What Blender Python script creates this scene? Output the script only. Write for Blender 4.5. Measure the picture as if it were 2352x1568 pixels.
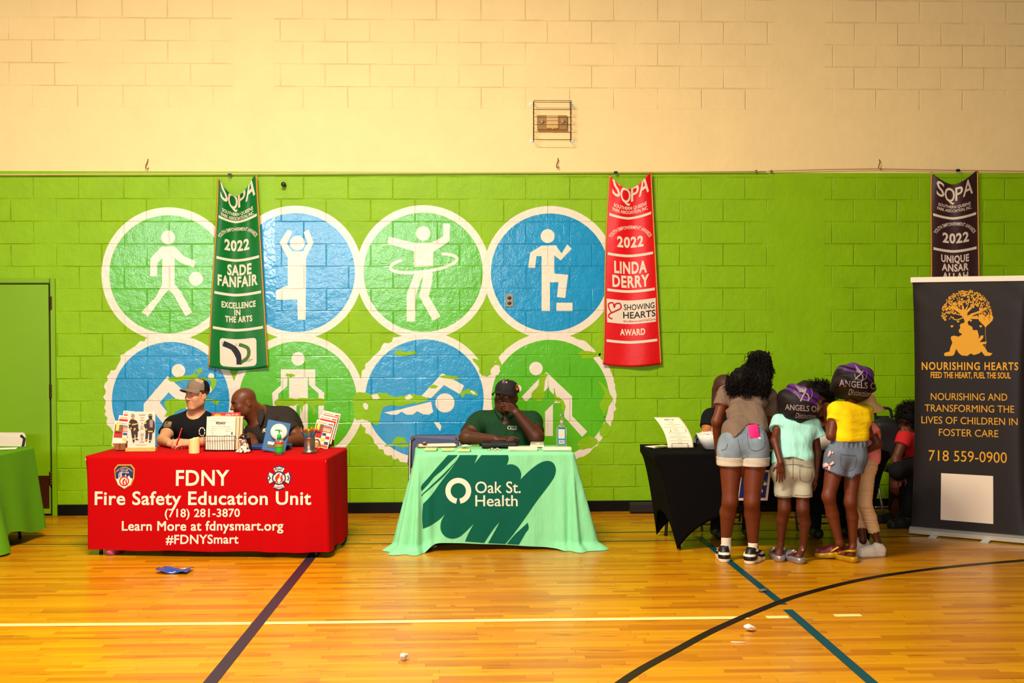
import bpy, bmesh, math, random
import numpy as np
from mathutils import Vector, Matrix, Euler

for _o in list(bpy.data.objects):
    bpy.data.objects.remove(_o, do_unlink=True)
S = bpy.context.scene
C = S.collection
PI = math.pi

# ------------------------------------------------------------------ camera
W, H, FPX = 2352.0, 1568.0, 2850.0
CAM = np.array([0.0, -11.35, 1.83])
YAW, PITCH, ROLL = math.radians(2.1), math.radians(-1.33), math.radians(0.11)
F_ = np.array([math.sin(YAW) * math.cos(PITCH), math.cos(YAW) * math.cos(PITCH), math.sin(PITCH)])
R_ = np.array([math.cos(YAW), -math.sin(YAW), 0.0])
U_ = np.cross(R_, F_)
R_, U_ = R_ * math.cos(ROLL) - U_ * math.sin(ROLL), U_ * math.cos(ROLL) + R_ * math.sin(ROLL)
cd = bpy.data.cameras.new('camera')
cd.sensor_width = 36.0
cd.lens = FPX / W * 36.0
cd.clip_end = 100
cam = bpy.data.objects.new('camera', cd)
C.objects.link(cam)
cam.matrix_world = Matrix(((R_[0], U_[0], -F_[0], CAM[0]), (R_[1], U_[1], -F_[1], CAM[1]), (R_[2], U_[2], -F_[2], CAM[2]), (0, 0, 0, 1)))
S.camera = cam

# ------------------------------------------------------------------ light
S.view_settings.view_transform = 'Standard'
S.view_settings.look = 'None'
S.view_settings.exposure = -0.06
S.view_settings.gamma = 1.0
S.view_settings.use_curve_mapping = False
wd = bpy.data.worlds.new('world')
S.world = wd
wd.use_nodes = True
wd.node_tree.nodes['Background'].inputs[0].default_value = (1.0, 0.86, 0.66, 1)
wd.node_tree.nodes['Background'].inputs[1].default_value = 0.05


def area(name, loc, target, sx, sy, power, col):
    ld = bpy.data.lights.new(name, 'AREA')
    ld.shape = 'RECTANGLE'
    ld.size, ld.size_y, ld.energy, ld.color = sx, sy, power, col
    o = bpy.data.objects.new(name, ld)
    o.location = loc
    d = Vector(target) - Vector(loc)
    o.rotation_euler = d.to_track_quat('-Z', 'Y').to_euler()
    C.objects.link(o)
    return o


WARM = (1.0, 0.86, 0.67)
area('ceiling_lamp', (-1.4, -5.2, 5.75), (-1.4, -5.0, 0), 1.8, 0.8, 760, WARM)
area('ceiling_lamp', (2.8, -6.2, 6.2), (2.8, -6.0, 0), 1.6, 0.8, 60, WARM)
area('ceiling_lamp', (-6.4, -6.2, 6.2), (-6.4, -6.0, 0), 1.6, 0.8, 60, WARM)
area('ceiling_lamp', (-1.2, -9.4, 6.6), (-1.2, -9.0, 0), 1.6, 0.8, 200, WARM)
for wx in (-7.4, -4.3, -1.6):
    area('window_daylight', (wx, -20.0, 3.75), (wx * 0.4, 0, 2.5), 2.0, 1.1, 330, (0.96, 0.98, 1.0))

# ------------------------------------------------------------------ pixel <-> place


def ray(px, py):
    return F_ + (px - W / 2) / FPX * R_ - (py - H / 2) / FPX * U_


def PD(px, py, dep):
    return CAM + dep * ray(px, py)


def PY(px, py, y):
    d = ray(px, py)
    return CAM + (y - CAM[1]) / d[1] * d


def PZ(px, py, z=0.0):
    d = ray(px, py)
    return CAM + (z - CAM[2]) / d[2] * d


def V(*a):
    return np.array(a, float)


def nrm(a):
    a = np.asarray(a, float)
    return a / max(1e-9, np.linalg.norm(a))


# ------------------------------------------------------------------ materials
def lin(c):
    return tuple((x / 255 / 12.92) if x / 255 <= 0.04045 else ((x / 255 + 0.055) / 1.055) ** 2.4 for x in c)


MATS = {}


def mat(name, col, rough=0.6, metal=0.0, spec=0.5, var=0.0, vscale=8.0, bump=0.0, bscale=60.0, emit=None, estr=1.0, trans=0.0, alpha=1.0, coat=0.0, sheen=0.0, ior=1.45, stretch=None):
    """a plain procedural material; col is an sRGB 0-255 triple"""
    if name in MATS:
        return MATS[name]
    m = bpy.data.materials.new(name)
    m.use_nodes = True
    nt = m.node_tree
    b = nt.nodes['Principled BSDF']
    c = lin(col)
    b.inputs['Base Color'].default_value = (*c, 1)
    b.inputs['Roughness'].default_value = rough
    b.inputs['Metallic'].default_value = metal
    b.inputs['Specular IOR Level'].default_value = spec
    b.inputs['Coat Weight'].default_value = coat
    b.inputs['Sheen Weight'].default_value = sheen
    b.inputs['Transmission Weight'].default_value = trans
    b.inputs['IOR'].default_value = ior
    b.inputs['Alpha'].default_value = alpha
    if emit:
        b.inputs['Emission Color'].default_value = (*lin(emit), 1)
        b.inputs['Emission Strength'].default_value = estr
    if var or bump:
        tc = nt.nodes.new('ShaderNodeTexCoord')
        src = tc.outputs['Object']
        if stretch:
            mp = nt.nodes.new('ShaderNodeMapping')
            mp.inputs['Scale'].default_value = stretch
            nt.links.new(src, mp.inputs[0])
            src = mp.outputs[0]
    if var:
        n = nt.nodes.new('ShaderNodeTexNoise')
        n.inputs['Scale'].default_value = vscale
        n.inputs['Detail'].default_value = 5
        nt.links.new(src, n.inputs['Vector'])
        r = nt.nodes.new('ShaderNodeMapRange')
        r.inputs[1].default_value, r.inputs[2].default_value = 0.3, 0.7
        r.inputs[3].default_value, r.inputs[4].default_value = 1 - var, 1 + var
        nt.links.new(n.outputs[0], r.inputs[0])
        mx = nt.nodes.new('ShaderNodeVectorMath')
        mx.operation = 'SCALE'
        mx.inputs[0].default_value = c
        nt.links.new(r.outputs[0], mx.inputs['Scale'])
        nt.links.new(mx.outputs[0], b.inputs['Base Color'])
    if bump:
        n = nt.nodes.new('ShaderNodeTexNoise')
        n.inputs['Scale'].default_value = bscale
        n.inputs['Detail'].default_value = 3
        nt.links.new(src, n.inputs['Vector'])
        bn = nt.nodes.new('ShaderNodeBump')
        bn.inputs['Strength'].default_value = 1.0
        bn.inputs['Distance'].default_value = bump
        nt.links.new(n.outputs[0], bn.inputs['Height'])
        nt.links.new(bn.outputs[0], b.inputs['Normal'])
    MATS[name] = m
    return m


# ------------------------------------------------------------------ objects
def link(name, me, m=None, parent=None, smooth=False):
    o = bpy.data.objects.new(name, me)
    C.objects.link(o)
    if m is not None:
        for mm in (m if isinstance(m, (list, tuple)) else [m]):
            me.materials.append(mm)
    if smooth:
        me.polygons.foreach_set('use_smooth', np.ones(len(me.polygons), bool))
    if parent is not None:
        o.parent = parent
        o.matrix_parent_inverse = parent.matrix_world.inverted()
    return o


def tag(o, label=None, cat=None, group=None, kind=None):
    if label:
        o['label'] = label
    if cat:
        o['category'] = cat
    if group:
        o['group'] = group
    if kind:
        o['kind'] = kind
    return o


def empty(name, loc, label, cat, group=None, rz=0.0):
    o = bpy.data.objects.new(name, None)
    o.empty_display_size = 0.05
    C.objects.link(o)
    o.matrix_world = Matrix.Translation(Vector([float(v) for v in loc])) @ Matrix.Rotation(rz, 4, 'Z')
    return tag(o, label, cat, group)


class MB:
    """collects shapes into one mesh"""

    def __init__(s):
        s.v, s.f, s.m = [], [], []

    def add(s, verts, faces, mi=0):
        n = len(s.v)
        s.v += [tuple(float(q) for q in p) for p in verts]
        s.f += [tuple(i + n for i in f) for f in faces]
        s.m += [mi] * len(faces)
        return s

    def bm(s, b, mi=0, M=None):
        if M is not None:
            b.transform(M)
        b.verts.index_update()
        s.add([v.co[:] for v in b.verts], [[v.index for v in f.verts] for f in b.faces], mi)
        b.free()
        return s

    def box(s, c, size, M=None, bev=0.0, mi=0, seg=2):
        b = bmesh.new()
        bmesh.ops.create_cube(b, size=1)
        bmesh.ops.scale(b, vec=[float(q) for q in size], verts=b.verts)
        if bev:
            bmesh.ops.bevel(b, geom=b.edges[:], offset=bev, segments=seg, affect='EDGES', profile=0.5)
        T = Matrix.Translation(Vector([float(q) for q in c]))
        return s.bm(b, mi, T if M is None else M @ T)

    def tube(s, pts, r, n=8, mi=0, cap=True, closed=False):
        pts = [np.asarray(p, float) for p in pts]
        k = len(pts)
        rs = r if hasattr(r, '__len__') else [r] * k
        vs, fs = [], []
        up = None
        for i, p in enumerate(pts):
            if closed:
                t = nrm(pts[(i + 1) % k] - pts[i - 1])
            else:
                t = nrm(pts[min(i + 1, k - 1)] - pts[max(i - 1, 0)])
            if up is None:
                up = nrm(np.cross(t, V(0, 0, 1) if abs(t[2]) < 0.9 else V(1, 0, 0)))
            up = nrm(up - t * np.dot(up, t))
            bi = np.cross(t, up)
            for j in range(n):
                a = 2 * PI * j / n
                vs.append(p + (up * math.cos(a) + bi * math.sin(a)) * rs[i])
        for i in range(k if closed else k - 1):
            i2 = (i + 1) % k
            for j in range(n):
                j2 = (j + 1) % n
                fs.append((i * n + j, i * n + j2, i2 * n + j2, i2 * n + j))
        if cap and not closed:
            fs.append(tuple(range(n))[::-1])
            fs.append(tuple(range((k - 1) * n, k * n)))
        return s.add(vs, fs, mi)

    def lathe(s, prof, n=32, M=None, mi=0, capb=True, capt=True):
        vs, fs = [], []
        k = len(prof)
        for (r, z) in prof:
            for j in range(n):
                a = 2 * PI * j / n
                p = Vector((r * math.cos(a), r * math.sin(a), z))
                vs.append((M @ p)[:] if M is not None else p[:])
        for i in range(k - 1):
            for j in range(n):
                j2 = (j + 1) % n
                fs.append((i * n + j, i * n + j2, (i + 1) * n + j2, (i + 1) * n + j))
        if capb:
            fs.append(tuple(range(n))[::-1])
        if capt:
            fs.append(tuple(range((k - 1) * n, k * n)))
        return s.add(vs, fs, mi)

    def grid(s, fn, nu, nv, mi=0, wrap=False):
        vs = [fn(i / nu, j / nv) for j in range(nv + 1) for i in range(nu + (0 if wrap else 1))]
        w = nu if wrap else nu + 1
        fs = []
        for j in range(nv):
            for i in range(nu):
                i2 = (i + 1) % w
                fs.append((j * w + i, j * w + i2, (j + 1) * w + i2, (j + 1) * w + i))
        return s.add(vs, fs, mi)

    def prism(s, poly, fn, th, mi=0):
        """poly: 2D points; fn(x, y, h) -> 3D"""
        n = len(poly)
        vs = [fn(x, y, 0) for x, y in poly] + [fn(x, y, th) for x, y in poly]
        fs = [tuple(range(n, 2 * n)), tuple(range(n))[::-1]] + [(i, (i + 1) % n, n + (i + 1) % n, n + i) for i in range(n)]
        return s.add(vs, fs, mi)

    def flat(s, poly, fn, mi=0):
        s.add([fn(x, y) for x, y in poly], [tuple(range(len(poly)))], mi)
        return s

    def sphere(s, c, r, M=None, mi=0, u=16, v=10):
        b = bmesh.new()
        bmesh.ops.create_uvsphere(b, u_segments=u, v_segments=v, radius=1)
        rr = r if hasattr(r, '__len__') else (r, r, r)
        bmesh.ops.scale(b, vec=rr, verts=b.verts)
        T = Matrix.Translation(Vector([float(q) for q in c]))
        return s.bm(b, mi, T if M is None else T @ M)

    def build(s, name, m=None, parent=None, smooth=False, tri=False):
        me = bpy.data.meshes.new(name)
        me.from_pydata(s.v, [], s.f)
        if max(s.m or [0]):
            me.polygons.foreach_set('material_index', np.array(s.m, np.int32))
        if tri:
            b = bmesh.new()
            b.from_mesh(me)
            bmesh.ops.triangulate(b, faces=[f for f in b.faces if len(f.verts) > 4])
            b.to_mesh(me)
            b.free()
        me.update()
        return link(name, me, m, parent, smooth)


def shade_angle(o, deg=35):
    """smooth shading with sharp edges kept above an angle"""
    me = o.data
    b = bmesh.new()
    b.from_mesh(me)
    for f in b.faces:
        f.smooth = True
    for e in b.edges:
        if len(e.link_faces) == 2 and e.calc_face_angle() > math.radians(deg):
            e.smooth = False
    b.to_mesh(me)
    b.free()
    return o


def smooth_poly(pts, n=8, closed=True):
    """Catmull-Rom through 2D/3D points"""
    P = [np.asarray(p, float) for p in pts]
    k = len(P)
    out = []
    for i in range(k if closed else k - 1):
        if closed:
            a, b, c, d = P[i - 1], P[i], P[(i + 1) % k], P[(i + 2) % k]
        else:
            a, b, c, d = P[max(i - 1, 0)], P[i], P[i + 1], P[min(i + 2, k - 1)]
        if np.allclose(b, c):
            continue
        for j in range(n):
            t = j / n
            out.append(0.5 * (2 * b + (c - a) * t + (2 * a - 5 * b + 4 * c - d) * t * t + (3 * b - a - 3 * c + d) * t ** 3))
    if not closed:
        out.append(P[-1])
    return out


def stroke(pts, w):
    """2D ribbon polygon quads along a polyline: returns list of quads"""
    P = [np.asarray(p, float) for p in pts]
    k = len(P)
    ws = w if hasattr(w, '__len__') else [w] * k
    L, Rr = [], []
    for i in range(k):
        t = nrm(P[min(i + 1, k - 1)] - P[max(i - 1, 0)])
        n = np.array([-t[1], t[0]])
        L.append(P[i] + n * ws[i] / 2)
        Rr.append(P[i] - n * ws[i] / 2)
    return [(L[i], L[i + 1], Rr[i + 1], Rr[i]) for i in range(k - 1)]


FONT = {}


def text2d(body, size=1.0, bold=0.0, ax='CENTER', xs=1.0, spacing=1.0, res=3, shear=0.0, line=1.0, bevel=0):
    """letters as a flat mesh: (verts Nx2, faces)"""
    cu = bpy.data.curves.new('t', 'FONT')
    cu.body = body
    cu.size = size
    cu.align_x = ax
    cu.space_character = spacing
    cu.space_line = line
    cu.resolution_u = res
    cu.shear = shear
    cu.offset = bold * size
    cu.fill_mode = 'FRONT'
    o = bpy.data.objects.new('t', cu)
    C.objects.link(o)
    dg = bpy.context.evaluated_depsgraph_get()
    me = bpy.data.meshes.new_from_object(o.evaluated_get(dg))
    vs = [(v.co.x * xs, v.co.y) for v in me.vertices]
    fs = [tuple(p.vertices) for p in me.polygons]
    bpy.data.objects.remove(o, do_unlink=True)
    bpy.data.curves.remove(cu)
    bpy.data.meshes.remove(me)
    return vs, fs


def put_text(mb, body, fn, x, y, height, mi=0, width=None, cell=None, **kw):
    """letters with cap height `height`, centred at x (baseline y up-positive), squeezed to `width`; fn(x, y) -> 3D"""
    vs, fs = text2d(body, **kw)
    if not vs:
        return
    ref = CAPH.get(kw.get('bold', 0.0))
    if ref is None:
        rv, _ = text2d('H', bold=kw.get('bold', 0.0))
        ref = CAPH[kw.get('bold', 0.0)] = max(q[1] for q in rv) - min(q[1] for q in rv)
    k = height / ref
    x0, x1 = min(q[0] for q in vs), max(q[0] for q in vs)
    kx = k if width is None else width / max(1e-6, (x1 - x0))
    if cell:
        b = bmesh.new()
        bv = [b.verts.new((a * kx, c * k, 0)) for a, c in vs]
        for q in fs:
            try:
                b.faces.new([bv[i] for i in q])
            except ValueError:
                pass
        c = math.ceil(x0 * kx / cell) * cell
        while c < x1 * kx:
            bmesh.ops.bisect_plane(b, geom=b.verts[:] + b.edges[:] + b.faces[:], plane_co=(c, 0, 0), plane_no=(1, 0, 0))
            c += cell
        b.verts.index_update()
        vs = [(v.co.x / kx, v.co.y / k) for v in b.verts]
        fs = [[v.index for v in q.verts] for q in b.faces]
        b.free()
    al = kw.get('ax', 'CENTER')
    cx = (x0 + x1) / 2 if al == 'CENTER' else (x0 if al == 'LEFT' else x1)
    mb.add([fn(x + (a - cx) * kx, y + b * k) for a, b in vs], fs, mi)


CAPH = {}

def clip_fill(mb, poly, fn, step=6.0, ky=1):
    """fill a picture-space polygon with small cells so that it follows the cloth"""
    b = bmesh.new()
    vs = [b.verts.new((x, y, 0)) for x, y in poly]
    b.faces.new(vs)
    x0, x1 = min(p[0] for p in poly), max(p[0] for p in poly)
    x = math.ceil(x0 / step) * step
    while x < x1:
        bmesh.ops.bisect_plane(b, geom=b.verts[:] + b.edges[:] + b.faces[:], plane_co=(x, 0, 0), plane_no=(1, 0, 0))
        x += step
    y0, y1 = min(p[1] for p in poly), max(p[1] for p in poly)
    y = math.ceil(y0 / (step * ky)) * step * ky
    while y < y1:
        bmesh.ops.bisect_plane(b, geom=b.verts[:] + b.edges[:] + b.faces[:], plane_co=(0, y, 0), plane_no=(0, 1, 0))
        y += step * ky
    bmesh.ops.triangulate(b, faces=[q for q in b.faces if len(q.verts) > 4])
    b.verts.index_update()
    mb.add([fn(v.co.x, v.co.y) for v in b.verts], [[v.index for v in q.verts] for q in b.faces])
    b.free()


# ================================================================== THE ROOM
LIME, CREAM = (138, 188, 0), (248, 222, 160)


def nodes_of(name):
    m = bpy.data.materials.new(name)
    m.use_nodes = True
    MATS[name] = m
    return m, m.node_tree, m.node_tree.nodes['Principled BSDF']


def N(nt, typ, **inp):
    n = nt.nodes.new(typ)
    for k, v in inp.items():
        key = int(k[1:]) if k[0] == 'i' and k[1:].isdigit() else k.replace('_', ' ')
        if hasattr(v, 'is_output'):
            nt.links.new(v, n.inputs[key])
        else:
            n.inputs[key].default_value = v
    return n


def mth(nt, op, a, b=0.0):
    n = nt.nodes.new('ShaderNodeMath')
    n.operation = op
    for i, v in enumerate((a, b)):
        if hasattr(v, 'is_output'):
            nt.links.new(v, n.inputs[i])
        else:
            n.inputs[i].default_value = v
    return n.outputs[0]


COURSE, BLOCK, Z_OFF, X_OFF = 0.2032, 0.4040, 0.018, 0.06


def block_relief(nt, peel=1.0, rough_paint=1.0):
    """concrete-block joints, drips and orange peel as a bump; returns (normal, joint mask, position)"""
    g = nt.nodes.new('ShaderNodeNewGeometry')
    sp = N(nt, 'ShaderNodeSeparateXYZ', i0=g.outputs['Position'])
    x, z = sp.outputs[0], sp.outputs[2]
    wob = N(nt, 'ShaderNodeTexNoise', Vector=g.outputs['Position'], Scale=9.0, Detail=3.0)
    wz = mth(nt, 'MULTIPLY', mth(nt, 'SUBTRACT', wob.outputs[0], 0.5), 0.010)
    cb = N(nt, 'ShaderNodeCombineXYZ', X=mth(nt, 'ADD', x, X_OFF), Y=mth(nt, 'ADD', mth(nt, 'SUBTRACT', z, Z_OFF), wz))
    br = nt.nodes.new('ShaderNodeTexBrick')
    br.offset, br.offset_frequency, br.squash = 0.5, 2, 1.0
    nt.links.new(cb.outputs[0], br.inputs['Vector'])
    for k, v in (('Scale', 1.0), ('Mortar Size', 0.0075), ('Mortar Smooth', 0.9), ('Brick Width', BLOCK), ('Row Height', COURSE)):
        br.inputs[k].default_value = v
    joint = br.outputs['Fac']

    def band(v, lo, hi):
        return mth(nt, 'MULTIPLY', mth(nt, 'GREATER_THAN', v, lo), mth(nt, 'LESS_THAN', v, hi))
    sm = mth(nt, 'MAXIMUM', band(z, 3.075, 3.69), mth(nt, 'MAXIMUM', band(x, PY(537, 500, 0)[0], PY(632, 500, 0)[0]), band(x, 2.83, 3.30)))
    keep = mth(nt, 'SUBTRACT', 1.0, sm)
    fade = N(nt, 'ShaderNodeTexNoise', Vector=g.outputs['Position'], Scale=2.3, Detail=2.0)
    fr = N(nt, 'ShaderNodeMapRange', Value=fade.outputs[0], i1=0.35, i2=0.6, i3=0.15, i4=1.0)
    jm = mth(nt, 'MULTIPLY', mth(nt, 'MULTIPLY', joint, keep), fr.outputs[0])
    o1 = N(nt, 'ShaderNodeTexNoise', Vector=g.outputs['Position'], Scale=75.0, Detail=3.0, Roughness=0.55)
    o2 = N(nt, 'ShaderNodeTexNoise', Vector=g.outputs['Position'], Scale=14.0, Detail=2.0)
    kp = mth(nt, 'ADD', mth(nt, 'MULTIPLY', keep, 0.75), 0.25)
    h = mth(nt, 'ADD', mth(nt, 'MULTIPLY', mth(nt, 'MULTIPLY', o1.outputs[0], kp), 0.0042 * peel), mth(nt, 'MULTIPLY', o2.outputs[0], 0.006 * (0.3 + 0.7 * peel)))
    h = mth(nt, 'SUBTRACT', h, mth(nt, 'MULTIPLY', jm, 0.0060 * (0.3 + 0.7 * min(1.0, peel + 0.25))))
    bp = N(nt, 'ShaderNodeBump', Strength=1.0, Distance=1.0, Height=h)
    return bp.outputs[0], jm, g.outputs['Position'], x, z


def paint(name, col, rough, spec=0.5, peel=1.0, coat=0.0, var=0.07):
    m, nt, b = nodes_of(name)
    nor, jm, pos, x, z = block_relief(nt, peel)
    n = N(nt, 'ShaderNodeTexNoise', Vector=pos, Scale=3.5, Detail=6.0, Roughness=0.6)
    r = N(nt, 'ShaderNodeMapRange', Value=n.outputs[0], i1=0.3, i2=0.7, i3=1 - var, i4=1 + var)
    k = mth(nt, 'MULTIPLY', r.outputs[0], mth(nt, 'SUBTRACT', 1.0, mth(nt, 'MULTIPLY', jm, 0.08)))
    mx = nt.nodes.new('ShaderNodeVectorMath')
    mx.operation = 'SCALE'
    mx.inputs[0].default_value = lin(col)
    nt.links.new(k, mx.inputs['Scale'])
    nt.links.new(mx.outputs[0], b.inputs['Base Color'])
    nt.links.new(nor, b.inputs['Normal'])
    b.inputs['Roughness'].default_value = rough
    b.inputs['Specular IOR Level'].default_value = spec
    b.inputs['Coat Weight'].default_value = coat
    b.inputs['Coat Roughness'].default_value = 0.12
    nt.links.new(nor, b.inputs['Coat Normal'])
    return m


m_lime = paint('lime_wall_paint', LIME, 0.42, 0.28, 0.55)
m_cream = paint('cream_wall_paint', CREAM, 0.6, 0.25, 0.35, 0.0, 0.035)
m_white_p = paint('mural_white_paint', (238, 226, 205), 0.35, 0.35, 0.30, 0.6, 0.03)
m_green_p = paint('mural_green_paint', (88, 186, 14), 0.30, 0.35, 0.30, 0.9)
m_blue_p = paint('mural_blue_paint', (0, 148, 204), 0.30, 0.35, 0.30, 0.9)

XL, XR, YB, ZT = -13.0, 13.0, -17.0, 7.6
ZP_ = 3.112  # lime below, cream above

wall = MB()
wall.box(((XL + XR) / 2, 0.15, ZP_ / 2), (XR - XL, 0.3, ZP_))
wall.box(((XL + XR) / 2, 0.15, (ZP_ + ZT) / 2), (XR - XL, 0.3, ZT - ZP_), mi=1)
wall_back = tag(wall.build('wall_back', [m_lime, m_cream]), 'painted concrete block wall, lime green below and cream above, with sport roundels', 'wall', kind='structure')

# ---- floor: narrow maple strips, laid across the picture
m_floor, nt, b = nodes_of('maple_floor')
g = nt.nodes.new('ShaderNodeNewGeometry')
sp = N(nt, 'ShaderNodeSeparateXYZ', i0=g.outputs['Position'])
row = mth(nt, 'FLOOR', mth(nt, 'DIVIDE', sp.outputs[1], 0.057))
wn = nt.nodes.new('ShaderNodeTexWhiteNoise')
wn.noise_dimensions = '1D'
nt.links.new(row, wn.inputs['W'])
xx = mth(nt, 'ADD', sp.outputs[0], mth(nt, 'MULTIPLY', wn.outputs[0], 7.0))
xw = mth(nt, 'ADD', xx, mth(nt, 'MULTIPLY', mth(nt, 'SINE', mth(nt, 'MULTIPLY', xx, 2.9)), 0.16))
plank = mth(nt, 'FLOOR', mth(nt, 'DIVIDE', xw, 0.62))
pn = nt.nodes.new('ShaderNodeTexWhiteNoise')
pn.noise_dimensions = '2D'
nt.links.new(N(nt, 'ShaderNodeCombineXYZ', X=plank, Y=row).outputs[0], pn.inputs['Vector'])
fy = mth(nt, 'FRACT', mth(nt, 'DIVIDE', sp.outputs[1], 0.057))
fx = mth(nt, 'FRACT', mth(nt, 'DIVIDE', xw, 0.62))
seam = mth(nt, 'MAXIMUM', mth(nt, 'LESS_THAN', fy, 0.035), mth(nt, 'LESS_THAN', fx, 0.006))
gv = N(nt, 'ShaderNodeCombineXYZ', X=mth(nt, 'MULTIPLY', sp.outputs[0], 1.6), Y=mth(nt, 'MULTIPLY', sp.outputs[1], 55.0), Z=mth(nt, 'MULTIPLY', plank, 3.7))
grain = N(nt, 'ShaderNodeTexNoise', Vector=gv.outputs[0], Scale=1.0, Detail=5.0, Roughness=0.65)
sv = N(nt, 'ShaderNodeCombineXYZ', X=mth(nt, 'MULTIPLY', sp.outputs[0], 3.2), Y=mth(nt, 'MULTIPLY', sp.outputs[1], 30.0), Z=mth(nt, 'MULTIPLY', row, 1.9))
streak = N(nt, 'ShaderNodeTexNoise', Vector=sv.outputs[0], Scale=1.0, Detail=2.0)
st = N(nt, 'ShaderNodeMapRange', Value=streak.outputs[0], i1=0.62, i2=0.76, i3=0.0, i4=0.8)
t = mth(nt, 'ADD', mth(nt, 'MULTIPLY', pn.outputs[0], 0.62), mth(nt, 'MULTIPLY', grain.outputs[0], 0.38))
cr = nt.nodes.new('ShaderNodeValToRGB')
e = cr.color_ramp.elements
e[0].position, e[0].color = 0.08, (*lin((162, 94, 4)), 1)
e[1].position, e[1].color = 0.9, (*lin((208, 147, 8)), 1)
e2 = cr.color_ramp.elements.new(0.45)
e2.color = (*lin((190, 123, 5)), 1)
nt.links.new(t, cr.inputs[0])
mx = N(nt, 'ShaderNodeMixRGB', Fac=mth(nt, 'MAXIMUM', st.outputs[0], mth(nt, 'MULTIPLY', seam, 0.5)), Color1=cr.outputs[0], Color2=(*lin((112, 54, 10)), 1))
nt.links.new(mx.outputs[0], b.inputs['Base Color'])
rn = N(nt, 'ShaderNodeTexNoise', Vector=g.outputs['Position'], Scale=2.0, Detail=4.0)
nt.links.new(N(nt, 'ShaderNodeMapRange', Value=rn.outputs[0], i3=0.20, i4=0.36).outputs[0], b.inputs['Roughness'])
b.inputs['Specular IOR Level'].default_value = 0.34
bh = mth(nt, 'SUBTRACT', mth(nt, 'MULTIPLY', grain.outputs[0], 0.0006), mth(nt, 'MULTIPLY', seam, 0.0006))
nt.links.new(N(nt, 'ShaderNodeBump', Strength=0.6, Distance=1.0, Height=bh).outputs[0], b.inputs['Normal'])
floor = tag(MB().box(((XL + XR) / 2, YB / 2, -0.05), (XR - XL, -YB, 0.1)).build('floor', m_floor), 'glossy maple strip gym floor with painted court lines', 'floor', kind='structure')


ZL = [0.0010]


def floor_line(label, pts_px, w, m):
    """a painted line on the boards through picture points, w metres wide"""
    ZL[0] += 0.0002
    z = ZL[0]
    P = [PZ(x, y)[:2] for x, y in pts_px]
    if len(P) > 2:
        P = [q for q in smooth_poly(P, 10, False)]
    mb = MB()
    for q in stroke(P, w):
        mb.add([(a[0], a[1], z) for a in q], [(3, 2, 1, 0)])
    o = mb.build('court_line', m, floor)
    o['label'] = label
    return o


m_lw = mat('line_white', (244, 214, 140), 0.38, 0, 0.15)
m_lp = mat('line_plum', (44, 36, 52), 0.38, 0, 0.15)
m_lt = mat('line_teal', (0, 66, 78), 0.38, 0, 0.15)
m_lk = mat('line_black', (26, 18, 16), 0.38, 0, 0.15)
m_lg = mat('line_green', (10, 84, 60), 0.38, 0, 0.15)
floor_line('long cream court line', [(-60, 1435.5), (576, 1431.5)], 0.062, m_lw)
floor_line('long cream court line', [(608, 1431), (1718, 1418)], 0.062, m_lw)
floor_line('short cream dash between the curves', [(1760, 1417.5), (1811, 1416.8)], 0.062, m_lw)
floor_line('short cream dash between the curves', [(1916, 1413.6), (1978, 1412.8)], 0.062, m_lw)
floor_line('plum diagonal court line', [(724, 1268), (478, 1574)], 0.072, m_lp)
floor_line('teal diagonal court line', [(1604, 1232), (1798, 1388)], 0.056, m_lt)
floor_line('teal diagonal court line', [(1809, 1400), (2012, 1576)], 0.060, m_lt)
floor_line('black three point arc', [(1395, 1590), (1470, 1539), (1552, 1494), (1640, 1447), (1752, 1398), (1850, 1363), (2000, 1327), (2180, 1302), (2352, 1287), (2420, 1283)], 0.056, m_lk)
floor_line('thin green court line', [(-40, 1230.8), (800, 1228), (1400, 1222.5), (2420, 1209)], 0.022, m_lg)
floor_line('thin green court line', [(-40, 1250), (800, 1249), (1480, 1242), (2420, 1226)], 0.022, m_lg)


# ---- rubber base along the wall
m_base = mat('black_rubber', (12, 8, 8), 0.5, 0, 0.2)
bx0 = PY(131, 1170, 0)[0]
mb = MB()
mb.box(((bx0 + XR) / 2, -0.007, 0.05), (XR - bx0, 0.014, 0.1), bev=0.004)
tag(mb.build('baseboard_back', m_base), 'black rubber baseboard along the green wall', 'baseboard', kind='structure')

# ---- door at the left
door = empty('door_1', PY(0, 1178, 0) * V(1, 0, 0), 'lime green flush door with three brown hinges, behind the left table', 'door')
door['kind'] = 'structure'
m_door = mat('door_paint', (124, 172, 0), 0.38, 0, 0.45, var=0.04, vscale=2.0)
m_gap = mat('dark_gap', (30, 34, 8), 0.9)
x_in, x_out = PY(117.5, 900, 0)[0], PY(130.5, 900, 0)[0]
z_in, z_out = PY(100, 651, 0)[2], PY(100, 638.5, 0)[2]
x_far = x_in - 0.914
fm = MB()
fm.box(((x_in + x_out) / 2 + 0.004, -0.012, z_out / 2), (x_out - x_in - 0.008, 0.03, z_out), bev=0.004)
fm.box(((x_far + x_in) / 2, -0.012, (z_in + z_out) / 2 + 0.003), (x_in - x_far + 0.002, 0.03, z_out - z_in - 0.006), bev=0.004)
fm.box((x_far - 0.03, -0.012, z_out / 2), (0.05, 0.03, z_out), bev=0.004)
fm.build('frame', m_door, door)
MB().box(((x_far + x_in) / 2, 0.002, z_in / 2), (x_in - x_far + 0.012, 0.008, z_in)).build('reveal', m_gap, door)
MB().box(((x_far + x_in) / 2 - 0.003, -0.009, z_in / 2 + 0.006), (x_in - x_far - 0.014, 0.02, z_in - 0.030), bev=0.002).build('leaf', m_door, door)
m_hinge = mat('hinge_bronze', (86, 62, 34), 0.45, 0.6)
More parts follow.
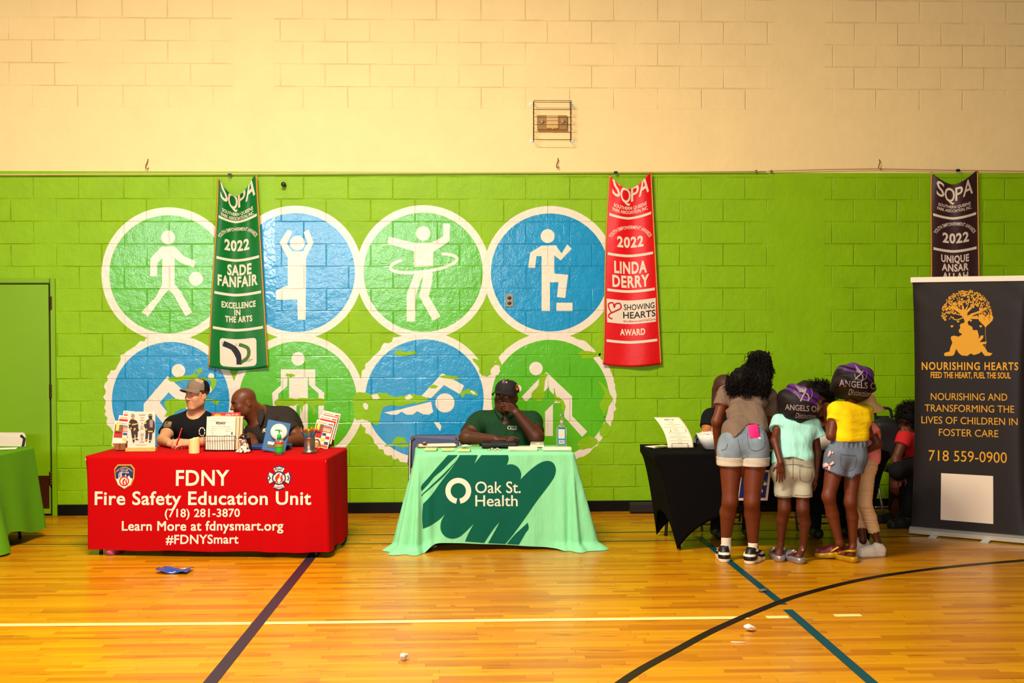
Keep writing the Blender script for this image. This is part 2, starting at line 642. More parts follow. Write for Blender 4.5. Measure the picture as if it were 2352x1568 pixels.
for y0, y1 in ((680, 711), (882, 913), (1083, 1114)):
    a, c = PY(116.5, y0, -0.03), PY(116.5, y1, -0.03)
    hb = MB()
    n = 5
    for i in range(n):
        z0 = a[2] + (c[2] - a[2]) * (i + 0.04) / n
        z1 = a[2] + (c[2] - a[2]) * (i + 0.96) / n
        hb.tube([(a[0], -0.026, z0), (a[0], -0.026, z1)], 0.010, 10)
    hb.box((a[0], -0.0195, (a[2] + c[2]) / 2), (0.036, 0.004, a[2] - c[2]))
    hb.build('hinge', m_hinge, door, True)
a, c = PY(113, 1092, -0.02), PY(113, 1167, -0.02)
kp_ = MB().box(((x_far + 0.03 + a[0]) / 2, -0.0205, (a[2] + c[2]) / 2), (a[0] - x_far - 0.03, 0.003, a[2] - c[2])).build('kick_plate', mat('kick_brown', (74, 28, 8), 0.35, 0.3), door)

# ================================================================== THE MURAL
def wp(h):
    return lambda x, y: PY(x, y, -h)


def disc(cx, cy, r, n=72):
    return [(cx + r * math.cos(2 * PI * i / n), cy + r * math.sin(2 * PI * i / n)) for i in range(n)]


def limb(pts, w):
    """thick polyline with square ends and mitred bends as one polygon"""
    P = [np.array(p, float) for p in pts]
    L, Rr = [], []
    k = len(P)
    for i in range(k):
        if i == 0:
            t = nrm(P[1] - P[0]); n = np.array([-t[1], t[0]]); m_ = n
        elif i == k - 1:
            t = nrm(P[-1] - P[-2]); n = np.array([-t[1], t[0]]); m_ = n
        else:
            t0, t1 = nrm(P[i] - P[i - 1]), nrm(P[i + 1] - P[i])
            n0, n1 = np.array([-t0[1], t0[0]]), np.array([-t1[1], t1[0]])
            m_ = nrm(n0 + n1)
            m_ = m_ / max(0.35, np.dot(m_, n0))
        L.append(P[i] + m_ * w / 2)
        Rr.append(P[i] - m_ * w / 2)
    return [tuple(q) for q in L + Rr[::-1]]


FIG = {}
FIG['dribbling a ball'] = [disc(386, 545, 16, 32), disc(450, 640, 16, 32),
    [(371, 566), (401, 566), (424, 589), (449, 599), (445, 614), (413, 602), (401, 592), (401, 652), (415, 669), (441, 717), (426, 726), (400, 679), (388, 664), (374, 680), (340, 727), (325, 716), (358, 682), (372, 654), (373, 592), (361, 605), (361, 634), (345, 634), (345, 594)]]
FIG['in a tree pose'] = [disc(683, 558, 17, 32),
    [(642, 557), (661, 527), (672, 532), (659, 560), (672, 577), (696, 577), (707, 558), (697, 533), (709, 527), (720, 557), (703, 592), (702, 734), (684, 734), (683, 688), (634, 688), (634, 667), (661, 655), (661, 592)]]
FIG['spinning a hoop'] = [disc(972, 536, 16.5, 32),
    [(893, 543), (951, 558), (993, 557), (1018, 542), (1018, 513), (1033, 513), (1033, 553), (995, 579), (995, 611), (951, 613), (951, 577), (890, 559)],
    [(951, 630), (994, 625), (993, 645), (985, 680), (1012, 727), (994, 736), (963, 680), (972, 638), (968, 638), (955, 680), (953, 738), (934, 738), (934, 677)]]
hoop = [(973.5 + 77 * math.cos(a) * math.cos(-0.14) - 19 * math.sin(a) * math.sin(-0.14), 604.5 + 77 * math.cos(a) * math.sin(-0.14) + 19 * math.sin(a) * math.cos(-0.14)) for a in np.linspace(-0.98, 4.02, 60)]
FIG['stepping up'] = [disc(1258, 542, 16, 32),
    [(1244, 564), (1276, 563), (1290, 582), (1303, 561), (1313, 571), (1288, 598), (1273, 586), (1273, 628), (1305, 631), (1298, 684), (1279, 682), (1283, 648), (1263, 648), (1263, 714), (1244, 714), (1244, 588), (1232, 588), (1229, 615), (1213, 614), (1218, 580)],
    [(1278, 695), (1315, 695), (1315, 714), (1278, 714)]]
FIG['bending in a stretch'] = [disc(410, 851, 15.5, 32), disc(485, 864, 7, 20), disc(478, 894, 9, 20),
    limb([(343, 1000), (343, 932), (386, 882), (484, 972)], 26), limb([(352, 925), (412, 1000)], 24)]
FIG['lifting a barbell'] = [disc(685, 824, 15.5, 32),
    [(645, 848), (724, 848), (724, 885), (745, 902), (743, 960), (731, 960), (732, 904), (710, 884), (709, 866), (707, 866), (707, 985), (689, 985), (689, 930), (681, 930), (681, 985), (664, 985), (664, 866), (660, 868), (660, 886), (639, 905), (640, 950), (628, 950), (625, 902), (645, 885)]]
FIG['swimming'] = [disc(1022, 925, 22, 36),
    [(967, 910), (1016, 857), (1066, 885), (1056, 905), (1020, 884), (990, 914)],
    [(882, 947), (920, 940), (930, 937), (990, 922), (995, 946), (985, 952), (972, 951), (958, 944), (948, 952), (934, 952), (922, 945), (912, 952), (898, 952)],
    [(996, 969), (1008, 970), (1014, 978), (1011, 990)]]
FIG['hiking with a pole'] = [disc(1231, 846, 15.5, 32), disc(1189, 892, 9, 20),
    [(1255, 854), (1314, 910), (1314, 955), (1349, 991), (1337, 1003), (1296, 957), (1296, 925), (1270, 925), (1270, 1001), (1252, 1001), (1252, 945), (1281, 915), (1262, 896), (1258, 874), (1249, 888), (1208, 922), (1198, 911), (1240, 868)]]

ROUND = [(386.5, 629.5, 135.5, 153.5, 'g', 'dribbling a ball'), (678.8, 625.7, 136.5, 153.5, 'b', 'in a tree pose'),
         (972, 625, 137, 154, 'g', 'spinning a hoop'), (1263, 625.5, 135.5, 152.5, 'b', 'stepping up'),
         (392, 920, 135, 152, 'b', 'bending in a stretch'), (684, 920, 136, 153, 'g', 'lifting a barbell'),
         (975, 915, 136, 153, 'b', 'swimming'), (1264, 915, 135, 152, 'g', 'hiking with a pole')]
random.seed(5)
for k, (cx, cy, ri, ro, cc, nm) in enumerate(ROUND):
    ring = MB()
    rp = []
    for i in range(120):
        a = 2 * PI * i / 120
        rr = ro
        if k >= 4 and math.cos(a) < -0.2 and k in (4, 6):
            rr += random.uniform(-3, 5)          # torn edge
        if k == 7 and math.cos(a) > 0.3:
            rr += random.uniform(-3, 2)
        rp.append((cx + rr * math.cos(a), cy + rr * math.sin(a)))
    o = ring.flat(rp, wp(0.0008 + 0.00006 * k)).build('mural_roundel', m_white_p, wall_back)
    o['label'] = '%s sport roundel with a white figure %s' % ('green' if cc == 'g' else 'blue', nm)
    MB().flat(disc(cx, cy, ri, 96), wp(0.0016)).build('disc', m_green_p if cc == 'g' else m_blue_p, o)
    f = MB()
    for j_, poly in enumerate(FIG[nm]):
        f.flat(poly, wp(0.0023 + 0.00012 * j_))
    if 'hoop' in nm:
        for q in stroke(hoop, 7):
            f.flat(q, wp(0.0024))
    f.build('figure', m_white_p, o, tri=True)
    if k == 6:
        pass

# peeled paint: lime coat showing through, ragged outlines
PEEL = [[(395, 866), (440, 861), (446, 849), (451, 862), (457, 845), (466, 852), (452, 866), (490, 868), (497, 880), (488, 895), (480, 872), (440, 872), (405, 876), (385, 872)],
        [(385, 918), (430, 916), (500, 918), (502, 924), (495, 930), (488, 922), (470, 921), (440, 932), (420, 938), (404, 946), (398, 952), (378, 958), (384, 945), (379, 932)],
        [(634, 917), (662, 915), (700, 915), (746, 916), (742, 932), (726, 931), (722, 955), (716, 935), (700, 928), (692, 950), (688, 930), (660, 933), (636, 936)],
        [(654, 860), (668, 858), (678, 864), (665, 866)],
        [(905, 808), (918, 804), (930, 808), (950, 806), (958, 812), (940, 816), (915, 816)],
        [(812, 908), (830, 900), (848, 905), (862, 903), (886, 902), (905, 910), (925, 908), (950, 904), (980, 914), (975, 922), (950, 926), (925, 932), (900, 930), (880, 936), (874, 955), (868, 975), (850, 970), (834, 962), (816, 962), (812, 940)],
        [(905, 1010), (912, 1003), (926, 1006), (934, 1016), (918, 1018), (890, 1022), (935, 1020), (936, 1026), (885, 1024), (900, 1018)],
        [(1010, 864), (1036, 862), (1056, 868), (1050, 872), (1020, 867)],
        [(1058, 905), (1066, 896), (1080, 894), (1095, 900), (1098, 908), (1088, 908), (1072, 903), (1062, 912)],
        [(1085, 825), (1104, 828), (1120, 838), (1138, 832), (1146, 822), (1152, 842), (1140, 856), (1120, 862), (1104, 860), (1098, 842)],
        [(1240, 862), (1258, 858), (1258, 880), (1252, 900), (1244, 920), (1226, 918), (1220, 904), (1236, 885)],
        [(1272, 892), (1278, 910), (1290, 916), (1298, 928), (1296, 945), (1290, 940), (1288, 924), (1276, 918)],
        [(1330, 808), (1374, 808), (1376, 818), (1340, 822)], [(1326, 1016), (1350, 1002), (1372, 1010), (1366, 1024), (1336, 1032)],
        [(1372, 872), (1392, 890), (1408, 915), (1396, 935), (1388, 962), (1404, 985), (1392, 1004), (1376, 992), (1390, 960), (1376, 930), (1388, 905)],
        [(266, 812), (278, 800), (276, 825), (262, 850), (252, 845)], [(1374, 812), (1384, 812), (1392, 826), (1382, 826)],
        [(985, 886), (1000, 884), (1004, 890), (990, 892)]]
rp_ = random.Random(9)
for poly in PEEL:
    P = smooth_poly(poly, 4)
    P = [(x + rp_.uniform(-1.6, 1.6), y + rp_.uniform(-1.6, 1.6)) for x, y in P]
    pm = MB().flat(P, wp(0.0030)).build('peeled_patch', m_lime, wall_back, tri=True)
WHITE_LEFT = [[(1131, 842), (1140, 838), (1148, 842), (1146, 860), (1134, 862), (1126, 858)], [(852, 908), (866, 905), (872, 914), (858, 916)], [(930, 912), (940, 906), (948, 912), (936, 917)],
              [(836, 925), (846, 930), (842, 940), (834, 934)], [(1254, 868), (1260, 862), (1258, 890), (1250, 896)], [(1082, 898), (1092, 902), (1088, 906)]]
for poly in WHITE_LEFT:
    P = [(x + rp_.uniform(-1.5, 1.5), y + rp_.uniform(-1.5, 1.5)) for x, y in smooth_poly(poly, 4)]
    MB().flat(P, wp(0.0036)).build('peeled_patch', m_white_p, wall_back, tri=True)

# ================================================================== THINGS ON THE WALL
# wall socket
p = PY(1170, 690, 0)
so = empty('wall_outlet', p, 'grey double wall socket inside the blue stepping roundel', 'outlet')
MB().box(p + V(0, -0.005, 0), (0.070, 0.008, 0.115), bev=0.003).build('cover_plate', mat('steel_plate', (150, 142, 118), 0.4, 0.3), so)
for dz in (-0.024, 0.024):
    MB().sphere(p + V(0, -0.009, dz), (0.019, 0.004, 0.016)).build('socket', mat('socket_brown', (48, 34, 22), 0.4), so, True)

# emergency lamp behind a wire guard
c = PY(1268, 283, 0)
el = empty('emergency_light', c, 'twin lamp emergency light on the cream wall, inside the wire guard', 'light')
m_el = mat('aged_plastic', (214, 178, 110), 0.4)
m_smoke = mat('smoky_plastic', (168, 128, 74), 0.22, 0, 0.6)
hw, hh = 68 / 2 / 248, 34 / 2 / 248
MB().box(c + V(0, -0.022, 0), (2 * hw, 0.044, 2 * hh), bev=0.01).build('housing', m_smoke, el)
MB().box(c + V(0.002, -0.042, 0.004), (0.112, 0.045, 2 * hh - 0.012), bev=0.012).build('body', m_el, el)
for sx in (-1, 1):
    MB().lathe([(0.005, 0.0), (0.014, 0.004), (0.019, 0.014), (0.0, 0.012)], 20, Matrix.Translation(Vector(c + V(sx * 0.095, -0.044, 0.012))) @ Matrix.Rotation(PI / 2, 4, 'X')).build('lamp_head', mat('lamp_reflector', (226, 206, 160), 0.2, 0.4), el, True)
MB().sphere(c + V(0.002, -0.066, -hh + 0.012), 0.006).build('indicator', mat('amber_led', (255, 130, 20), 0.4, emit=(255, 120, 10), estr=1.5), el)
wg = empty('wire_guard', c, 'rusty wire cage guarding the emergency light on the cream wall', 'cage')
m_wire = mat('rusty_wire', (110, 72, 34), 0.5, 0.4)
x0, x1 = c[0] - 0.172, c[0] + 0.166
z0, z1 = c[2] - 0.165, c[2] + 0.172
mb = MB()
dp = 0.12
for k in range(6):
    z = z1 - (z1 - z0) * k / 5
    mb.tube([(x0, -0.004, z), (x0, -dp, z), (x1, -dp, z), (x1, -0.004, z)], 0.0028, 6)
mb.tube([(x0, -0.004, z1 + 0.012), (x0, -dp, z1 + 0.014), (x1, -dp, z1 + 0.014), (x1, -0.004, z1 + 0.012)], 0.0028, 6)
for x in (x0, x1):
    for y in (-0.012, -dp):
        mb.tube([(x, y, z0 - 0.004), (x, y, z1 + 0.016)], 0.0028, 6)
mb.build('cage', m_wire, wg, True)
for x, z in ((x0 - 0.022, z1), (x1 + 0.018, z1), (x0 - 0.018, z0), (x1 + 0.022, z0)):
    MB().lathe([(0.017, 0), (0.017, 0.003), (0.008, 0.003), (0.007, 0.009), (0, 0.010)], 18, Matrix.Translation((x, 0, z)) @ Matrix.Rotation(PI / 2, 4, 'X')).build('washer', mat('zinc', (206, 214, 206), 0.45, 0.3), wg)

# the string line the pennants hang from
line_pts = [(-60, 402), (0, 401), (300, 400), (590, 399), (900, 397), (1180, 396), (1500, 395), (1760, 394)]
m_str = mat('pale_string', (222, 200, 140), 0.8)
mb = MB()
mb.tube([PY(x, y, -0.03) for x, y in line_pts], 0.006, 8)
tag(mb.build('hanging_cable', m_str, None, True), 'pale cable stretched along the top of the green wall, left and middle', 'cable')
mb = MB()
mb.tube([PY(x, y, -0.03) for x, y in ((1762, 393), (1880, 389.5), (2010, 387.5), (2200, 391), (2352, 393), (2420, 393))], 0.004, 8)
tag(mb.build('hanging_cable', mat('rusty_cable', (186, 140, 86), 0.7), None, True), 'rusty cable stretched above the dark pennant at right', 'cable')
for (x, y, lab) in ((528, 401, 'above the green pennant'), (1414, 396, 'above the red pennant'), (2200, 391, 'above the dark pennant')):
    q = PY(x, y, -0.03)
    r_ = empty('binder_clip', q, 'small black binder clip on the cable ' + lab, 'clip', 'binder clips on the cable')
    MB().prism([(-0.016, 0.010), (0.016, 0.010), (0.016, -0.006), (0.010, -0.012), (-0.010, -0.012), (-0.016, -0.006)], lambda a, b_, h: q + V(a, -0.012 + h, b_), 0.02).build('jaw', mat('clip_black', (18, 16, 14), 0.4), r_)
    MB().tube([q + V(-0.008, -0.012, -0.01), q + V(-0.005, -0.014, -0.035), q + V(0.005, -0.014, -0.035), q + V(0.008, -0.012, -0.01)], 0.0015, 6).build('wire_loop', mat('zinc', (0, 0, 0)), r_, True)
for (x, y, lab) in ((340, 378, 'left of the emergency light, high on the wall'), (1281, 376, 'just below the emergency light'), (2019, 379, 'at right on the cream wall')):
    q = PY(x, y, 0)
    mb = MB()
    mb.tube([q + V(0, -0.004, 0.05), q + V(0.003, -0.02, 0.03), q + V(-0.012, -0.03, -0.01), q + V(-0.014, -0.03, -0.034), q + V(0.004, -0.028, -0.044), q + V(0.010, -0.022, -0.028)], 0.004, 8)
    tag(mb.build('wall_hook', m_wire, None, True), 'small rusty wire hook ' + lab, 'hook', 'rusty hooks above the pennants')
q = PY(655, 426, 0)
cm = empty('wall_eyebolt', q, 'dark metal stud sticking out of the green wall by the green pennant', 'stud')
MB().tube([q, q + V(-0.005, -0.05, 0.005)], [0.014, 0.012], 12).build('shank', mat('dark_iron', (52, 54, 22), 0.4, 0.5), cm, True)
MB().sphere(q + V(-0.008, -0.055, 0.006), (0.022, 0.014, 0.022)).build('head', mat('dark_iron', (0, 0, 0)), cm, True)
for (x, y, lab) in ((1735, 395, 'left'), (1770, 395, 'right')):
    q = PY(x, y, 0)
    mb = MB()
    mb.tube([q + V(0, 0, 0.006), q + V(0.002, -0.03, 0.004)], 0.006, 8)
    mb.tube([q + V(-0.012, -0.03, 0.004), q + V(0, -0.034, 0.014), q + V(0.012, -0.03, 0.004), q + V(0, -0.03, -0.01)], 0.004, 8, closed=True)
    tag(mb.build('wall_anchor', m_wire, None, True), 'small rusty anchor where the cables end, %s one of the two' % lab, 'anchor', 'rusty cable anchors')


# ---- hanging pennants
m_trim = mat('gold_braid', (206, 150, 52), 0.5, 0.3, var=0.3, vscale=220)
m_let = mat('lettering_white', (238, 220, 198), 0.75, 0, 0.25)


class Pennant:
    """cloth hanging from two top corners; x in -1..1 across, y in picture pixels down the edges"""

    def __init__(s, tl, tr, bl, br, sag0, sag1, fold, seed):
        s.tl, s.tr, s.bl, s.br = [np.array(q, float) for q in (tl, tr, bl, br)]
        s.sag0, s.sag1, s.fold, s.seed = sag0, sag1, fold, seed
        s.h = ((s.bl[1] - s.tl[1]) + (s.br[1] - s.tr[1])) / 2

    def px(s, x, v):
        l = s.tl + (s.bl - s.tl) * v
        r = s.tr + (s.br - s.tr) * v
        l[0] += 3 * math.sin(v * 5 + s.seed) * (1 - v)
        p = l + (r - l) * (x + 1) / 2
        sag = s.sag1 + (s.sag0 - s.sag1) * math.exp(-v * 7)
        return p[0], p[1] + sag * (1 - min(1, abs(x + 0.08)) ** 1.6)

    def at(s, x, v, lift=0.0):
        px, py = s.px(x, v)
        e = math.exp(-v * 2.2)
        d = 0.035 + s.fold * (0.25 + e) * (math.cos(x * 5.2 + s.seed + v * 1.5) * 0.5 + 0.5) + 0.012 * math.sin(x * 3.1 + s.seed * 2 + 2 * v) * v
        d += 0.035 * math.exp(-v * 6) * (1 - x * x)
        return PY(px, py, -d - lift)

    def fn(s, lift=0.004):
        """flat picture coordinates (offset from the centre, y down as seen at the centre) -> cloth"""
        def f(x, y):
            v = 0.0
            for _ in range(6):
                sag = s.sag1 + (s.sag0 - s.sag1) * math.exp(-v * 7)
                v = (-y - (s.tl[1] + s.tr[1]) / 2 - sag) / s.h
                v = min(1, max(0, v))
            l = s.tl + (s.bl - s.tl) * v
            r = s.tr + (s.br - s.tr) * v
            hw_ = (r[0] - l[0]) / 2
            return s.at(x / hw_, v, lift)
        return f

    def build(s, label, m):
        root = empty('pennant', s.at(0, 0), label, 'banner', 'award pennants hung on the green wall')
        mb_ = MB()
        mb_.grid(lambda a, b_: s.at(a * 2 - 1, b_), 40, 90)
        o = mb_.build('cloth', m, root, True)
        sol = o.modifiers.new('s', 'SOLIDIFY')
        sol.thickness = 0.002
        for sx in (-1, 1):
            MB().tube([s.at(sx * 0.985, v, 0.001) for v in np.linspace(0, 1, 60)], 0.008, 6).build('gold_trim', m_trim, root, True)
            MB().tube([s.at(sx * 0.96 + 0.03 * math.cos(a), 0.006 + 0.004 * math.sin(a), 0.004) for a in np.linspace(0, 2 * PI, 13)[:-1]], 0.004, 6, closed=True).build('grommet', mat('brass', (190, 150, 80), 0.35, 0.8), root, True)
        return root

    def stripe(s, mb_, y, w=0.9, th=6):
        f = s.fn()
        n = 24
        l = s.tl + (s.bl - s.tl) * 0.5
        for i in range(n):
            a, b_ = -w + 2 * w * i / n, -w + 2 * w * (i + 1) / n
            v = (y - (s.tl[1] + s.tr[1]) / 2) / s.h
            dv = th / s.h / 2
            mb_.add([s.at(a, v - dv, 0.003), s.at(b_, v - dv, 0.003), s.at(b_, v + dv, 0.003), s.at(a, v + dv, 0.003)], [(3, 2, 1, 0)])

    def arc_text(s, mb_, body, y, r, hgt, a0, a1):
        f = s.fn()
        put_text(mb_, body, lambda x, yy: f((r + yy) * math.sin(x / r), -y + (r + yy) * math.cos(x / r) - r), 0, 0, hgt, width=(a1 - a0) * r, bold=0.012, cell=2.5)


def sqpa(pn, y, w, h):
    """the four interlocking initials and the association lines"""
    mb_ = MB()
    f = pn.fn()
    for ch, dx, dy, kk in (('S', -0.37, 0.1, 1), ('Q', -0.125, -0.12, 1.05), ('P', 0.125, -0.05, 1.0), ('A', 0.36, 0.1, 1)):
        put_text(mb_, ch, f, dx * w, -y + dy * h, h * kk, width=w * (0.27 if ch in 'QA' else 0.21), bold=0.012, cell=4.0)
    put_text(mb_, 'SOUTHERN QUEENS', f, 0, -y - h * 0.62, h * 0.22, width=w * 0.86, bold=0.02, cell=4.0)
    put_text(mb_, 'PARK ASSOCIATION, INC.', f, 0, -y - h * 0.92, h * 0.22, width=w * 0.92, bold=0.02, cell=4.0)
    return mb_


# green pennant
gp = Pennant((499, 401), (589, 401), (479, 841), (616, 843), 50, 8, 0.045, 0.4)
r1 = gp.build('green satin award pennant with white lettering and gold edges', mat('green_satin', (0, 112, 40), 0.42, 0, 0.5, bump=0.002, bscale=18))
mb = sqpa(gp, 476, 84, 32)
for y in (492, 588, 669, 750):
    gp.stripe(mb, y)
gp.arc_text(mb, 'YOUTH EMPOWERMENT AWARDS', 530, 46, 7.6, -1.08, 1.08)
f = gp.fn()
put_text(mb, '2022', f, -2, -576, 25, width=58, bold=0.035, spacing=1.1, cell=4.0)
put_text(mb, 'SADE', f, 4, -632, 25, width=56, bold=0.035, spacing=1.1, cell=4.0)
put_text(mb, 'FANFAIR', f, 0, -659, 25, width=92, bold=0.035, spacing=1.1, cell=4.0)
put_text(mb, 'EXCELLENCE', f, 2, -708, 14, width=78, bold=0.035, spacing=1.1, cell=4.0)
put_text(mb, 'IN', f, -1, -724, 14, width=14, bold=0.035, spacing=1.1, cell=4.0)
put_text(mb, 'THE ARTS', f, 2, -740, 14, width=62, bold=0.035, spacing=1.1, cell=4.0)
mb.build('lettering', m_let, r1)
pl = MB()
RR = [(x + sx * 8 * math.cos(a), y + sy * 8 * math.sin(a)) for x, y, sx, sy, aa in ((34, 24, 1, 1, 0), (-34, 24, -1, 1, 1), (-34, -24, -1, -1, 0), (34, -24, 1, -1, 1)) for a in (np.linspace(0, PI / 2, 6) if aa == 0 else np.linspace(PI / 2, 0, 6))]
clip_fill(pl, RR, lambda x, y: f(x, -811 + y), 4.0)
o = pl.build('logo_patch', m_let, r1)
lg = MB()
f5 = gp.fn(0.005)
for q in stroke(smooth_poly([(-34, 20), (-12, 12), (0, -6), (2, -26)], 6, False), [13] * 7 + [14] * 6 + [12] * 6):
    lg.flat(q, lambda x, y: f5(x, -811 + y))
lg.flat([(-37, 24), (-2, 22), (-8, 14), (-37, 16)], lambda x, y: f5(x, -811 + y))
lg.build('letter', mat('logo_charcoal', (30, 32, 44), 0.6), o)
lg = MB()
for q in stroke(smooth_poly([(2, 20), (22, 10), (22, -10), (2, -24)], 6, False), 8):
    lg.flat(q, lambda x, y: f5(x, -811 + y))
put_text(lg, 'oor', lambda x, y: f5(x, -811 + y), 24, -21, 8, shear=0.3)
lg.build('letter', mat('logo_olive', (70, 110, 30), 0.6), o)

# red pennant
rp2 = Pennant((1397, 396), (1496, 396), (1385, 836), (1519, 836), 38, 6, 0.022, 2.2)
r2 = rp2.build('red satin award pennant with a white showing hearts panel', mat('red_satin', (226, 14, 20), 0.42, 0, 0.5, bump=0.002, bscale=16))
mb = sqpa(rp2, 462, 88, 32)
for y in (488, 580, 663, 780):
    rp2.stripe(mb, y)
rp2.arc_text(mb, 'YOUTH EMPOWERMENT AWARDS', 526, 48, 7.8, -1.1, 1.1)
f = rp2.fn()
put_text(mb, '2022', f, 0, -568, 25, width=60, bold=0.035, spacing=1.1, cell=4.0)
put_text(mb, 'LINDA', f, 0, -628, 28, width=74, bold=0.035, spacing=1.1, cell=4.0)
put_text(mb, 'DERRY', f, 0, -660, 28, width=84, bold=0.035, spacing=1.1, cell=4.0)
put_text(mb, 'AWARD', f, 2, -770, 15, width=58, bold=0.035, spacing=1.1, cell=4.0)
mb.build('lettering', m_let, r2)
pl = MB()
for i in range(14):
    a, b_ = -56 + 112 * i / 14, -56 + 112 * (i + 1) / 14
    pl.add([f(a, -690), f(b_, -690), f(b_, -744), f(a, -744)], [(3, 2, 1, 0)])
o = pl.build('logo_patch', m_let, r2)
f5 = rp2.fn(0.006)
lg = MB()
put_text(lg, 'SHOWING', f5, 18, -712, 13, width=70, bold=0.01, cell=4.0)
put_text(lg, 'HEARTS', f5, 18, -731, 15, width=74, bold=0.015, cell=4.0)
lg.build('letter', mat('ink_black', (28, 26, 26), 0.7), o)
lg = MB()
put_text(lg, '#itsBecauseWeCare', f5, 18, -740, 5, width=74, cell=4.0)
for q in stroke(smooth_poly([(-44, -735), (-52, -732), (-50, -724), (-36, -716), (-24, -708), (-26, -698), (-36, -700), (-39, -708), (-42, -698), (-52, -702), (-50, -714), (-44, -722)], 5, False), 3.2):
    lg.flat(q, f5)
lg.build('letter', mat('ink_red', (196, 20, 30), 0.7), o)

# dark pennant
bp2 = Pennant((2141, 391), (2246, 392), (2136, 800), (2252, 800), 32, 8, 0.028, 4.0)
r3 = bp2.build('dark brown award pennant partly behind the roll-up banner', mat('brown_satin', (62, 34, 34), 0.45, 0, 0.5, bump=0.002, bscale=16))
mb = sqpa(bp2, 460, 84, 30)
for y in (489, 568):
    bp2.stripe(mb, y)
bp2.arc_text(mb, 'YOUTH EMPOWERMENT AWARDS', 518, 47, 7.6, -1.1, 1.1)
f = bp2.fn()
put_text(mb, '2022', f, 2, -558, 23, width=60, bold=0.035, spacing=1.1, cell=4.0)
put_text(mb, 'UNIQUE', f, 0, -603, 17, width=64, bold=0.035, spacing=1.1, cell=4.0)
put_text(mb, 'ANSAR', f, 0, -623, 17, width=62, bold=0.035, spacing=1.1, cell=4.0)
put_text(mb, 'ALLAH', f, 0, -643, 17, width=60, bold=0.035, spacing=1.1, cell=4.0)
mb.build('lettering', m_let, r3)
# ================================================================== TABLES AND CLOTHS
class Cloth:
    """cloth over a rectangular top; local x along e1 (left to right at the front), y along e2 (front to back)"""

    def __init__(s, A, e1, e2, L, D, zt, rc, prof):
        s.A, s.e1, s.e2, s.L, s.D, s.zt, s.rc, s.prof = A, e1, e2, L, D, zt, rc, prof
        s.per = []
        n = 14
        step = 0.012

        def line(x0, y0, x1, y1, nx, ny):
            d = math.hypot(x1 - x0, y1 - y0)
            k = max(2, int(d / step))
            for i in range(k):
                q = i / k
                s.per.append((x0 + (x1 - x0) * q, y0 + (y1 - y0) * q, nx, ny))

        def arc(cx, cy, a0):
            for i in range(n):
                a = a0 + PI / 2 * i / n
                s.per.append((cx + rc * math.cos(a), cy + rc * math.sin(a), math.cos(a), math.sin(a)))
        line(rc, 0, L - rc, 0, 0, -1)
        arc(L - rc, rc, -PI / 2)
        line(L, rc, L, D - rc, 1, 0)
        arc(L - rc, D - rc, 0)
        line(L - rc, D, rc, D, 0, 1)
        arc(rc, D - rc, PI / 2)
        line(0, D - rc, 0, rc, -1, 0)
        arc(rc, rc, PI)

    def at(s, x, y, nx, ny, t, lift=0.0):
        off, zb = s.prof(x, y, nx, ny, t)
        re = 0.014
        z = s.zt - (s.zt - zb) * t
        o = off + lift
        if t < 0.02:
            a = t / 0.02 * PI / 2
            o += -re + re * math.sin(a)
        q = s.A + s.e1 * (x + nx * o) + s.e2 * (y + ny * o)
        return V(q[0], q[1], z)

    def build(s, name, m, parent=None):
        ts = [0, 0.005, 0.01, 0.015, 0.02] + list(np.linspace(0.04, 1, 40))
        vs, fs = [], []
        k = len(s.per)
        for t in ts:
            for q in s.per:
                vs.append(s.at(*q, t))
        for j in range(len(ts) - 1):
            for i in range(k):
                i2 = (i + 1) % k
                fs.append((j * k + i2, j * k + i, (j + 1) * k + i, (j + 1) * k + i2))
        fs.append(tuple(range(k)))
        mb = MB().add(vs, fs)
        o = mb.build(name, m, parent, True)
        return o

    def front(s, lift=0.004):
        def f(px, py):
            d = ray(px, py)
            n = -s.e2
            t = np.dot(s.A - CAM, n) / np.dot(d, n)
            q = CAM + t * d
            x = np.dot(q - s.A, s.e1)
            x = min(max(x, 0.0), s.L)
            _, zb = s.prof(x, 0, 0, -1, 0.5)
            tt = min(1, max(0, (s.zt - q[2]) / (s.zt - zb)))
            return s.at(x, 0, 0, -1, tt, lift)
        return f


def frame_from(A, B, z):
    A, B = A * V(1, 1, 0), B * V(1, 1, 0)
    e1 = nrm(B - A)
    e2 = V(-e1[1], e1[0], 0)
    return A, e1, e2, np.linalg.norm(B - A)


def folding_table(A, e1, e2, L, D, zt, label, m_top, m_leg, inset=0.10):
    rz = math.atan2(e1[1], e1[0])
    ctr = A + e1 * L / 2 + e2 * D / 2
    t = empty('folding_table', ctr, label, 'table', None, rz)
    M = Matrix.Rotation(rz, 4, 'Z')
    M = Matrix.Translation(Vector((ctr[0], ctr[1], 0))) @ M
    b = bmesh.new()
    MB().box((0, 0, zt - 0.022), (L - 0.012, D - 0.012, 0.036), M, 0.012).build('tabletop', m_top, t)
    for sx in (-1, 1):
        for sy in (-1, 1):
            x, y = sx * (L / 2 - inset), sy * (D / 2 - 0.07)
            pts = [(M @ Vector((x * 0.93, y * 0.9, zt - 0.04)))[:], (M @ Vector((x, y, 0.02)))[:], (M @ Vector((x, y, 0.001)))[:]]
            MB().tube(pts, [0.013, 0.013, 0.016], 10).build('leg', m_leg, t, True)
    return t


m_dleg = mat('dark_leg', (30, 28, 30), 0.4, 0.3)
m_ttop = mat('table_plastic', (210, 205, 190), 0.5)

# ---------------- red table
ZT = 0.752
RA, Re1, Re2, RL = frame_from(PZ(192, 1047, ZT), PZ(750, 1051.5, ZT), ZT)
RD = 0.74


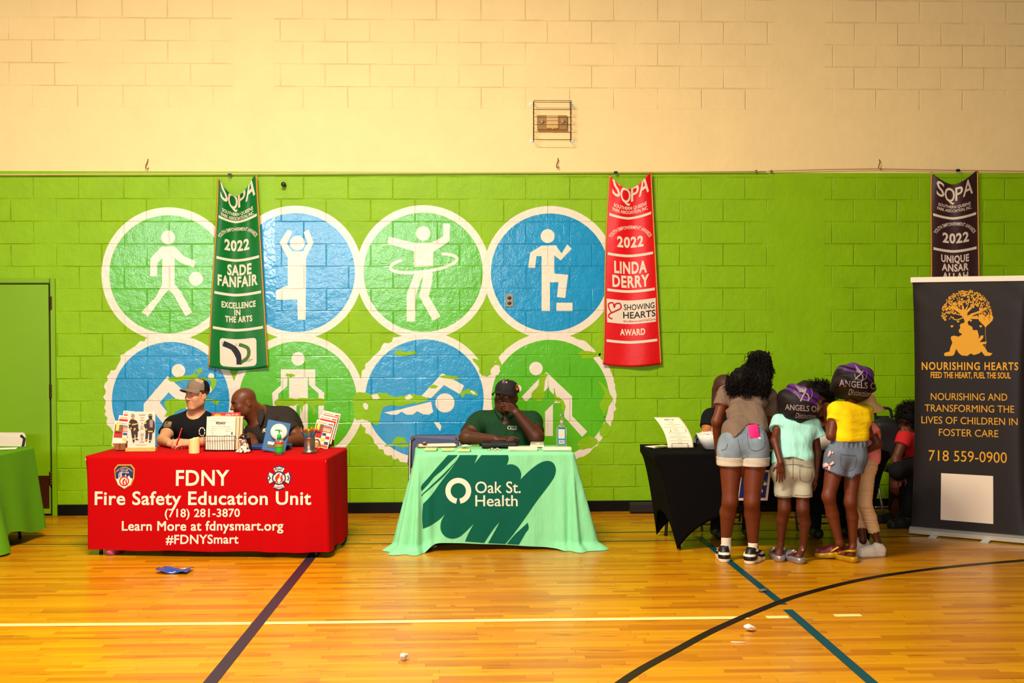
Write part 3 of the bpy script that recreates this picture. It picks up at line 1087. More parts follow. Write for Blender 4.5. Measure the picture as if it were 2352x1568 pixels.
def red_prof(x, y, nx, ny, t):
    zb = 0.045 + 0.02 * max(0, ny)
    off = 0.004 * math.sin(x * 9 + 1) * t + 0.003 * math.sin(y * 14) * t
    if ny < 0:
        off += -ny * 0.016 * t * (1 + 0.5 * math.sin(x * 3.1))
        if x > RL - 0.5:
            off += 0.010 * math.sin((x - RL) * 24) * t * t
        zb += 0.004 * math.sin(x * 11)
    if nx > 0:
        off += nx * (0.015 + 0.012 * math.sin(y * 17)) * t
    if nx < 0:
        off += nx * 0.105 * t
    return off, zb


m_red = mat('red_cloth', (180, 2, 6), 0.85, 0, 0.1, bump=0.005, bscale=5, stretch=(1, 1, 0.7))
red = Cloth(RA, Re1, Re2, RL, RD, ZT, 0.035, red_prof)
rc_o = red.build('tablecloth', m_red)
tag(rc_o, 'fitted red tablecloth printed with white fire safety lettering', 'tablecloth')
folding_table(RA, Re1, Re2, RL, RD, ZT - 0.004, 'folding table hidden under the red cloth, only its dark feet showing', m_ttop, m_dleg)
f = red.front(0.0018)
mb = MB()
for (body, cx, by, hh, ww) in (('FDNY', 466, 1114, 36, 122), ('Fire Safety Education Unit', 467, 1158, 31, 496), ('(718) 281-3870', 466, 1186, 19, 171), ('Learn More at fdnysmart.org', 466.5, 1217, 21, 368), ('#FDNYSmart', 466, 1247, 21, 165)):
    mb = MB()
    if 'M' in body:
        for j_, (dx, dy) in enumerate(((-0.6, -0.5), (0.6, -0.5), (-0.6, 0.5), (0.6, 0.5), (0, 0))):
            fj = red.front(0.0016 + 0.0003 * j_)
            put_text(mb, body, lambda x, y: fj(x + dx, -y + dy), cx, -by, hh, width=ww, spacing=1.05, res=4)
    else:
        put_text(mb, body, lambda x, y: f(x, -y), cx, -by, hh, width=ww, bold=0.019, spacing=1.05, res=4)
    mb.build('lettering', m_let, rc_o)
m_navy, m_gold, m_redi = mat('print_navy', (24, 44, 100), 0.7), mat('print_gold', (226, 160, 40), 0.7), mat('print_red', (206, 20, 20), 0.7)
# city shield
bg = MB()
sh = [(271, 1066), (302, 1066), (310, 1076), (309, 1098), (302, 1114), (287, 1123), (272, 1114), (265, 1098), (263, 1076)]
bg.flat(sh, f)
bo = bg.build('shield_badge', m_gold, rc_o)
f2, f3, f4 = red.front(0.006), red.front(0.008), red.front(0.010)
sc_ = lambda P, k, c: [(c[0] + (x - c[0]) * k, c[1] + (y - c[1]) * k) for x, y in P]
MB().flat(sc_(sh, 0.90, (286.5, 1093)), f2).build('field', m_navy, bo)
ww = MB()
ww.flat([(268, 1099), (274, 1098), (274, 1086), (276, 1086), (276, 1096), (278, 1096), (278, 1086), (281, 1086), (281, 1097), (284, 1092), (286, 1097), (290, 1088), (293, 1096), (298, 1091), (301, 1097), (306, 1098), (301, 1112), (287, 1121), (273, 1112)], f3)
put_text(ww, 'CITY OF', lambda x, y: f3(x, -y), 287, -1081, 3.6, width=16, bold=0.02)
put_text(ww, 'NEW YORK', lambda x, y: f3(x, -y), 287, -1086, 3.6, width=22, bold=0.02)
ww.build('skyline', m_let, bo, tri=True)
ww = MB()
put_text(ww, 'FIRE DEPARTMENT', lambda x, y: f3(x, -y + (x - 287) ** 2 * 0.028), 287, -1075, 4, width=38, bold=0.02)
ww.build('motto', m_gold, bo)
ww = MB()
for q in stroke([(287 + 10 * math.cos(a), 1104 + 10 * math.sin(a)) for a in np.linspace(0, 2 * PI, 30)], 2.6):
    ww.flat(q, f4)
for P in ([(287, 1098), (283, 1104), (284, 1110), (288, 1112), (286, 1106), (289, 1101)], [(291, 1099), (290, 1106), (291, 1110), (288, 1112), (293, 1110), (293, 1104)]):
    ww.flat(smooth_poly(P, 4), f4)
ww.build('flame_emblem', m_redi, bo, tri=True)
# maltese cross
cx, cy = 641.5, 1097


def cross(k):
    arm = [(-11, -7), (-7, -11), (-14, -24), (0, -28), (14, -24), (7, -11)]
    P = []
    for i in range(4):
        a = i * PI / 2
        for x, y in arm[1:]:
            P.append((cx + k * (x * math.cos(a) - y * math.sin(a)), cy + k * (x * math.sin(a) + y * math.cos(a))))
    return P


bo = MB().flat(cross(1.0), f).build('cross_badge', m_navy, rc_o, tri=True)
MB().flat(cross(0.91), f2).build('field', m_let, bo, tri=True)
ww = MB()
for q in stroke([(cx + 14.5 * math.cos(a), cy + 14.5 * math.sin(a)) for a in np.linspace(0, 2 * PI, 36)], 3):
    ww.flat(q, f3)
put_text(ww, 'FDNY', lambda x, y: f3(x, -y), cx, -(cy - 17.5), 5.4, width=19, bold=0.03)
put_text(ww, 'FOUNDATION', lambda x, y: f3(x, -y), cx, -(cy + 23), 4, width=23, bold=0.02)
for dx in (-21.5, 21.5):
    for q in stroke([(cx + dx - 3, cy - 5), (cx + dx + 3, cy), (cx + dx - 3, cy + 5)], 1.6) + stroke([(cx + dx, cy - 6), (cx + dx, cy + 6)], 1.6):
        ww.flat(q, f3)
ww.build('ring', m_navy, bo)
ww = MB()
for P in ([(cx + 1, cy - 11), (cx - 8, cy - 2), (cx - 7, cy + 7), (cx - 1, cy + 11), (cx - 4, cy + 4), (cx + 1, cy - 3)], [(cx + 8, cy - 9), (cx + 3, cy - 1), (cx + 5, cy + 5), (cx + 1, cy + 11), (cx + 9, cy + 5), (cx + 8, cy - 2)]):
    ww.flat(smooth_poly(P, 4), f4)
ww.build('flame_emblem', m_redi, bo, tri=True)

# ---------------- mint table
ZM = 0.745
MA, Me1, Me2, ML = frame_from(PZ(954, 1043, ZM), PZ(1320, 1039, ZM), ZM)
MD = 0.56


def mint_prof(x, y, nx, ny, t):
    u = x / ML
    front = max(0.0, -ny)
    side = abs(nx)
    cl = math.exp(-((x / 0.10) ** 2)) if nx <= 0 else 0.0      # near the left corner
    cr_ = math.exp(-(((ML - x) / 0.12) ** 2)) if nx >= 0 else 0.0
    fr = math.exp(-((y / 0.16) ** 2))
    cor = max(cl, cr_) * fr
    zb = (0.078 - 0.074 * u) if side < 0.3 and ny < 0 else 0.004
    zb = zb * (1 - min(1, cor * 1.6)) + 0.003
    off = front * (0.030 * t + 0.005 * math.sin(x * 24 + 1.0 + 1.5 * math.sin(x * 5)) * t + 0.010 * math.sin(x * 7.5) * t * t)
    off += side * (0.080 * t + 0.030 * math.sin(y * 44 + 0.5) * t)
    a = math.atan2(nx, -ny)
    off += cor * t * (0.060 + 0.034 * math.sin(a * 6.0 + 0.9 + (x - y) * 62) * min(1, t * 3))
    if t > 0.93:
        off += cor * (t - 0.93) * 1.0
    return off, zb


m_mint = mat('mint_cloth', (134, 214, 158), 0.85, 0, 0.1, bump=0.022, bscale=4, stretch=(2.2, 1.5, 0.7))
mint = Cloth(MA, Me1, Me2, ML, MD, ZM, 0.03, mint_prof)
mc_o = mint.build('tablecloth', m_mint)
tag(mc_o, 'mint green tablecloth with a dark green brushstroke and white logo', 'tablecloth')
folding_table(MA, Me1, Me2, ML, MD, ZM - 0.004, 'small folding table hidden under the mint cloth, dark foot showing', m_ttop, m_dleg, 0.06)
# brush stroke print
m_brush = mat('brush_green', (0, 88, 68), 0.78, 0, 0.2, bump=0.004, bscale=7)


def zp(pts):
    return [(880 + x / 3.41, 830 + y / 3.41) for x, y in pts]


BR = [zp(P) for P in (
    [(600, 731.5), (600, 731.5), (741, 731.5), (741, 731.5), (712, 802), (712, 802), (770, 731.5), (770, 731.5), (978, 731.5), (978, 731.5), (982, 765), (968, 808), (968, 808), (1010, 804), (1055, 826), (1079, 870), (1074, 922), (1074, 922), (1150, 848), (1225, 795), (1285, 777), (1330, 792), (1351, 840), (1336, 905), (1270, 1000), (1200, 1090), (1130, 1190), (1060, 1290), (1000, 1370), (955, 1424), (955, 1424), (820, 1416), (820, 1416), (870, 1330), (915, 1246), (915, 1246), (860, 1310), (790, 1413), (790, 1413), (640, 1402), (640, 1402), (672, 1330), (712, 1260), (712, 1260), (650, 1322), (595, 1366), (535, 1378), (482, 1358), (450, 1310), (454, 1245), (488, 1182), (488, 1182), (440, 1230), (380, 1270), (312, 1300), (312, 1300), (306, 1210), (312, 1110), (312, 1110), (380, 1040), (460, 930), (540, 830)],
    [(508, 731.5), (508, 731.5), (585, 731.5), (585, 731.5), (520, 790), (460, 850), (400, 900), (350, 960), (302, 1010), (302, 1010), (300, 970), (360, 900), (420, 830)],
    [(1130, 1256), (1130, 1256), (1136, 1300), (1110, 1340), (1060, 1428), (1060, 1428), (968, 1424), (968, 1424), (1030, 1350)],
    [(560, 790), (560, 790), (580, 770), (470, 900), (320, 1030), (305, 1050), (305, 1050), (310, 1030), (450, 900)])]
BR = [[tuple(q) for q in smooth_poly(P, 5)] for P in BR]
BR = [[P[i] for i in range(len(P)) if math.dist(P[i], P[i - 1]) > 0.25] for P in BR]


f = mint.front(0.003)
mb = MB()
for P in BR:
    clip_fill(mb, P, f)
mb.build('brushstroke', m_brush, mc_o)
f = mint.front(0.0035)
mb = MB()
ocx, ocy = 880 + 588 / 3.41, 830 + 1010 / 3.41
ang = np.linspace(-1.36, 2 * PI - 1.78, 50)
for q in stroke([(ocx + 23.6 * math.sin(a + PI + 1.57 - 1.57) * 1.0, ocy + 23.6 * -math.cos(a + PI + 1.57 - 1.57)) for a in np.linspace(0.16, 2 * PI - 0.16, 48)], 12):
    mb.flat(q, f)
put_text(mb, 'Oak St.', lambda x, y: f(x, -y), 1143.5, -1131, 26, width=104, bold=0.006, res=5)
put_text(mb, 'Health', lambda x, y: f(x, -y), 1140, -1161, 25, width=97, bold=0.006, res=5)
mb.build('lettering', m_let, mc_o)

# ---------------- left green table
ZG = 0.742
gb, gf = PZ(80, 1025, ZG), PZ(0, 1042, ZG)
d2 = nrm((gb - gf) * V(1, 1, 0))
e1g = V(d2[1], -d2[0], 0)
GD, GL = 0.76, 1.83
GA = (gb * V(1, 1, 0)) - d2 * GD - e1g * GL


def green_prof(x, y, nx, ny, t):
    cor = math.exp(-(((GL - x) / 0.10) ** 2) - (y / 0.13) ** 2)
    zb = 0.10 - 0.09 * cor + 0.035 * math.sin(y * 7.5) * max(0, nx)
    off = max(0, -ny) * 0.05 * t + max(0, nx) * (0.085 * t + 0.014 * math.sin(y * 15 + 2) * t) + cor * 0.10 * t + max(0, ny) * 0.02 * t + max(0, -nx) * 0.05 * t
    return off, zb


m_gcl = mat('green_cloth', (86, 142, 8), 0.8, 0, 0.2, bump=0.003, bscale=8)
gc = Cloth(GA, e1g, d2, GL, GD, ZG, 0.03, green_prof)
tag(gc.build('tablecloth', m_gcl), 'lime green tablecloth on the table at the far left edge', 'tablecloth')
folding_table(GA, e1g, d2, GL, GD, ZG - 0.004, 'folding table hidden under the lime green cloth by the door', m_ttop, m_dleg)

# ---------------- black spandex table
ZK = 0.745
KA, Ke1, Ke2, _ = frame_from(PZ(1505, 1042, ZK), PZ(1900, 1038.5, ZK), ZK)
KL, KD = 1.83, 0.70
m_span = mat('black_spandex', (11, 9, 9), 0.85, 0, 0.08)


def kp(x, y, z):
    q = KA + Ke1 * x + Ke2 * y
    return V(q[0], q[1], z)


kt = MB()
ins, insy = 0.17, 0.10
tops = [(0, 0), (KL, 0), (KL, KD), (0, KD)]
feet = [(ins, -0.02), (KL - ins, -0.02), (KL - ins, KD - insy), (ins - 0.05, KD - insy)]
rim = 0.06
for i in range(4):
    a, b_ = tops[i], tops[(i + 1) % 4]
    fa, fb = feet[i], feet[(i + 1) % 4]
    hgt = 0.28 if i % 2 == 0 else 0.24

    def fn(u, v, a=a, b_=b_, fa=fa, fb=fb, hgt=hgt):
        tx, ty = a[0] + (b_[0] - a[0]) * u, a[1] + (b_[1] - a[1]) * u
        bxx, byy = fa[0] + (fb[0] - fa[0]) * u, fa[1] + (fb[1] - fa[1]) * u
        bz = 0.012 + hgt * (1 - abs(2 * u - 1) ** 3.2)
        if v < 0.12:
            q = v / 0.12
            return kp(tx, ty, ZK - rim * q)
        q = (v - 0.12) / 0.88
        ztop = ZK - rim
        w_ = q * (1.0 if bz < 0.02 else 1.0)
        z = ztop + (bz - ztop) * q
        k = (ztop - z) / (ztop - 0.012)          # 0 top .. 1 floor
        e = k ** 0.62
        return kp(tx + (bxx - tx) * e, ty + (byy - ty) * e, z)
    kt.grid(fn, 48, 26)
kt.add([kp(x, y, ZK) for x, y in tops], [(0, 1, 2, 3)])
ko = kt.build('tablecloth', m_span, None, True)
shade_angle(ko, 40)
sol = ko.modifiers.new('s', 'SOLIDIFY')
sol.thickness = 0.003
tag(ko, 'black stretch tablecloth with pointed feet, by the children', 'tablecloth')
mt = folding_table(KA, Ke1, Ke2, KL, KD, ZK - 0.004, 'folding table hidden under the black stretch cloth', m_ttop, m_dleg, 0.2)

# poster on the black table's front
q0 = kp(0.70, -0.016, 0.55)
po = empty('poster', q0, 'blue picture poster with white border leaning on the black table front', 'poster')


def pf(px, py, lift=0.0):
    d = ray(px, py)
    base = kp(0, -0.034 - lift, 0.5)
    t = np.dot(base - CAM, Ke2) / np.dot(d, Ke2)
    return CAM + t * d


MB().prism([(1692, 1149), (1763, 1149), (1771, 1079), (1700, 1079)], lambda x, y, h: pf(x, y, h), 0.006).build('sheet', m_let, po)
pm = MB().flat([(1697, 1143), (1758, 1143), (1765, 1084), (1705, 1084)], lambda x, y: pf(x, y, 0.008)).build('picture', mat('poster_blue', (14, 38, 120), 0.5), po)
bl = MB()
rr = random.Random(3)
for i in range(26):
    cx_, cy_ = rr.uniform(1704, 1757), rr.uniform(1090, 1138)
    bl.flat([(cx_ + rr.uniform(2, 7) * math.cos(a), cy_ + rr.uniform(1.5, 6) * math.sin(a)) for a in np.linspace(0, 2 * PI, 9)[:-1]], lambda x, y, i=i: pf(x, y, 0.0095 + i * 0.0001), rr.choice((0, 1, 1, 0, 2, 0)))
bl.build('print', [m_let, mat('print_leaf', (30, 110, 50), 0.6), m_redi, mat('print_yellow', (220, 200, 60), 0.6)], pm)

# ---------------- roll-up banner at the right
BL0, BR0 = PZ(2092, 1226, 0), PZ(2352, 1249, 0)
be = nrm(BR0 - BL0)
bn = V(be[1], -be[0], 0)          # towards the camera
BWID = 0.88
zt_ = (PY(2096, 645, BL0[1]))[2]
bo_ctr = BL0 + be * BWID / 2
ru = empty('rollup_banner', bo_ctr * V(1, 1, 0), 'black roll-up banner with gold tree logo and gold lettering', 'banner', None, math.atan2(be[1], be[0]))
m_alu = mat('brushed_silver', (214, 212, 200), 0.28, 0.75)


def bp(x, z, lift=0.0):
    q = BL0 + be * x + bn * lift
    return V(q[0], q[1], z)


mb = MB()
mb.prism([(-0.045, 0.014), (0.045, 0.014), (0.045, 0.048), (0.026, 0.066), (-0.026, 0.066), (-0.045, 0.048)], lambda y, z, h: bp(-0.004 + h, z, y), BWID + 0.008)
mb.build('base_case', m_alu, ru)
for fx_ in (0.20, 0.60):
    MB().prism([(fx_ - 0.03, -0.14), (fx_ + 0.03, -0.14), (fx_ + 0.03, 0.14), (fx_ - 0.03, 0.14)], lambda x, y, h: bp(x, 0.001 + h, y), 0.012).build('foot', m_alu, ru)
MB().prism([(-0.012, zt_ - 0.012), (0.012, zt_ - 0.012), (0.012, zt_ + 0.030), (-0.012, zt_ + 0.030)], lambda y, z, h: bp(-0.010 + h, z, y), BWID + 0.02).build('top_rail', mat('rail_white', (236, 228, 208), 0.4, 0.1), ru)
MB().tube([bp(BWID / 2, 0.06, -0.03), bp(BWID / 2, zt_ + 0.01, -0.03)], 0.010, 10).build('support_pole', m_alu, ru, True)


def bsurf(x, z, lift=0.0):
    k = (z - 0.06) / (zt_ - 0.06)
    pin = 0.018 * math.sin(PI * k) ** 0.8
    xx = pin + x / BWID * (BWID - 2 * pin)
    ed = min(x, BWID - x)
    curl = -0.030 * math.exp(-ed / 0.03) * math.sin(PI * k) ** 0.5
    wr = 0.004 * math.exp(-ed / 0.10) * math.sin(z * 30 + x * 20) * math.exp(-(1 - k) * 8)
    return bp(xx, z, curl + wr + lift)


sheet = MB()
sheet.grid(lambda u, v: bsurf(u * BWID, 0.062 + (zt_ - 0.062) * v), 60, 60)
so_ = sheet.build('print_sheet', mat('banner_black', (36, 29, 28), 0.45, 0, 0.3), ru, True)


def bpx(lift=0.002):
    def g_(px, py):
        d = ray(px, py)
        t = np.dot(BL0 - CAM, bn) / np.dot(d, bn)
        q = CAM + t * d
        x = np.dot(q - BL0, be)
        return bsurf(min(max(x, 0), BWID), q[2], lift)
    return g_


f = bpx()
m_bgold = mat('banner_gold', (226, 160, 16), 0.5)
mb = MB()
for (body, cx, cy0, hh, ww, sl) in (('NOURISHING HEARTS', 2228, 849, 18, 230, 0.004), ('FEED THE HEART, FUEL THE SOUL', 2230, 868, 14, 191, 0.008), ('NOURISHING AND', 2226, 919, 16, 183, 0.010), ('TRANSFORMING THE', 2227, 946, 16, 214, 0.016), ('LIVES OF CHILDREN IN', 2227, 974, 16, 230, 0.022), ('FOSTER CARE', 2225, 1002, 16, 142, 0.026), ('718 559-0900', 2223, 1060, 24, 186, 0.032)):
    bd = 0.022 if cy0 < 900 else 0.0
    mb = MB()
    put_text(mb, body, lambda x, y, cx=cx, sl=sl: f(x, -y + (x - cx) * sl), cx, -cy0, hh, width=ww, bold=bd, spacing=1.15 if cy0 < 860 else 1.0, res=4)
    mb.build('lettering', m_bgold, ru)
MB().flat([(2160, 1086), (2283, 1093), (2282, 1203), (2160, 1193)], f).build('blank_panel', m_let, ru)
# tree with two seated figures


def zb(pts):
    return [(2100 + x / 6.532, 640 + y / 6.532) for x, y in pts]


lg = MB()
lg.flat(zb([(432, 1130), (450, 1108), (520, 1090), (530, 1040), (565, 960), (540, 890), (550, 862), (590, 852), (660, 868), (712, 838), (708, 822), (672, 806), (664, 770), (690, 735), (680, 700), (700, 672), (745, 662), (756, 640), (740, 596), (690, 530), (640, 490), (560, 440), (540, 470), (520, 460), (560, 400), (640, 430), (720, 470), (710, 420), (735, 390), (752, 470), (800, 400), (815, 300), (830, 280), (835, 320), (800, 430), (775, 480), (880, 380), (870, 320), (890, 330), (900, 370), (800, 500), (795, 560), (860, 520), (960, 490), (1080, 440), (1100, 460), (970, 515), (860, 560), (960, 560), (960, 606), (850, 600), (800, 650), (812, 690), (870, 720), (884, 770), (950, 770), (975, 850), (970, 900), (1010, 850), (1045, 850), (1040, 890), (985, 950), (1070, 945), (1095, 935), (1090, 970), (1030, 990), (1070, 1030), (1110, 1100), (1188, 1120), (1150, 1156), (1070, 1156), (1015, 1090), (980, 1120), (900, 1144), (845, 1120), (800, 1156), (710, 1150), (660, 1110), (625, 1050), (590, 1140), (560, 1156), (450, 1160)]), f)


def heart(cx, cy, r, a=0.0):
    P = []
    for i in range(20):
        t = 2 * PI * i / 20
        x, y = 16 * math.sin(t) ** 3 / 16, -(13 * math.cos(t) - 5 * math.cos(2 * t) - 2 * math.cos(3 * t) - math.cos(4 * t)) / 16
        P.append((cx + r * (x * math.cos(a) - y * math.sin(a)), cy + r * (x * math.sin(a) + y * math.cos(a))))
    return P


f_ = bpx(0.003)
lg.flat(heart(2100 + 1078 / 6.532, 640 + 615 / 6.532, 18), f_)
for x, y, r in ((560, 712, 3.4), (1003, 712, 3.4), (605, 378, 5.2), (690, 374, 4.4), (736, 340, 4.2), (905, 310, 4.4), (1010, 305, 5.0), (1005, 450, 4.6), (480, 458, 4.4), (950, 400, 3.6), (850, 625, 3.2), (655, 640, 3.2), (755, 248, 4.0)):
    lg.flat(heart(2100 + x / 6.532, 640 + y / 6.532, r), f_)
rr = random.Random(12)
for i in range(330):
    a = rr.uniform(-PI - 0.35, 0.35)
    r = math.sqrt(rr.uniform(0.16, 1.0))
    if rr.random() < 0.3:
        r = rr.uniform(0.9, 1.02)
    x, y = 785 + 372 * r * math.cos(a), 520 + 342 * r * math.sin(a)
    if y > 660:
        continue
    x, y = 2100 + x / 6.532, 640 + y / 6.532
    da = a + rr.uniform(-0.9, 0.9)
    ln, wd = rr.uniform(3.2, 5.2), rr.uniform(1.1, 1.9)
    lg.flat([(x + ln * 0.5 * math.cos(da) * math.cos(k) - wd * math.sin(da) * math.sin(k), y + ln * 0.5 * math.sin(da) * math.cos(k) + wd * math.cos(da) * math.sin(k)) for k in np.linspace(0, 2 * PI, 9)[:-1]], f_)
for P in ([(790, 590), (750, 520), (660, 460), (590, 420), (556, 390), (570, 320)], [(760, 560), (640, 530), (560, 505), (480, 500), (440, 560)], [(740, 580), (660, 610), (600, 610), (540, 560)], [(800, 560), (880, 530), (1000, 500), (1090, 450)], [(690, 430), (655, 380), (680, 310)], [(800, 500), (880, 420), (950, 330), (960, 270)]):
    for q in stroke(smooth_poly(zb(P), 5, False), 2.2):
        lg.flat(q, f_)
for q in stroke(zb([(1078, 715), (1072, 830), (1088, 935), (1070, 1030)]), 0.7):
    lg.flat(q, f_)
lg.build('tree_logo', m_bgold, ru, tri=True)
# ================================================================== BODIES: smooth blended volumes turned into one mesh
class Sdf:
    def __init__(s):
        s.ops, s.disp, s.clips = [], None, []

    def cap(s, a, b, ra, rb=None, k=0.02, mode='U'):
        a, b = np.asarray(a, float), np.asarray(b, float)
        rb = ra if rb is None else rb
        lo, hi = np.minimum(a - ra, b - rb), np.maximum(a + ra, b + rb)
        s.ops.append(('c', (a, b, ra, rb), k, mode, lo, hi))
        return s

    def chain(s, pts, rs, k=0.02):
        for i in range(len(pts) - 1):
            s.cap(pts[i], pts[i + 1], rs[i], rs[i + 1], k if i == 0 else 0.012)
        return s

    def ell(s, c, r, R=None, k=0.02, mode='U'):
        c, r = np.asarray(c, float), np.asarray(r, float)
        m = max(r)
        s.ops.append(('e', (c, r, np.eye(3) if R is None else np.asarray(R, float)), k, mode, c - m, c + m))
        return s

    def box(s, c, hf, R=None, rad=0.01, k=0.01, mode='U'):
        c, hf = np.asarray(c, float), np.asarray(hf, float)
        m = np.linalg.norm(hf)
        s.ops.append(('b', (c, hf, np.eye(3) if R is None else np.asarray(R, float), rad), k, mode, c - m, c + m))
        return s

    def sleeve(s, a, e, ra, rb, k=0.02):
        """a tube from the shoulder, cut square at e"""
        a, e = np.asarray(a, float), np.asarray(e, float)
        m = max(ra, rb)
        s.ops.append(('s', (a, e, ra, rb), k, 'U', np.minimum(a, e) - m, np.maximum(a, e) + m))
        return s

    def clip(s, fn):
        s.clips.append(fn)
        return s

    def plane(s, p, n):
        p, n = np.asarray(p, float), nrm(n)
        return s.clip(lambda q: (q - p) @ n)

    def grow(s, g):
        """a copy with every added volume thickened by g"""
        o = Sdf()
        for t, d, k, m, lo, hi in s.ops:
            if m != 'U':
                continue
            if t in 'cs':
                d = (d[0], d[1], d[2] + g, d[3] + g)
            elif t == 'e':
                d = (d[0], d[1] + g, d[2])
            else:
                d = (d[0], d[1] + g, d[2], d[3] + g)
            o.ops.append((t, d, k, m, lo - g, hi + g))
        return o

    def ev(s, P, margin):
        d = np.full(len(P), 1.0)
        for t, q, k, m, lo, hi in s.ops:
            mg = margin + k
            ix = np.nonzero(((P > lo - mg) & (P < hi + mg)).all(1))[0]
            if not len(ix):
                continue
            X = P[ix]
            if t == 'c':
                a, b, ra, rb = q
                ab = b - a
                h = np.clip(((X - a) @ ab) / max(1e-9, ab @ ab), 0, 1)
                v = np.linalg.norm(X - a - h[:, None] * ab, axis=1) - (ra + (rb - ra) * h)
            elif t == 's':
                a, b, ra, rb = q
                ab = b - a
                L = np.linalg.norm(ab)
                h = (X - a) @ ab / (L * L)
                hc_ = np.maximum(h, 0)
                v = np.linalg.norm(X - a - hc_[:, None] * ab, axis=1) - (ra + (rb - ra) * np.clip(h, 0, 1.2))
                v = np.maximum(v, (h - 1) * L)
            elif t == 'e':
                c, r, R = q
                y = (X - c) @ R
                k0 = np.linalg.norm(y / r, axis=1)
                k1 = np.linalg.norm(y / (r * r), axis=1)
                v = k0 * (k0 - 1) / np.maximum(k1, 1e-6)
            else:
                c, hf, R, rad = q
                y = np.abs((X - c) @ R) - (hf - rad)
                v = np.linalg.norm(np.maximum(y, 0), axis=1) + np.minimum(y.max(1), 0) - rad
            e = d[ix]
            if m == 'U':
                h = np.maximum(k - np.abs(e - v), 0) / k
                d[ix] = np.minimum(e, v) - h * h * k * 0.25
            else:
                h = np.maximum(k - np.abs(-e - v), 0) / k
                d[ix] = np.maximum(e, -v) + h * h * k * 0.25
        if s.disp is not None:
            d = d + s.disp(P)
        for c in s.clips:
            d = np.maximum(d, c(P))
        return d

    def mesh(s, h):
        lo = np.min([o[4] for o in s.ops if o[3] == 'U'], 0) - 0.03
        hi = np.max([o[5] for o in s.ops if o[3] == 'U'], 0) + 0.03
        B = 8
        nb = np.ceil((hi - lo) / h / B).astype(int) + 1
        n = nb * B
        bi = np.stack(np.meshgrid(*[np.arange(q) for q in nb], indexing='ij'), -1).reshape(-1, 3)
        ctr = lo + (bi + 0.5 - 0.5 / B) * B * h
        rad = B * h * 0.87 + 0.012
        dc = s.ev(ctr, rad + 0.02)
        D = np.repeat(np.repeat(np.repeat(np.where(dc < 0, -1.0, 1.0).reshape(nb), B, 0), B, 1), B, 2)
        act = bi[np.abs(dc) < rad * 1.25]
        off = np.stack(np.meshgrid(*[np.arange(B)] * 3, indexing='ij'), -1).reshape(-1, 3)
        for j in range(0, len(act), 2000):
            I = (act[j:j + 2000, None, :] * B + off[None]).reshape(-1, 3)
            D[I[:, 0], I[:, 1], I[:, 2]] = s.ev(lo + I * h, 0.03)
        ins = D < 0
        cnt = np.zeros(tuple(n - 1), np.int8)
        for a in (0, 1):
            for b in (0, 1):
                for c in (0, 1):
                    cnt += ins[a:n[0] - 1 + a, b:n[1] - 1 + b, c:n[2] - 1 + c]
        idx = np.argwhere((cnt > 0) & (cnt < 8))
        acc, num = np.zeros((len(idx), 3)), np.zeros(len(idx))
        cs = [np.array((a, b, c)) for a in (0, 1) for b in (0, 1) for c in (0, 1)]
        for p in range(8):
            for q in range(p + 1, 8):
                if np.abs(cs[p] - cs[q]).sum() != 1:
                    continue
                i1, i2 = idx + cs[p], idx + cs[q]
                d1, d2 = D[i1[:, 0], i1[:, 1], i1[:, 2]], D[i2[:, 0], i2[:, 1], i2[:, 2]]
                x = (d1 < 0) != (d2 < 0)
                t = np.where(x, d1 / np.where(d1 == d2, 1, d1 - d2), 0)
                acc += np.where(x[:, None], cs[p] + t[:, None] * (cs[q] - cs[p]), 0)
                num += x
        verts = lo + (idx + acc / num[:, None]) * h
        vid = np.full(tuple(n - 1), -1, np.int32)
        vid[idx[:, 0], idx[:, 1], idx[:, 2]] = np.arange(len(idx))
        quads = []
        for ax in range(3):
            b, c = (ax + 1) % 3, (ax + 2) % 3
            s0 = [slice(1, -1)] * 3
            s1 = [slice(1, -1)] * 3
            s0[ax], s1[ax] = slice(0, -1), slice(1, None)
            A, Bq = ins[tuple(s0)], ins[tuple(s1)]
            for flip in (False, True):
                e = np.argwhere((A & ~Bq) if not flip else (~A & Bq))
                if not len(e):
                    continue
                base = e.copy()
                base[:, b] += 1
                base[:, c] += 1
                o = []
                for db, dc_ in ((-1, -1), (0, -1), (0, 0), (-1, 0)):
                    q = base.copy()
                    q[:, b] += db
                    q[:, c] += dc_
                    o.append(vid[q[:, 0], q[:, 1], q[:, 2]])
                o = np.stack(o, 1)
                quads.append(o[:, ::-1] if flip else o)
        Q = np.concatenate(quads)
        Q = Q[(Q >= 0).all(1)]
        return verts, Q


def np_mesh(name, verts, Q, mats_, parent=None, mfn=None):
    me = bpy.data.meshes.new(name)
    me.vertices.add(len(verts))
    me.vertices.foreach_set('co', np.ascontiguousarray(verts, np.float32).ravel())
    me.loops.add(len(Q) * 4)
    me.loops.foreach_set('vertex_index', np.ascontiguousarray(Q, np.int32).ravel())
    me.polygons.add(len(Q))
    me.polygons.foreach_set('loop_start', np.arange(0, len(Q) * 4, 4, dtype=np.int32))
    me.polygons.foreach_set('loop_total', np.full(len(Q), 4, np.int32))
    if mfn is not None:
        me.polygons.foreach_set('material_index', mfn(verts[Q].mean(1)).astype(np.int32))
    me.update(calc_edges=True)
    me.validate()
    return link(name, me, mats_, parent, True)


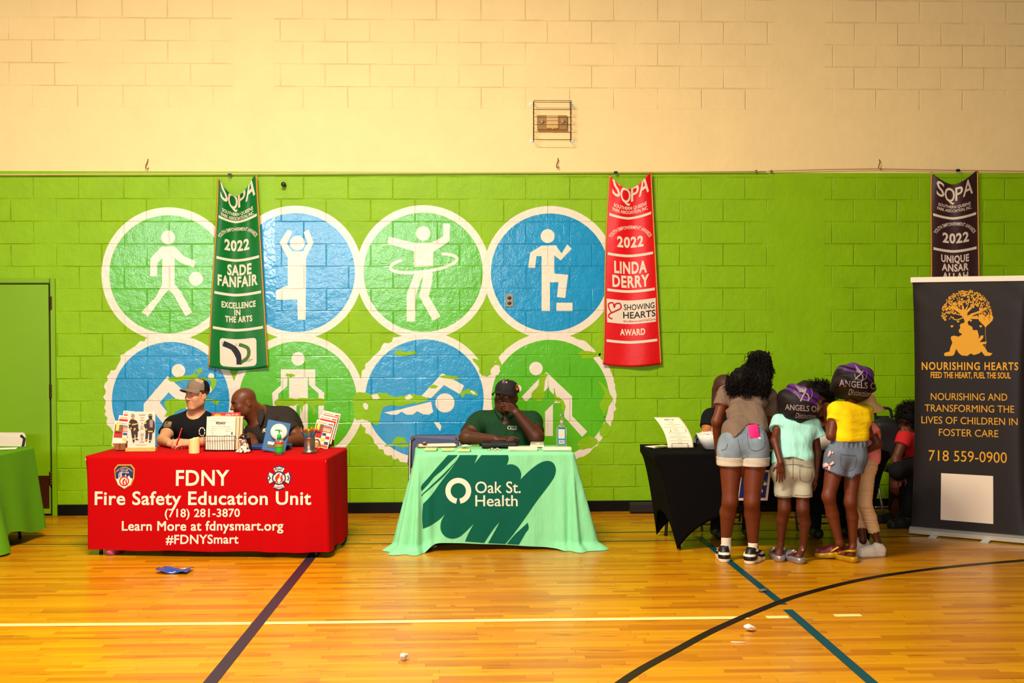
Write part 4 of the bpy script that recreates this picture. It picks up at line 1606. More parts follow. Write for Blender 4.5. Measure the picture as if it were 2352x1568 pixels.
def sculpt(name, sdf, h, m, parent=None, mfn=None, smooth=1):
    v, q = sdf.mesh(h)
    for _ in range(smooth):                       # light relaxation
        acc, num = np.zeros_like(v), np.zeros(len(v))
        for a in range(4):
            i, j = q[:, a], q[:, (a + 1) % 4]
            for c in range(3):
                acc[:, c] += np.bincount(i, v[j, c], len(v)) + np.bincount(j, v[i, c], len(v))
            num += np.bincount(i, minlength=len(v)) + np.bincount(j, minlength=len(v))
        v = v * 0.5 + 0.5 * acc / np.maximum(num, 1)[:, None]
    return np_mesh(name, v, q, m, parent, mfn)


def wrinkle(A, fx, fy, fz, ph=0.0, A2=0.0):
    def w(P):
        x, y, z = P[:, 0], P[:, 1], P[:, 2]
        r = A * np.sin(fx * x + 0.6 * fz * z + ph + 1.3 * np.sin(fz * 0.5 * z + fy * y)) * (0.5 + 0.5 * np.sin(9 * z + 5 * x + ph))
        if A2:
            r = r + A2 * np.sin(fz * 2.3 * z + fx * 0.8 * x + 2 * np.sin(11 * x + ph))
        return r
    return w


def basis(fwd, up=(0, 0, 1), roll=0.0):
    """columns: right hand side of the viewer facing along fwd, fwd, up"""
    f = nrm(fwd)
    r = nrm(np.cross(f, up))
    u = np.cross(r, f)
    if roll:
        r, u = r * math.cos(roll) + u * math.sin(roll), u * math.cos(roll) - r * math.sin(roll)
    return np.stack([r, f, u], 1)


def head(s, c, R, k=1.0, hw=1.0, lips=1.0):
    """face looks along R[:,1]; c lies between the ears"""
    L = lambda x, y, z: c + R @ (np.array([x * hw, y, z]) * k)
    E = lambda p, r, kk, mode='U': s.ell(L(*p), np.array(r) * k * np.array([hw, 1, 1]), R, kk * k, mode)
    E((0, -0.012, 0.046), (0.076, 0.097, 0.080), 0.02)
    E((0, 0.024, 0.012), (0.067, 0.066, 0.080), 0.025)
    E((0, 0.022, -0.040), (0.060, 0.062, 0.066), 0.03)
    for x in (-1, 1):
        s.cap(L(x * 0.052, 0.004, -0.052), L(x * 0.022, 0.062, -0.092), 0.020 * k, 0.018 * k, 0.03 * k)
        E((x * 0.043, 0.060, -0.012), (0.022, 0.024, 0.019), 0.025)
    for x in (-1, 1):
        E((x * 0.044, 0.034, -0.036), (0.020, 0.040, 0.036), 0.025)
    E((0, 0.070, -0.093), (0.025, 0.019, 0.018), 0.02)
    E((0, 0.070, -0.056), (0.034, 0.021, 0.026), 0.02)
    s.cap(L(-0.042, 0.070, 0.031), L(0, 0.079, 0.029), 0.0115 * k, None, 0.016 * k)
    s.cap(L(0, 0.079, 0.029), L(0.042, 0.070, 0.031), 0.0115 * k, None, 0.016 * k)
    for x in (-1, 1):
        E((x * 0.033, 0.098, 0.012), (0.020, 0.018, 0.0125), 0.014, 'S')
        E((x * 0.033, 0.0725, 0.0125), (0.0155, 0.0135, 0.0125), 0.004)       # lids
        E((x * 0.033, 0.0875, 0.0115), (0.0128, 0.0080, 0.0048), 0.002, 'S')  # opening
    s.cap(L(0, 0.080, 0.026), L(0, 0.106, -0.014), 0.0085 * k, 0.0105 * k, 0.012 * k)
    E((0, 0.106, -0.018), (0.0115, 0.0115, 0.010), 0.008)
    for x in (-1, 1):
        E((x * 0.0125, 0.095, -0.0215), (0.0098, 0.012, 0.0085), 0.006)
        E((x * 0.007, 0.103, -0.0305), (0.0045, 0.006, 0.0035), 0.003, 'S')
    for x in (-1, 1):
        s.cap(L(x * 0.003, 0.0885, -0.0500), L(x * 0.021, 0.0790, -0.0545), 0.0062 * k * lips, 0.0035 * k, 0.006 * k)
        s.cap(L(x * 0.002, 0.0875, -0.0625), L(x * 0.019, 0.0790, -0.0575), 0.0072 * k * lips, 0.0035 * k, 0.006 * k)
    E((0, 0.094, -0.0563), (0.023, 0.012, 0.0016), 0.002, 'S')
    for x in (-1, 1):
        o = 0.073
        E((x * o, -0.016, -0.002), (0.011, 0.019, 0.030), 0.008)
        E((x * (o + 0.012), -0.012, 0.004), (0.006, 0.010, 0.017), 0.004, 'S')


def face_parts(root, c, R, k, hw, brow_m, iris=(40, 24, 14)):
    L = lambda x, y, z: c + R @ (np.array([x * hw, y, z]) * k)
    M = Matrix([list(r) for r in R]).to_4x4()
    for x in (-1, 1):
        e = MB()
        e.sphere(L(x * 0.033, 0.0725, 0.0120), (0.0118 * k, 0.0118 * k, 0.0118 * k), M, 0)
        g = nrm(R[:, 1] + R[:, 0] * -0.10)
        e.sphere(L(x * 0.033, 0.0725, 0.0120) + g * 0.0072 * k, 0.0054 * k, M, 1, 12, 8)
        e.build('eye', [mat('eye_white', (200, 188, 172), 0.3), mat('iris_%d' % iris[0], iris, 0.2)], root, True)
        b = MB()
        b.tube([L(x * 0.013, 0.0925, 0.0320), L(x * 0.030, 0.0890, 0.0375), L(x * 0.050, 0.0755, 0.0345)], [0.0034 * k, 0.0042 * k, 0.002 * k], 8)
        b.build('eyebrow', brow_m, root, True)


def hand(s, w, d, n, t, k=1.0, curl=(0.35, 0.5, 0.3), per=None, spread=0.0, thumb=(0.55, 0.75, 0.3)):
    """w wrist, d towards the fingertips, n out of the palm, t towards the thumb"""
    d, n = nrm(d), nrm(n)
    n = nrm(n - d * np.dot(n, d))
    t = nrm(t - d * np.dot(t, d) - n * np.dot(t, n))
    fl = (0.95, 1.05, 0.98, 0.78)
    for i in range(4):
        o = (1.5 - i)
        kn = w + d * (0.088 - 0.004 * abs(i - 1)) * k + t * o * 0.0205 * k
        s.cap(w + d * 0.008 * k + t * o * 0.011 * k, kn, 0.0145 * k, 0.0115 * k, 0.012 * k)
        cc = per[i] if per else curl
        a, p = 0.0, kn
        dd0 = nrm(d + t * o * spread)
        for j, ln in enumerate((0.043, 0.027, 0.022)):
            a += cc[j]
            q = p + (dd0 * math.cos(a) + n * math.sin(a)) * ln * k * fl[i]
            s.cap(p, q, (0.0094, 0.0086, 0.0078)[j] * k, (0.0086, 0.0078, 0.0068)[j] * k, 0.0035 * k)
            p = q
    b = w + d * 0.022 * k + t * 0.020 * k
    m_ = b + nrm(d * thumb[0] + t * thumb[1] + n * thumb[2]) * 0.045 * k
    e = m_ + nrm(d * (thumb[0] + 0.3) + t * thumb[1] * 0.4 + n * thumb[2]) * 0.030 * k
    s.cap(b, m_, 0.0135 * k, 0.0105 * k, 0.012 * k)
    s.cap(m_, e, 0.0100 * k, 0.0080 * k, 0.006 * k)


def bvh_of(o):
    from mathutils.bvhtree import BVHTree
    me = o.data
    T = o.matrix_world
    return BVHTree.FromPolygons([v.co[:] for v in me.vertices], [tuple(p.vertices) for p in me.polygons])


def decal(o, lift=0.002):
    """picture coordinates -> the surface of a finished mesh"""
    t = bvh_of(o)
    last = [None]

    def f(px, py):
        d = ray(px, py)
        hit = t.ray_cast(Vector(CAM), Vector(nrm(d)))
        if hit[0] is None:
            near = t.find_nearest(Vector(CAM + d * (last[0] if last[0] else 9.5)))
            p, nn = near[0], near[1]
        else:
            p, nn = hit[0], hit[1]
            last[0] = (np.array(p) - CAM) @ F_
        return np.array(p) + np.array(nn) * lift
    return f


def person(loc, label):
    return empty('person', (loc[0], loc[1], 0), label, 'person')


def skin(name, col, rough=0.46):
    return mat(name, col, rough, 0, 0.42, var=0.06, vscale=14)


def cap_hat(root, c, R, k, hw, m_front, m_back, m_brim, m_under, tilt=0.12, base=0.048, split=1.0):
    """baseball cap: crown of panels, button and a curved brim"""
    ct, st = math.cos(tilt), math.sin(tilt)
    Rt = R @ np.array([[1, 0, 0], [0, ct, -st], [0, st, ct]])
    o = c + R @ (np.array([0, -0.012, base]) * k)
    L = lambda x, y, z: o + Rt @ (np.array([x * hw, y, z]) * k)
    cm = MB()

    def cf(u, v):
        a = 2 * PI * u
        p = v * PI / 2
        r = math.cos(p) ** 0.72
        sq = 1 + 0.012 * math.cos(6 * a)
        return L(0.0855 * r * math.sin(a) * sq, 0.105 * r * math.cos(a) * sq, -0.006 + 0.094 * math.sin(p) ** 0.9)
    n, m_ = 72, 18
    vs = [cf(i / n, j / m_) for j in range(m_ + 1) for i in range(n)]
    fs, mi = [], []
    for j in range(m_):
        for i in range(n):
            i2 = (i + 1) % n
            fs.append((j * n + i2, j * n + i, (j + 1) * n + i, (j + 1) * n + i2))
            a = min(i, n - i) / n * 2 * PI
            mi.append(0 if a < split else 1)
    cm.v += [tuple(q) for q in vs]
    cm.f += fs
    cm.m += mi
    cr = cm.build('cap', [m_front, m_back], root, True)
    MB().sphere(L(0, 0, 0.088), (0.007 * k, 0.007 * k, 0.005 * k)).build('button', m_back, cr, True)
    bm_ = MB()

    def bf(u, v, dz=0.0):
        a = (u - 0.5) * 2 * 1.12
        x0, y0 = 0.086 * math.sin(a), 0.105 * math.cos(a)
        ext = 0.074 * max(0.0, math.cos(a * 1.35)) ** 0.55
        x = x0 * (1 + 0.05 * v)
        y = y0 + ext * v
        z = -0.002 - 0.012 * v - 3.2 * x * x * v + dz
        return L(x, y, z)
    bm_.grid(lambda u, v: bf(u, v), 26, 8, 0)
    bm_.grid(lambda u, v: bf(1 - u, v, -0.004), 26, 8, 1)
    bm_.tube([bf(u, 1, -0.002) for u in np.linspace(0, 1, 27)], 0.0028 * k, 6, 0)
    bm_.build('brim', [m_brim, m_under], cr, True)
    return cr


def folding_chair(loc, rz, label, m_seat, m_frame, k=1.0):
    """steel folding chair facing local -y; loc on the floor under the seat"""
    t = empty('folding_chair', loc, label, 'chair', None, rz)
    M = Matrix.Translation(Vector((loc[0], loc[1], 0))) @ Matrix.Rotation(rz, 4, 'Z')
    g = lambda x, y, z: np.array(M @ Vector((x, y, z)))
    for sx in (-1, 1):
        x = sx * 0.22
        MB().tube([g(x, -0.24, 0.012), g(x, -0.05, 0.40), g(x * 0.96, 0.13, 0.74), g(x * 0.80, 0.14, 0.765)], 0.011, 10).build('front_leg', m_frame, t, True)
        MB().tube([g(x * 0.92, 0.26, 0.012), g(x * 0.92, 0.02, 0.44)], 0.011, 10).build('rear_leg', m_frame, t, True)
    MB().tube([g(-0.2, 0.24, 0.05), g(0.2, 0.24, 0.05)], 0.009, 8).build('stretcher', m_frame, t, True)
    MB().tube([g(-0.21, -0.21, 0.07), g(0.21, -0.21, 0.07)], 0.009, 8).build('stretcher', m_frame, t, True)
    MB().box((0, -0.03, 0.445), (0.40, 0.38, 0.035), M, 0.015, seg=3).build('seat', m_seat, t, True)
    RRp = []
    for cx, cy, a0 in ((0.17, 0.745, 0), (-0.17, 0.745, PI / 2), (-0.19, 0.56, PI), (0.19, 0.56, 1.5 * PI)):
        for i in range(6):
            a = a0 + PI / 2 * i / 5
            RRp.append((cx + 0.045 * math.cos(a), cy + 0.045 * math.sin(a)))
    bk = MB().prism(RRp, lambda x, z, h: g(x, 0.085 + (z - 0.56) * 0.26 + 0.03 * (1 - (x / 0.22) ** 2) + h, z), 0.022)
    o = bk.build('backrest', m_seat, t)
    bv = o.modifiers.new('b', 'BEVEL')
    bv.width, bv.segments, bv.limit_method = 0.006, 2, 'ANGLE'
    return t
# ================================================================== PEOPLE
m_blk = mat('tee_black', (20, 18, 20), 0.85, 0, 0.2, bump=0.03, bscale=5, stretch=(1.5, 1.5, 0.6))
m_brow_b = mat('brow_brown', (92, 58, 34), 0.8)
m_brow_k = mat('brow_black', (18, 11, 8), 0.8)
m_hair_k = mat('hair_black', (15, 10, 9), 0.75, 0, 0.2)
m_steel = mat('chair_steel', (120, 112, 100), 0.35, 0.6)
m_shoe_d = mat('shoe_dark', (26, 22, 20), 0.6)
A_ = np.array


def sit_legs(s, hip, floor_y, sx=0.10, kn=(0.0, -0.42), r=0.075):
    """thighs forward and shins down for somebody seated; hip is the pelvis centre"""
    for sg in (-1, 1):
        h = hip + V(sg * sx, -0.02, 0.0)
        k = V(hip[0] + sg * (sx + 0.03), hip[1] + kn[1], 0.50)
        a = V(k[0], k[1] + 0.06, 0.08)
        s.cap(h, k, r, r * 0.78, 0.03)
        s.cap(k, a, r * 0.75, r * 0.5, 0.02)
        s.cap(a + V(0, 0.03, -0.03), a + V(0, -0.13, -0.045), 0.038, 0.030, 0.02)


def seat_shoes(root, hip, sx=0.10, kn=(0.0, -0.42)):
    for sg in (-1, 1):
        x, y = hip[0] + sg * (sx + 0.03), hip[1] + kn[1] + 0.06
        t = Sdf()
        t.cap(V(x, y + 0.05, 0.045), V(x, y - 0.12, 0.042), 0.046, 0.043, 0.02).cap(V(x, y + 0.03, 0.06), V(x, y + 0.01, 0.10), 0.046, 0.044, 0.03)
        t.plane(V(0, 0, 0.001), (0, 0, -1)).plane(V(0, 0, 0.115), (0, 0, 1))
        sculpt('shoe', t, 0.006, m_shoe_d, root)


# ---------------------------------------------------------------- man with pencil at the red table
d0 = 10.36
hc = PD(453, 909, d0 - 0.06)
R = basis((-0.60, -0.80, -0.03), (0.04, 0, 1))
p1 = person(PD(448, 1000, d0), 'man in black tee and taupe cap holding a red pencil, seated at the red table')
s = Sdf()
head(s, hc, R, 1.0, 0.98)
neck_b = PD(449, 966, d0)
s.cap(hc + V(0.004, 0.015, -0.05), neck_b, 0.054, 0.060, 0.03)
shL, shR = PD(396, 973, d0 - 0.03), PD(503, 973, d0 + 0.02)
el1, el2 = PD(374, 1011, 10.12), PD(492, 1012, 10.12)
w1, w2 = PD(391, 1018, 9.93), PD(434, 1017, 9.91)
tors = Sdf()
tors.cap(shL, shR, 0.052, None, 0.05)
tors.ell(PD(449, 1000, d0 + 0.01), (0.165, 0.105, 0.20), None, 0.06)
tors.cap(PD(432, 985, d0 - 0.03), PD(466, 985, d0 - 0.03), 0.085, None, 0.05)
tors.ell(PD(449, 1055, d0 + 0.02), (0.15, 0.10, 0.17), None, 0.05)
tors.sleeve(shL, shL + (el1 - shL) * 0.60, 0.054, 0.054, 0.03)
tors.sleeve(shR, shR + (el2 - shR) * 0.60, 0.054, 0.054, 0.03)
tors.cap(PD(437, 955, d0), PD(410, 968, d0), 0.048, 0.045, 0.03).cap(PD(463, 955, d0), PD(490, 968, d0), 0.048, 0.045, 0.03)
s.ops += tors.ops
s.cap(shL, el1, 0.054, 0.047, 0.02).cap(el1, w1, 0.047, 0.030, 0.02)
s.cap(shR, el2, 0.054, 0.047, 0.02).cap(el2, w2, 0.047, 0.030, 0.02)
hand(s, w1, (0.55, -0.55, 0.10), (0.55, 0.35, -0.65), (0.2, 0.35, 0.9), 1.0, (0.75, 0.8, 0.5), None, 0.0, (0.7, 0.4, 0.5))
hand(s, w2, (-0.70, -0.55, 0.12), (-0.45, 0.45, -0.70), (0.15, 0.3, 0.9), 1.0, (0.75, 0.8, 0.5), None, 0.0, (0.7, 0.4, 0.5))
hip1 = V(neck_b[0], neck_b[1] + 0.02, 0.53)
s.ell(hip1, (0.17, 0.13, 0.12), None, 0.05)
sit_legs(s, hip1, 0)
m_sk1 = skin('skin_fair', (214, 150, 112))
sculpt('body', s, 0.0035, m_sk1, p1)
face_parts(p1, hc, R, 1.0, 0.98, m_brow_b, (64, 74, 70))
hr = Sdf()
hr.ell(hc + R @ A_([0, -0.014, 0.047]), np.array([0.080, 0.0995, 0.082]), R)
hr.clip(lambda q: 0.016 - (q - hc) @ R[:, 2] + np.maximum(0, ((q - hc) @ R[:, 1]) - 0.0) * 0.75)
hr.clip(lambda q: ((q - hc) @ R[:, 1]) - 0.080)
sculpt('hair', hr, 0.0035, mat('hair_brown', (74, 44, 26), 0.7), p1)
m_taupe = mat('cap_taupe', (128, 108, 90), 0.85)
cp = cap_hat(p1, hc, R, 1.0, 0.98, m_taupe, m_blk, m_taupe, mat('cap_under', (92, 76, 60), 0.85), 0.16, 0.054, 1.5)
sh = tors.grow(0.010)
sh.disp = wrinkle(0.004, 26, 20, 14, 0.5, 0.002)
nk = neck_b + V(0.002, -0.030, 0.082)
sh.clip(lambda q: 0.070 - np.linalg.norm((q - nk) * V(1, 0.75, 0.80), axis=1))
sh.clip(lambda q: 0.50 - q[:, 2])
shirt = sculpt('shirt', sh, 0.005, m_blk, p1)
bt = Sdf()
bt.ell(hip1, (0.185, 0.145, 0.13), None, 0.05)
for sg in (-1, 1):
    k_ = V(hip1[0] + sg * 0.13, hip1[1] - 0.42, 0.50)
    bt.cap(hip1 + V(sg * 0.10, -0.02, 0), k_, 0.088, 0.070, 0.03).cap(k_, k_ + V(0, 0.06, -0.40), 0.068, 0.055, 0.02)
sculpt('trousers', bt, 0.009, mat('trousers_navy', (26, 28, 40), 0.8), p1)
seat_shoes(p1, hip1)
f = decal(shirt, 0.004)
mb = MB()
clip_fill(mb, [(380.5, 968), (394.5, 969), (391.5, 982), (375, 980)], f, 3.0)
fp_ = mb.build('flag_patch', mat('patch_tan', (150, 124, 84), 0.8), shirt)
f6 = decal(shirt, 0.006)
mb = MB()
for i in range(3):
    y0 = 975.6 + i * 2.2
    clip_fill(mb, [(377.5 - i * 0.9, y0), (392.6 - i * 0.5, y0 + 0.8), (392.3 - i * 0.5, y0 + 1.7), (377.1 - i * 0.9, y0 + 0.9)], f6, 3.0)
clip_fill(mb, [(381.2, 969.2), (387, 969.6), (385.6, 974.4), (379.4, 974)], f6, 3.0)
mb.build('flag_stripes', mat('patch_dark', (84, 70, 50), 0.8), fp_)
mb = MB()
for k_ in range(8):
    a = k_ * PI / 4
    for q in stroke([(464 + 6.5 * math.cos(a), 991 + 9.5 * math.sin(a)), (464 + 6.5 * math.cos(a + 0.62), 991 + 9.5 * math.sin(a + 0.62))], 2.2):
        mb.flat(q, f)
mb.build('chest_emblem', m_let, shirt)
f = decal(cp, 0.003)
mb = MB()
put_text(mb, 'FDNY', lambda x, y: f(457 + x * 0.92 + y * 0.36, 875 - y * 0.95 + x * 0.42), 0, -3, 8.0, width=21, bold=0.04)
mb.build('cap_lettering', mat('cap_letter', (244, 186, 140), 0.7), cp)
mb = MB()
a, b = PD(408.5, 1012, 9.84), PD(417.5, 983, 9.86)
mb.tube([a + (a - b) * 0.35, b + (a - b) * 0.06], 0.0046, 8)
pc = tag(mb.build('pencil', mat('pencil_red', (206, 16, 22), 0.4), None, True), 'red pencil held in the hands of the man in the taupe cap', 'pencil')
MB().tube([b + (a - b) * 0.06, b], [0.0048, 0.0042], 8).build('eraser', mat('eraser_tan', (214, 150, 100), 0.7), pc, True)
folding_chair((hip1[0], hip1[1] + 0.05, 0), 0, 'dark folding chair under the man in the taupe cap, hidden by the red table', mat('chair_black', (24, 24, 30), 0.5), m_steel)

# ---------------------------------------------------------------- bald man leaning in
d0 = 10.40
hc = PD(560, 927, d0 - 0.12)
R = basis((-0.86, -0.46, -0.20), (-0.10, 0.0, 1))
p2 = person(PD(655, 1000, d0), 'bald man in charcoal polo shirt leaning to the left over the red table')
s = Sdf()
head(s, hc, R, 1.03, 1.02, 1.15)
nb = PD(606, 962, d0 + 0.02)
s.cap(hc + V(0.05, 0.02, -0.02), nb + V(0, 0, 0.01), 0.066, 0.074, 0.03).cap(hc + V(0.02, -0.01, -0.06), nb + V(-0.03, -0.06, -0.04), 0.050, 0.066, 0.03)
shN, shF = PD(655, 975, d0 - 0.12), PD(590, 985, d0 + 0.10)
hip2 = V(PD(672, 1000, d0 + 0.10)[0], PD(672, 1000, d0 + 0.10)[1], 0.56)
el1 = PD(690, 1009, 10.20)
w1 = PD(640, 1018, 9.98)
el2 = PD(575, 1012, 10.24)
w2 = PD(585, 1019, 10.02)
tors = Sdf()
tors.cap(PD(612, 961, d0 + 0.02), PD(646, 972, d0 + 0.05), 0.088, 0.132, 0.05)
tors.cap(PD(606, 951, d0 + 0.02), PD(630, 962, d0 + 0.03), 0.074, 0.090, 0.03)
tors.cap(PD(606, 995, d0 - 0.02), PD(650, 1010, d0 + 0.05), 0.135, 0.165, 0.06)
tors.cap(PD(648, 985, d0 + 0.05), hip2, 0.160, 0.165, 0.06)
tors.sleeve(shN, shN + (el1 - shN) * 0.55, 0.072, 0.070, 0.05)
tors.sleeve(shF, shF + (el2 - shF) * 0.55, 0.070, 0.066, 0.05)
s.ops += tors.ops
s.cap(shN, el1, 0.062, 0.054, 0.02).cap(el1, w1, 0.053, 0.034, 0.02)
s.cap(shF, el2, 0.062, 0.054, 0.02).cap(el2, w2, 0.053, 0.034, 0.02)
hand(s, w1, (-0.9, -0.35, -0.05), (0, 0.1, -1), (-0.3, 0.9, 0), 1.05, (0.2, 0.35, 0.2))
hand(s, w2, (-0.5, -0.85, -0.05), (0, 0.1, -1), (0.9, -0.3, 0), 1.05, (0.2, 0.35, 0.2))
s.ell(hip2, (0.19, 0.15, 0.13), None, 0.05)
sit_legs(s, hip2, 0, 0.11, (0, -0.44), 0.085)
m_sk2 = skin('skin_deep_brown', (104, 54, 28), 0.45)
sculpt('body', s, 0.004, m_sk2, p2)
face_parts(p2, hc, R, 1.03, 1.02, m_brow_k)
mb = Sdf()
L = lambda x, y, z: hc + R @ (A_([x, y, z]) * 1.03)
for x in (-1, 1):
    mb.cap(L(0.002 * x, 0.0925, -0.0445), L(x * 0.024, 0.083, -0.0475), 0.0042, 0.003, 0.004)
    mb.cap(L(x * 0.024, 0.083, -0.0475), L(x * 0.026, 0.078, -0.076), 0.003, 0.0035, 0.004)
mb.ell(L(0, 0.0865, -0.088), (0.018, 0.008, 0.012), R, 0.01)
sculpt('goatee', mb, 0.0028, mat('beard_grey', (86, 74, 66), 0.8), p2)
sh = tors.grow(0.012)
sh.disp = wrinkle(0.005, 22, 16, 10, 1.5, 0.0025)
op = PD(579, 960, d0 - 0.14)
sh.clip(lambda q: 0.050 - np.linalg.norm((q - op) * V(1.0, 0.35, 0.62), axis=1))
sh.clip(lambda q: 0.52 - q[:, 2])
m_char = mat('polo_charcoal', (48, 40, 36), 0.85, 0, 0.2, bump=0.035, bscale=5, stretch=(1.2, 1.5, 0.7))
shirt = sculpt('shirt', sh, 0.006, m_char, p2)
co = MB()
ci = smooth_poly([PD(593, 930, d0 + 0.02), PD(591, 940, d0 - 0.10), PD(591, 958, d0 - 0.155), PD(595, 971, d0 - 0.185)], 6, False)
cu_ = smooth_poly([PD(603, 929, d0 + 0.02), PD(607, 945, d0 - 0.12), PD(604, 963, d0 - 0.175), PD(597, 978, d0 - 0.205)], 6, False)
co.grid(lambda u, v: ci[int(round(u * 18))] * (1 - v) + cu_[int(round(u * 18))] * v, 18, 4)
o = co.build('collar', m_char, shirt, True)
sm = o.modifiers.new('s', 'SOLIDIFY')
sm.thickness = 0.010
f = decal(shirt, 0.004)
mb = MB()
put_text(mb, 'FDNY', lambda x, y: f(614 + x + y * 0.15, 990 - y - x * 0.25), 0, 0, 8, width=22, bold=0.04)
mb.build('chest_lettering', m_let, shirt)
bt = Sdf()
bt.ell(hip2, (0.205, 0.165, 0.14), None, 0.05)
for sg in (-1, 1):
    k_ = V(hip2[0] + sg * 0.14, hip2[1] - 0.44, 0.50)
    bt.cap(hip2 + V(sg * 0.11, -0.02, 0), k_, 0.098, 0.078, 0.03).cap(k_, k_ + V(0, 0.06, -0.40), 0.075, 0.06, 0.02)
sculpt('trousers', bt, 0.009, mat('trousers_navy', (0, 0, 0)), p2)
seat_shoes(p2, hip2, 0.11, (0, -0.44))
folding_chair((hip2[0] - 0.06, hip2[1] + 0.07, 0), 0.25, 'dark folding chair under the bald man, its back just showing behind him', mat('chair_black', (0, 0, 0)), m_steel, 1.0)

# ---------------------------------------------------------------- man in green polo at the mint table
d0 = 10.46
hc = PD(1163, 913, d0 - 0.08)
R = basis((-0.46, -0.88, -0.03), (0.03, 0, 1))
p3 = person(PD(1160, 1000, d0), 'large man in dark green polo and black cap, hand on mouth')
s = Sdf()
head(s, hc, R, 1.06, 1.10, 1.25)
s.ell(hc + R @ A_([0, 0.03, -0.07]), (0.075, 0.065, 0.055), R, 0.03)
nb = PD(1163, 962, d0)
s.cap(hc + V(0, 0.02, -0.05), nb, 0.075, 0.085, 0.04)
shL, shR = PD(1104, 972, d0 - 0.02), PD(1217, 972, d0 - 0.02)
el1, w1 = PD(1071, 1005, 10.17), PD(1138, 1009, 10.03)
el2, w2 = PD(1232, 1004, 10.20), PD(1186, 947, 10.20)
tors = Sdf()
tors.cap(shL, shR, 0.080, None, 0.06)
tors.cap(nb + V(0, 0, -0.02), shL, 0.085, 0.075, 0.05).cap(nb + V(0, 0, -0.02), shR, 0.085, 0.075, 0.05)
tors.ell(PD(1161, 1003, d0), (0.215, 0.155, 0.19), None, 0.07)
tors.ell(PD(1161, 1055, d0 - 0.02), (0.215, 0.175, 0.20), None, 0.07)
tors.sleeve(shL, shL + (el1 - shL) * 0.74, 0.080, 0.078, 0.05)
tors.sleeve(shR, shR + (el2 - shR) * 0.66, 0.080, 0.078, 0.05)
s.ops += tors.ops
s.cap(shL, el1, 0.070, 0.060, 0.03).cap(el1, w1, 0.058, 0.036, 0.02)
s.cap(shR, el2, 0.070, 0.062, 0.03).cap(el2, w2, 0.064, 0.036, 0.02)
hand(s, w1, (0.93, -0.25, 0.10), (0.05, 0.15, -1), (0.25, 0.9, 0.1), 1.08, (0.35, 0.5, 0.3), [(0.05, 0.25, 0.2), (0.3, 0.45, 0.3), (0.45, 0.6, 0.4), (0.5, 0.7, 0.4)])
hand(s, w2, (-0.80, -0.12, 0.52), (-0.35, 0.60, -0.45), (0.42, 0.25, 0.80), 1.02, (0.75, 0.8, 0.5), [(0.55, 0.25, 0.15), (0.85, 0.9, 0.5), (1.0, 1.0, 0.6), (1.1, 1.0, 0.6)], 0.0, (0.55, 0.75, 0.3))
hip3 = V(nb[0], nb[1] + 0.02, 0.55)
s.ell(hip3, (0.22, 0.17, 0.14), None, 0.05)
sit_legs(s, hip3, 0, 0.13, (0, -0.42), 0.095)
m_sk3 = skin('skin_dark', (76, 37, 20), 0.5)
sculpt('body', s, 0.0038, m_sk3, p3)
face_parts(p3, hc, R, 1.06, 1.10, m_brow_k, (26, 14, 9))
m_capk = mat('cap_black', (24, 18, 20), 0.8)
cp = cap_hat(p3, hc, R, 1.08, 1.08, m_capk, m_capk, m_capk, mat('cap_under_grey', (96, 78, 58), 0.8), 0.10, 0.050, 9)
f = decal(cp, 0.003)
mb = MB()
put_text(mb, 'Y', lambda x, y: f(1159.5 + x, 880 - y), 0, -1.5, 12, width=11, bold=0.03)
mb.build('cap_emblem', mat('emblem_blue', (40, 62, 160), 0.6), cp)
mb = MB()
put_text(mb, 'N', lambda x, y: f(1159.5 + x, 880 - y), 0, 0, 9, width=11, bold=0.01)
mb.build('cap_emblem', mat('emblem_orange', (240, 150, 110), 0.6), cp)
MB().flat([(1187 + 3.4 * math.cos(a), 889 + 7.5 * math.sin(a)) for a in np.linspace(0, 2 * PI, 17)[:-1]], f).build('side_patch', mat('patch_orange', (200, 128, 44), 0.7), cp)
MB().sphere(hc + R @ (A_([0.078, -0.012, -0.034]) * 1.08), 0.005).build('earring', mat('stud_silver', (230, 230, 230), 0.15, 0.9), p3, True)
MB().sphere(hc + R @ (A_([-0.078, -0.012, -0.034]) * 1.08), 0.005).build('earring', mat('stud_silver', (0, 0, 0)), p3, True)
sh = tors.grow(0.012)
sh.disp = wrinkle(0.006, 20, 14, 11, 0.2, 0.003)
op = PD(1160, 944, d0 - 0.10)
sh.clip(lambda q: 0.066 - np.linalg.norm((q - op) * V(1.1, 0.42, 0.60), axis=1))
sh.clip(lambda q: 0.50 - q[:, 2])
m_gpol = mat('polo_green', (18, 60, 30), 0.8, 0, 0.25, bump=0.04, bscale=5, stretch=(1.6, 1.5, 0.5))
shirt = sculpt('shirt', sh, 0.006, m_gpol, p3)
co = MB()
for sg in (-1, 1):
    pts_o = [PD(1163 + sg * 27, 938, d0 + 0.02), PD(1162 + sg * 24, 946, d0 - 0.11), PD(1159 + sg * 9, 963, d0 - 0.165)]
    pts_i = [PD(1163 + sg * 23, 930, d0 + 0.02), PD(1162 + sg * 19, 934, d0 - 0.10), PD(1159 + sg * 2, 958, d0 - 0.150)]
    a, b = smooth_poly(pts_o, 8, False), smooth_poly(pts_i, 8, False)
    co.grid(lambda u, v: a[int(round(u * 16))] * v + b[int(round(u * 16))] * (1 - v), 16, 3)
o = co.build('collar', m_gpol, shirt, True)
sm = o.modifiers.new('s', 'SOLIDIFY')
sm.thickness = 0.010
sm.offset = 0
f = decal(shirt, 0.004)
mb = MB()
for q in stroke([(1169.5 + 3.4 * math.sin(a), 982 - 3.6 * math.cos(a)) for a in np.linspace(PI + 0.25, 3 * PI - 0.25, 24)], 1.8):
    mb.flat(q, f)
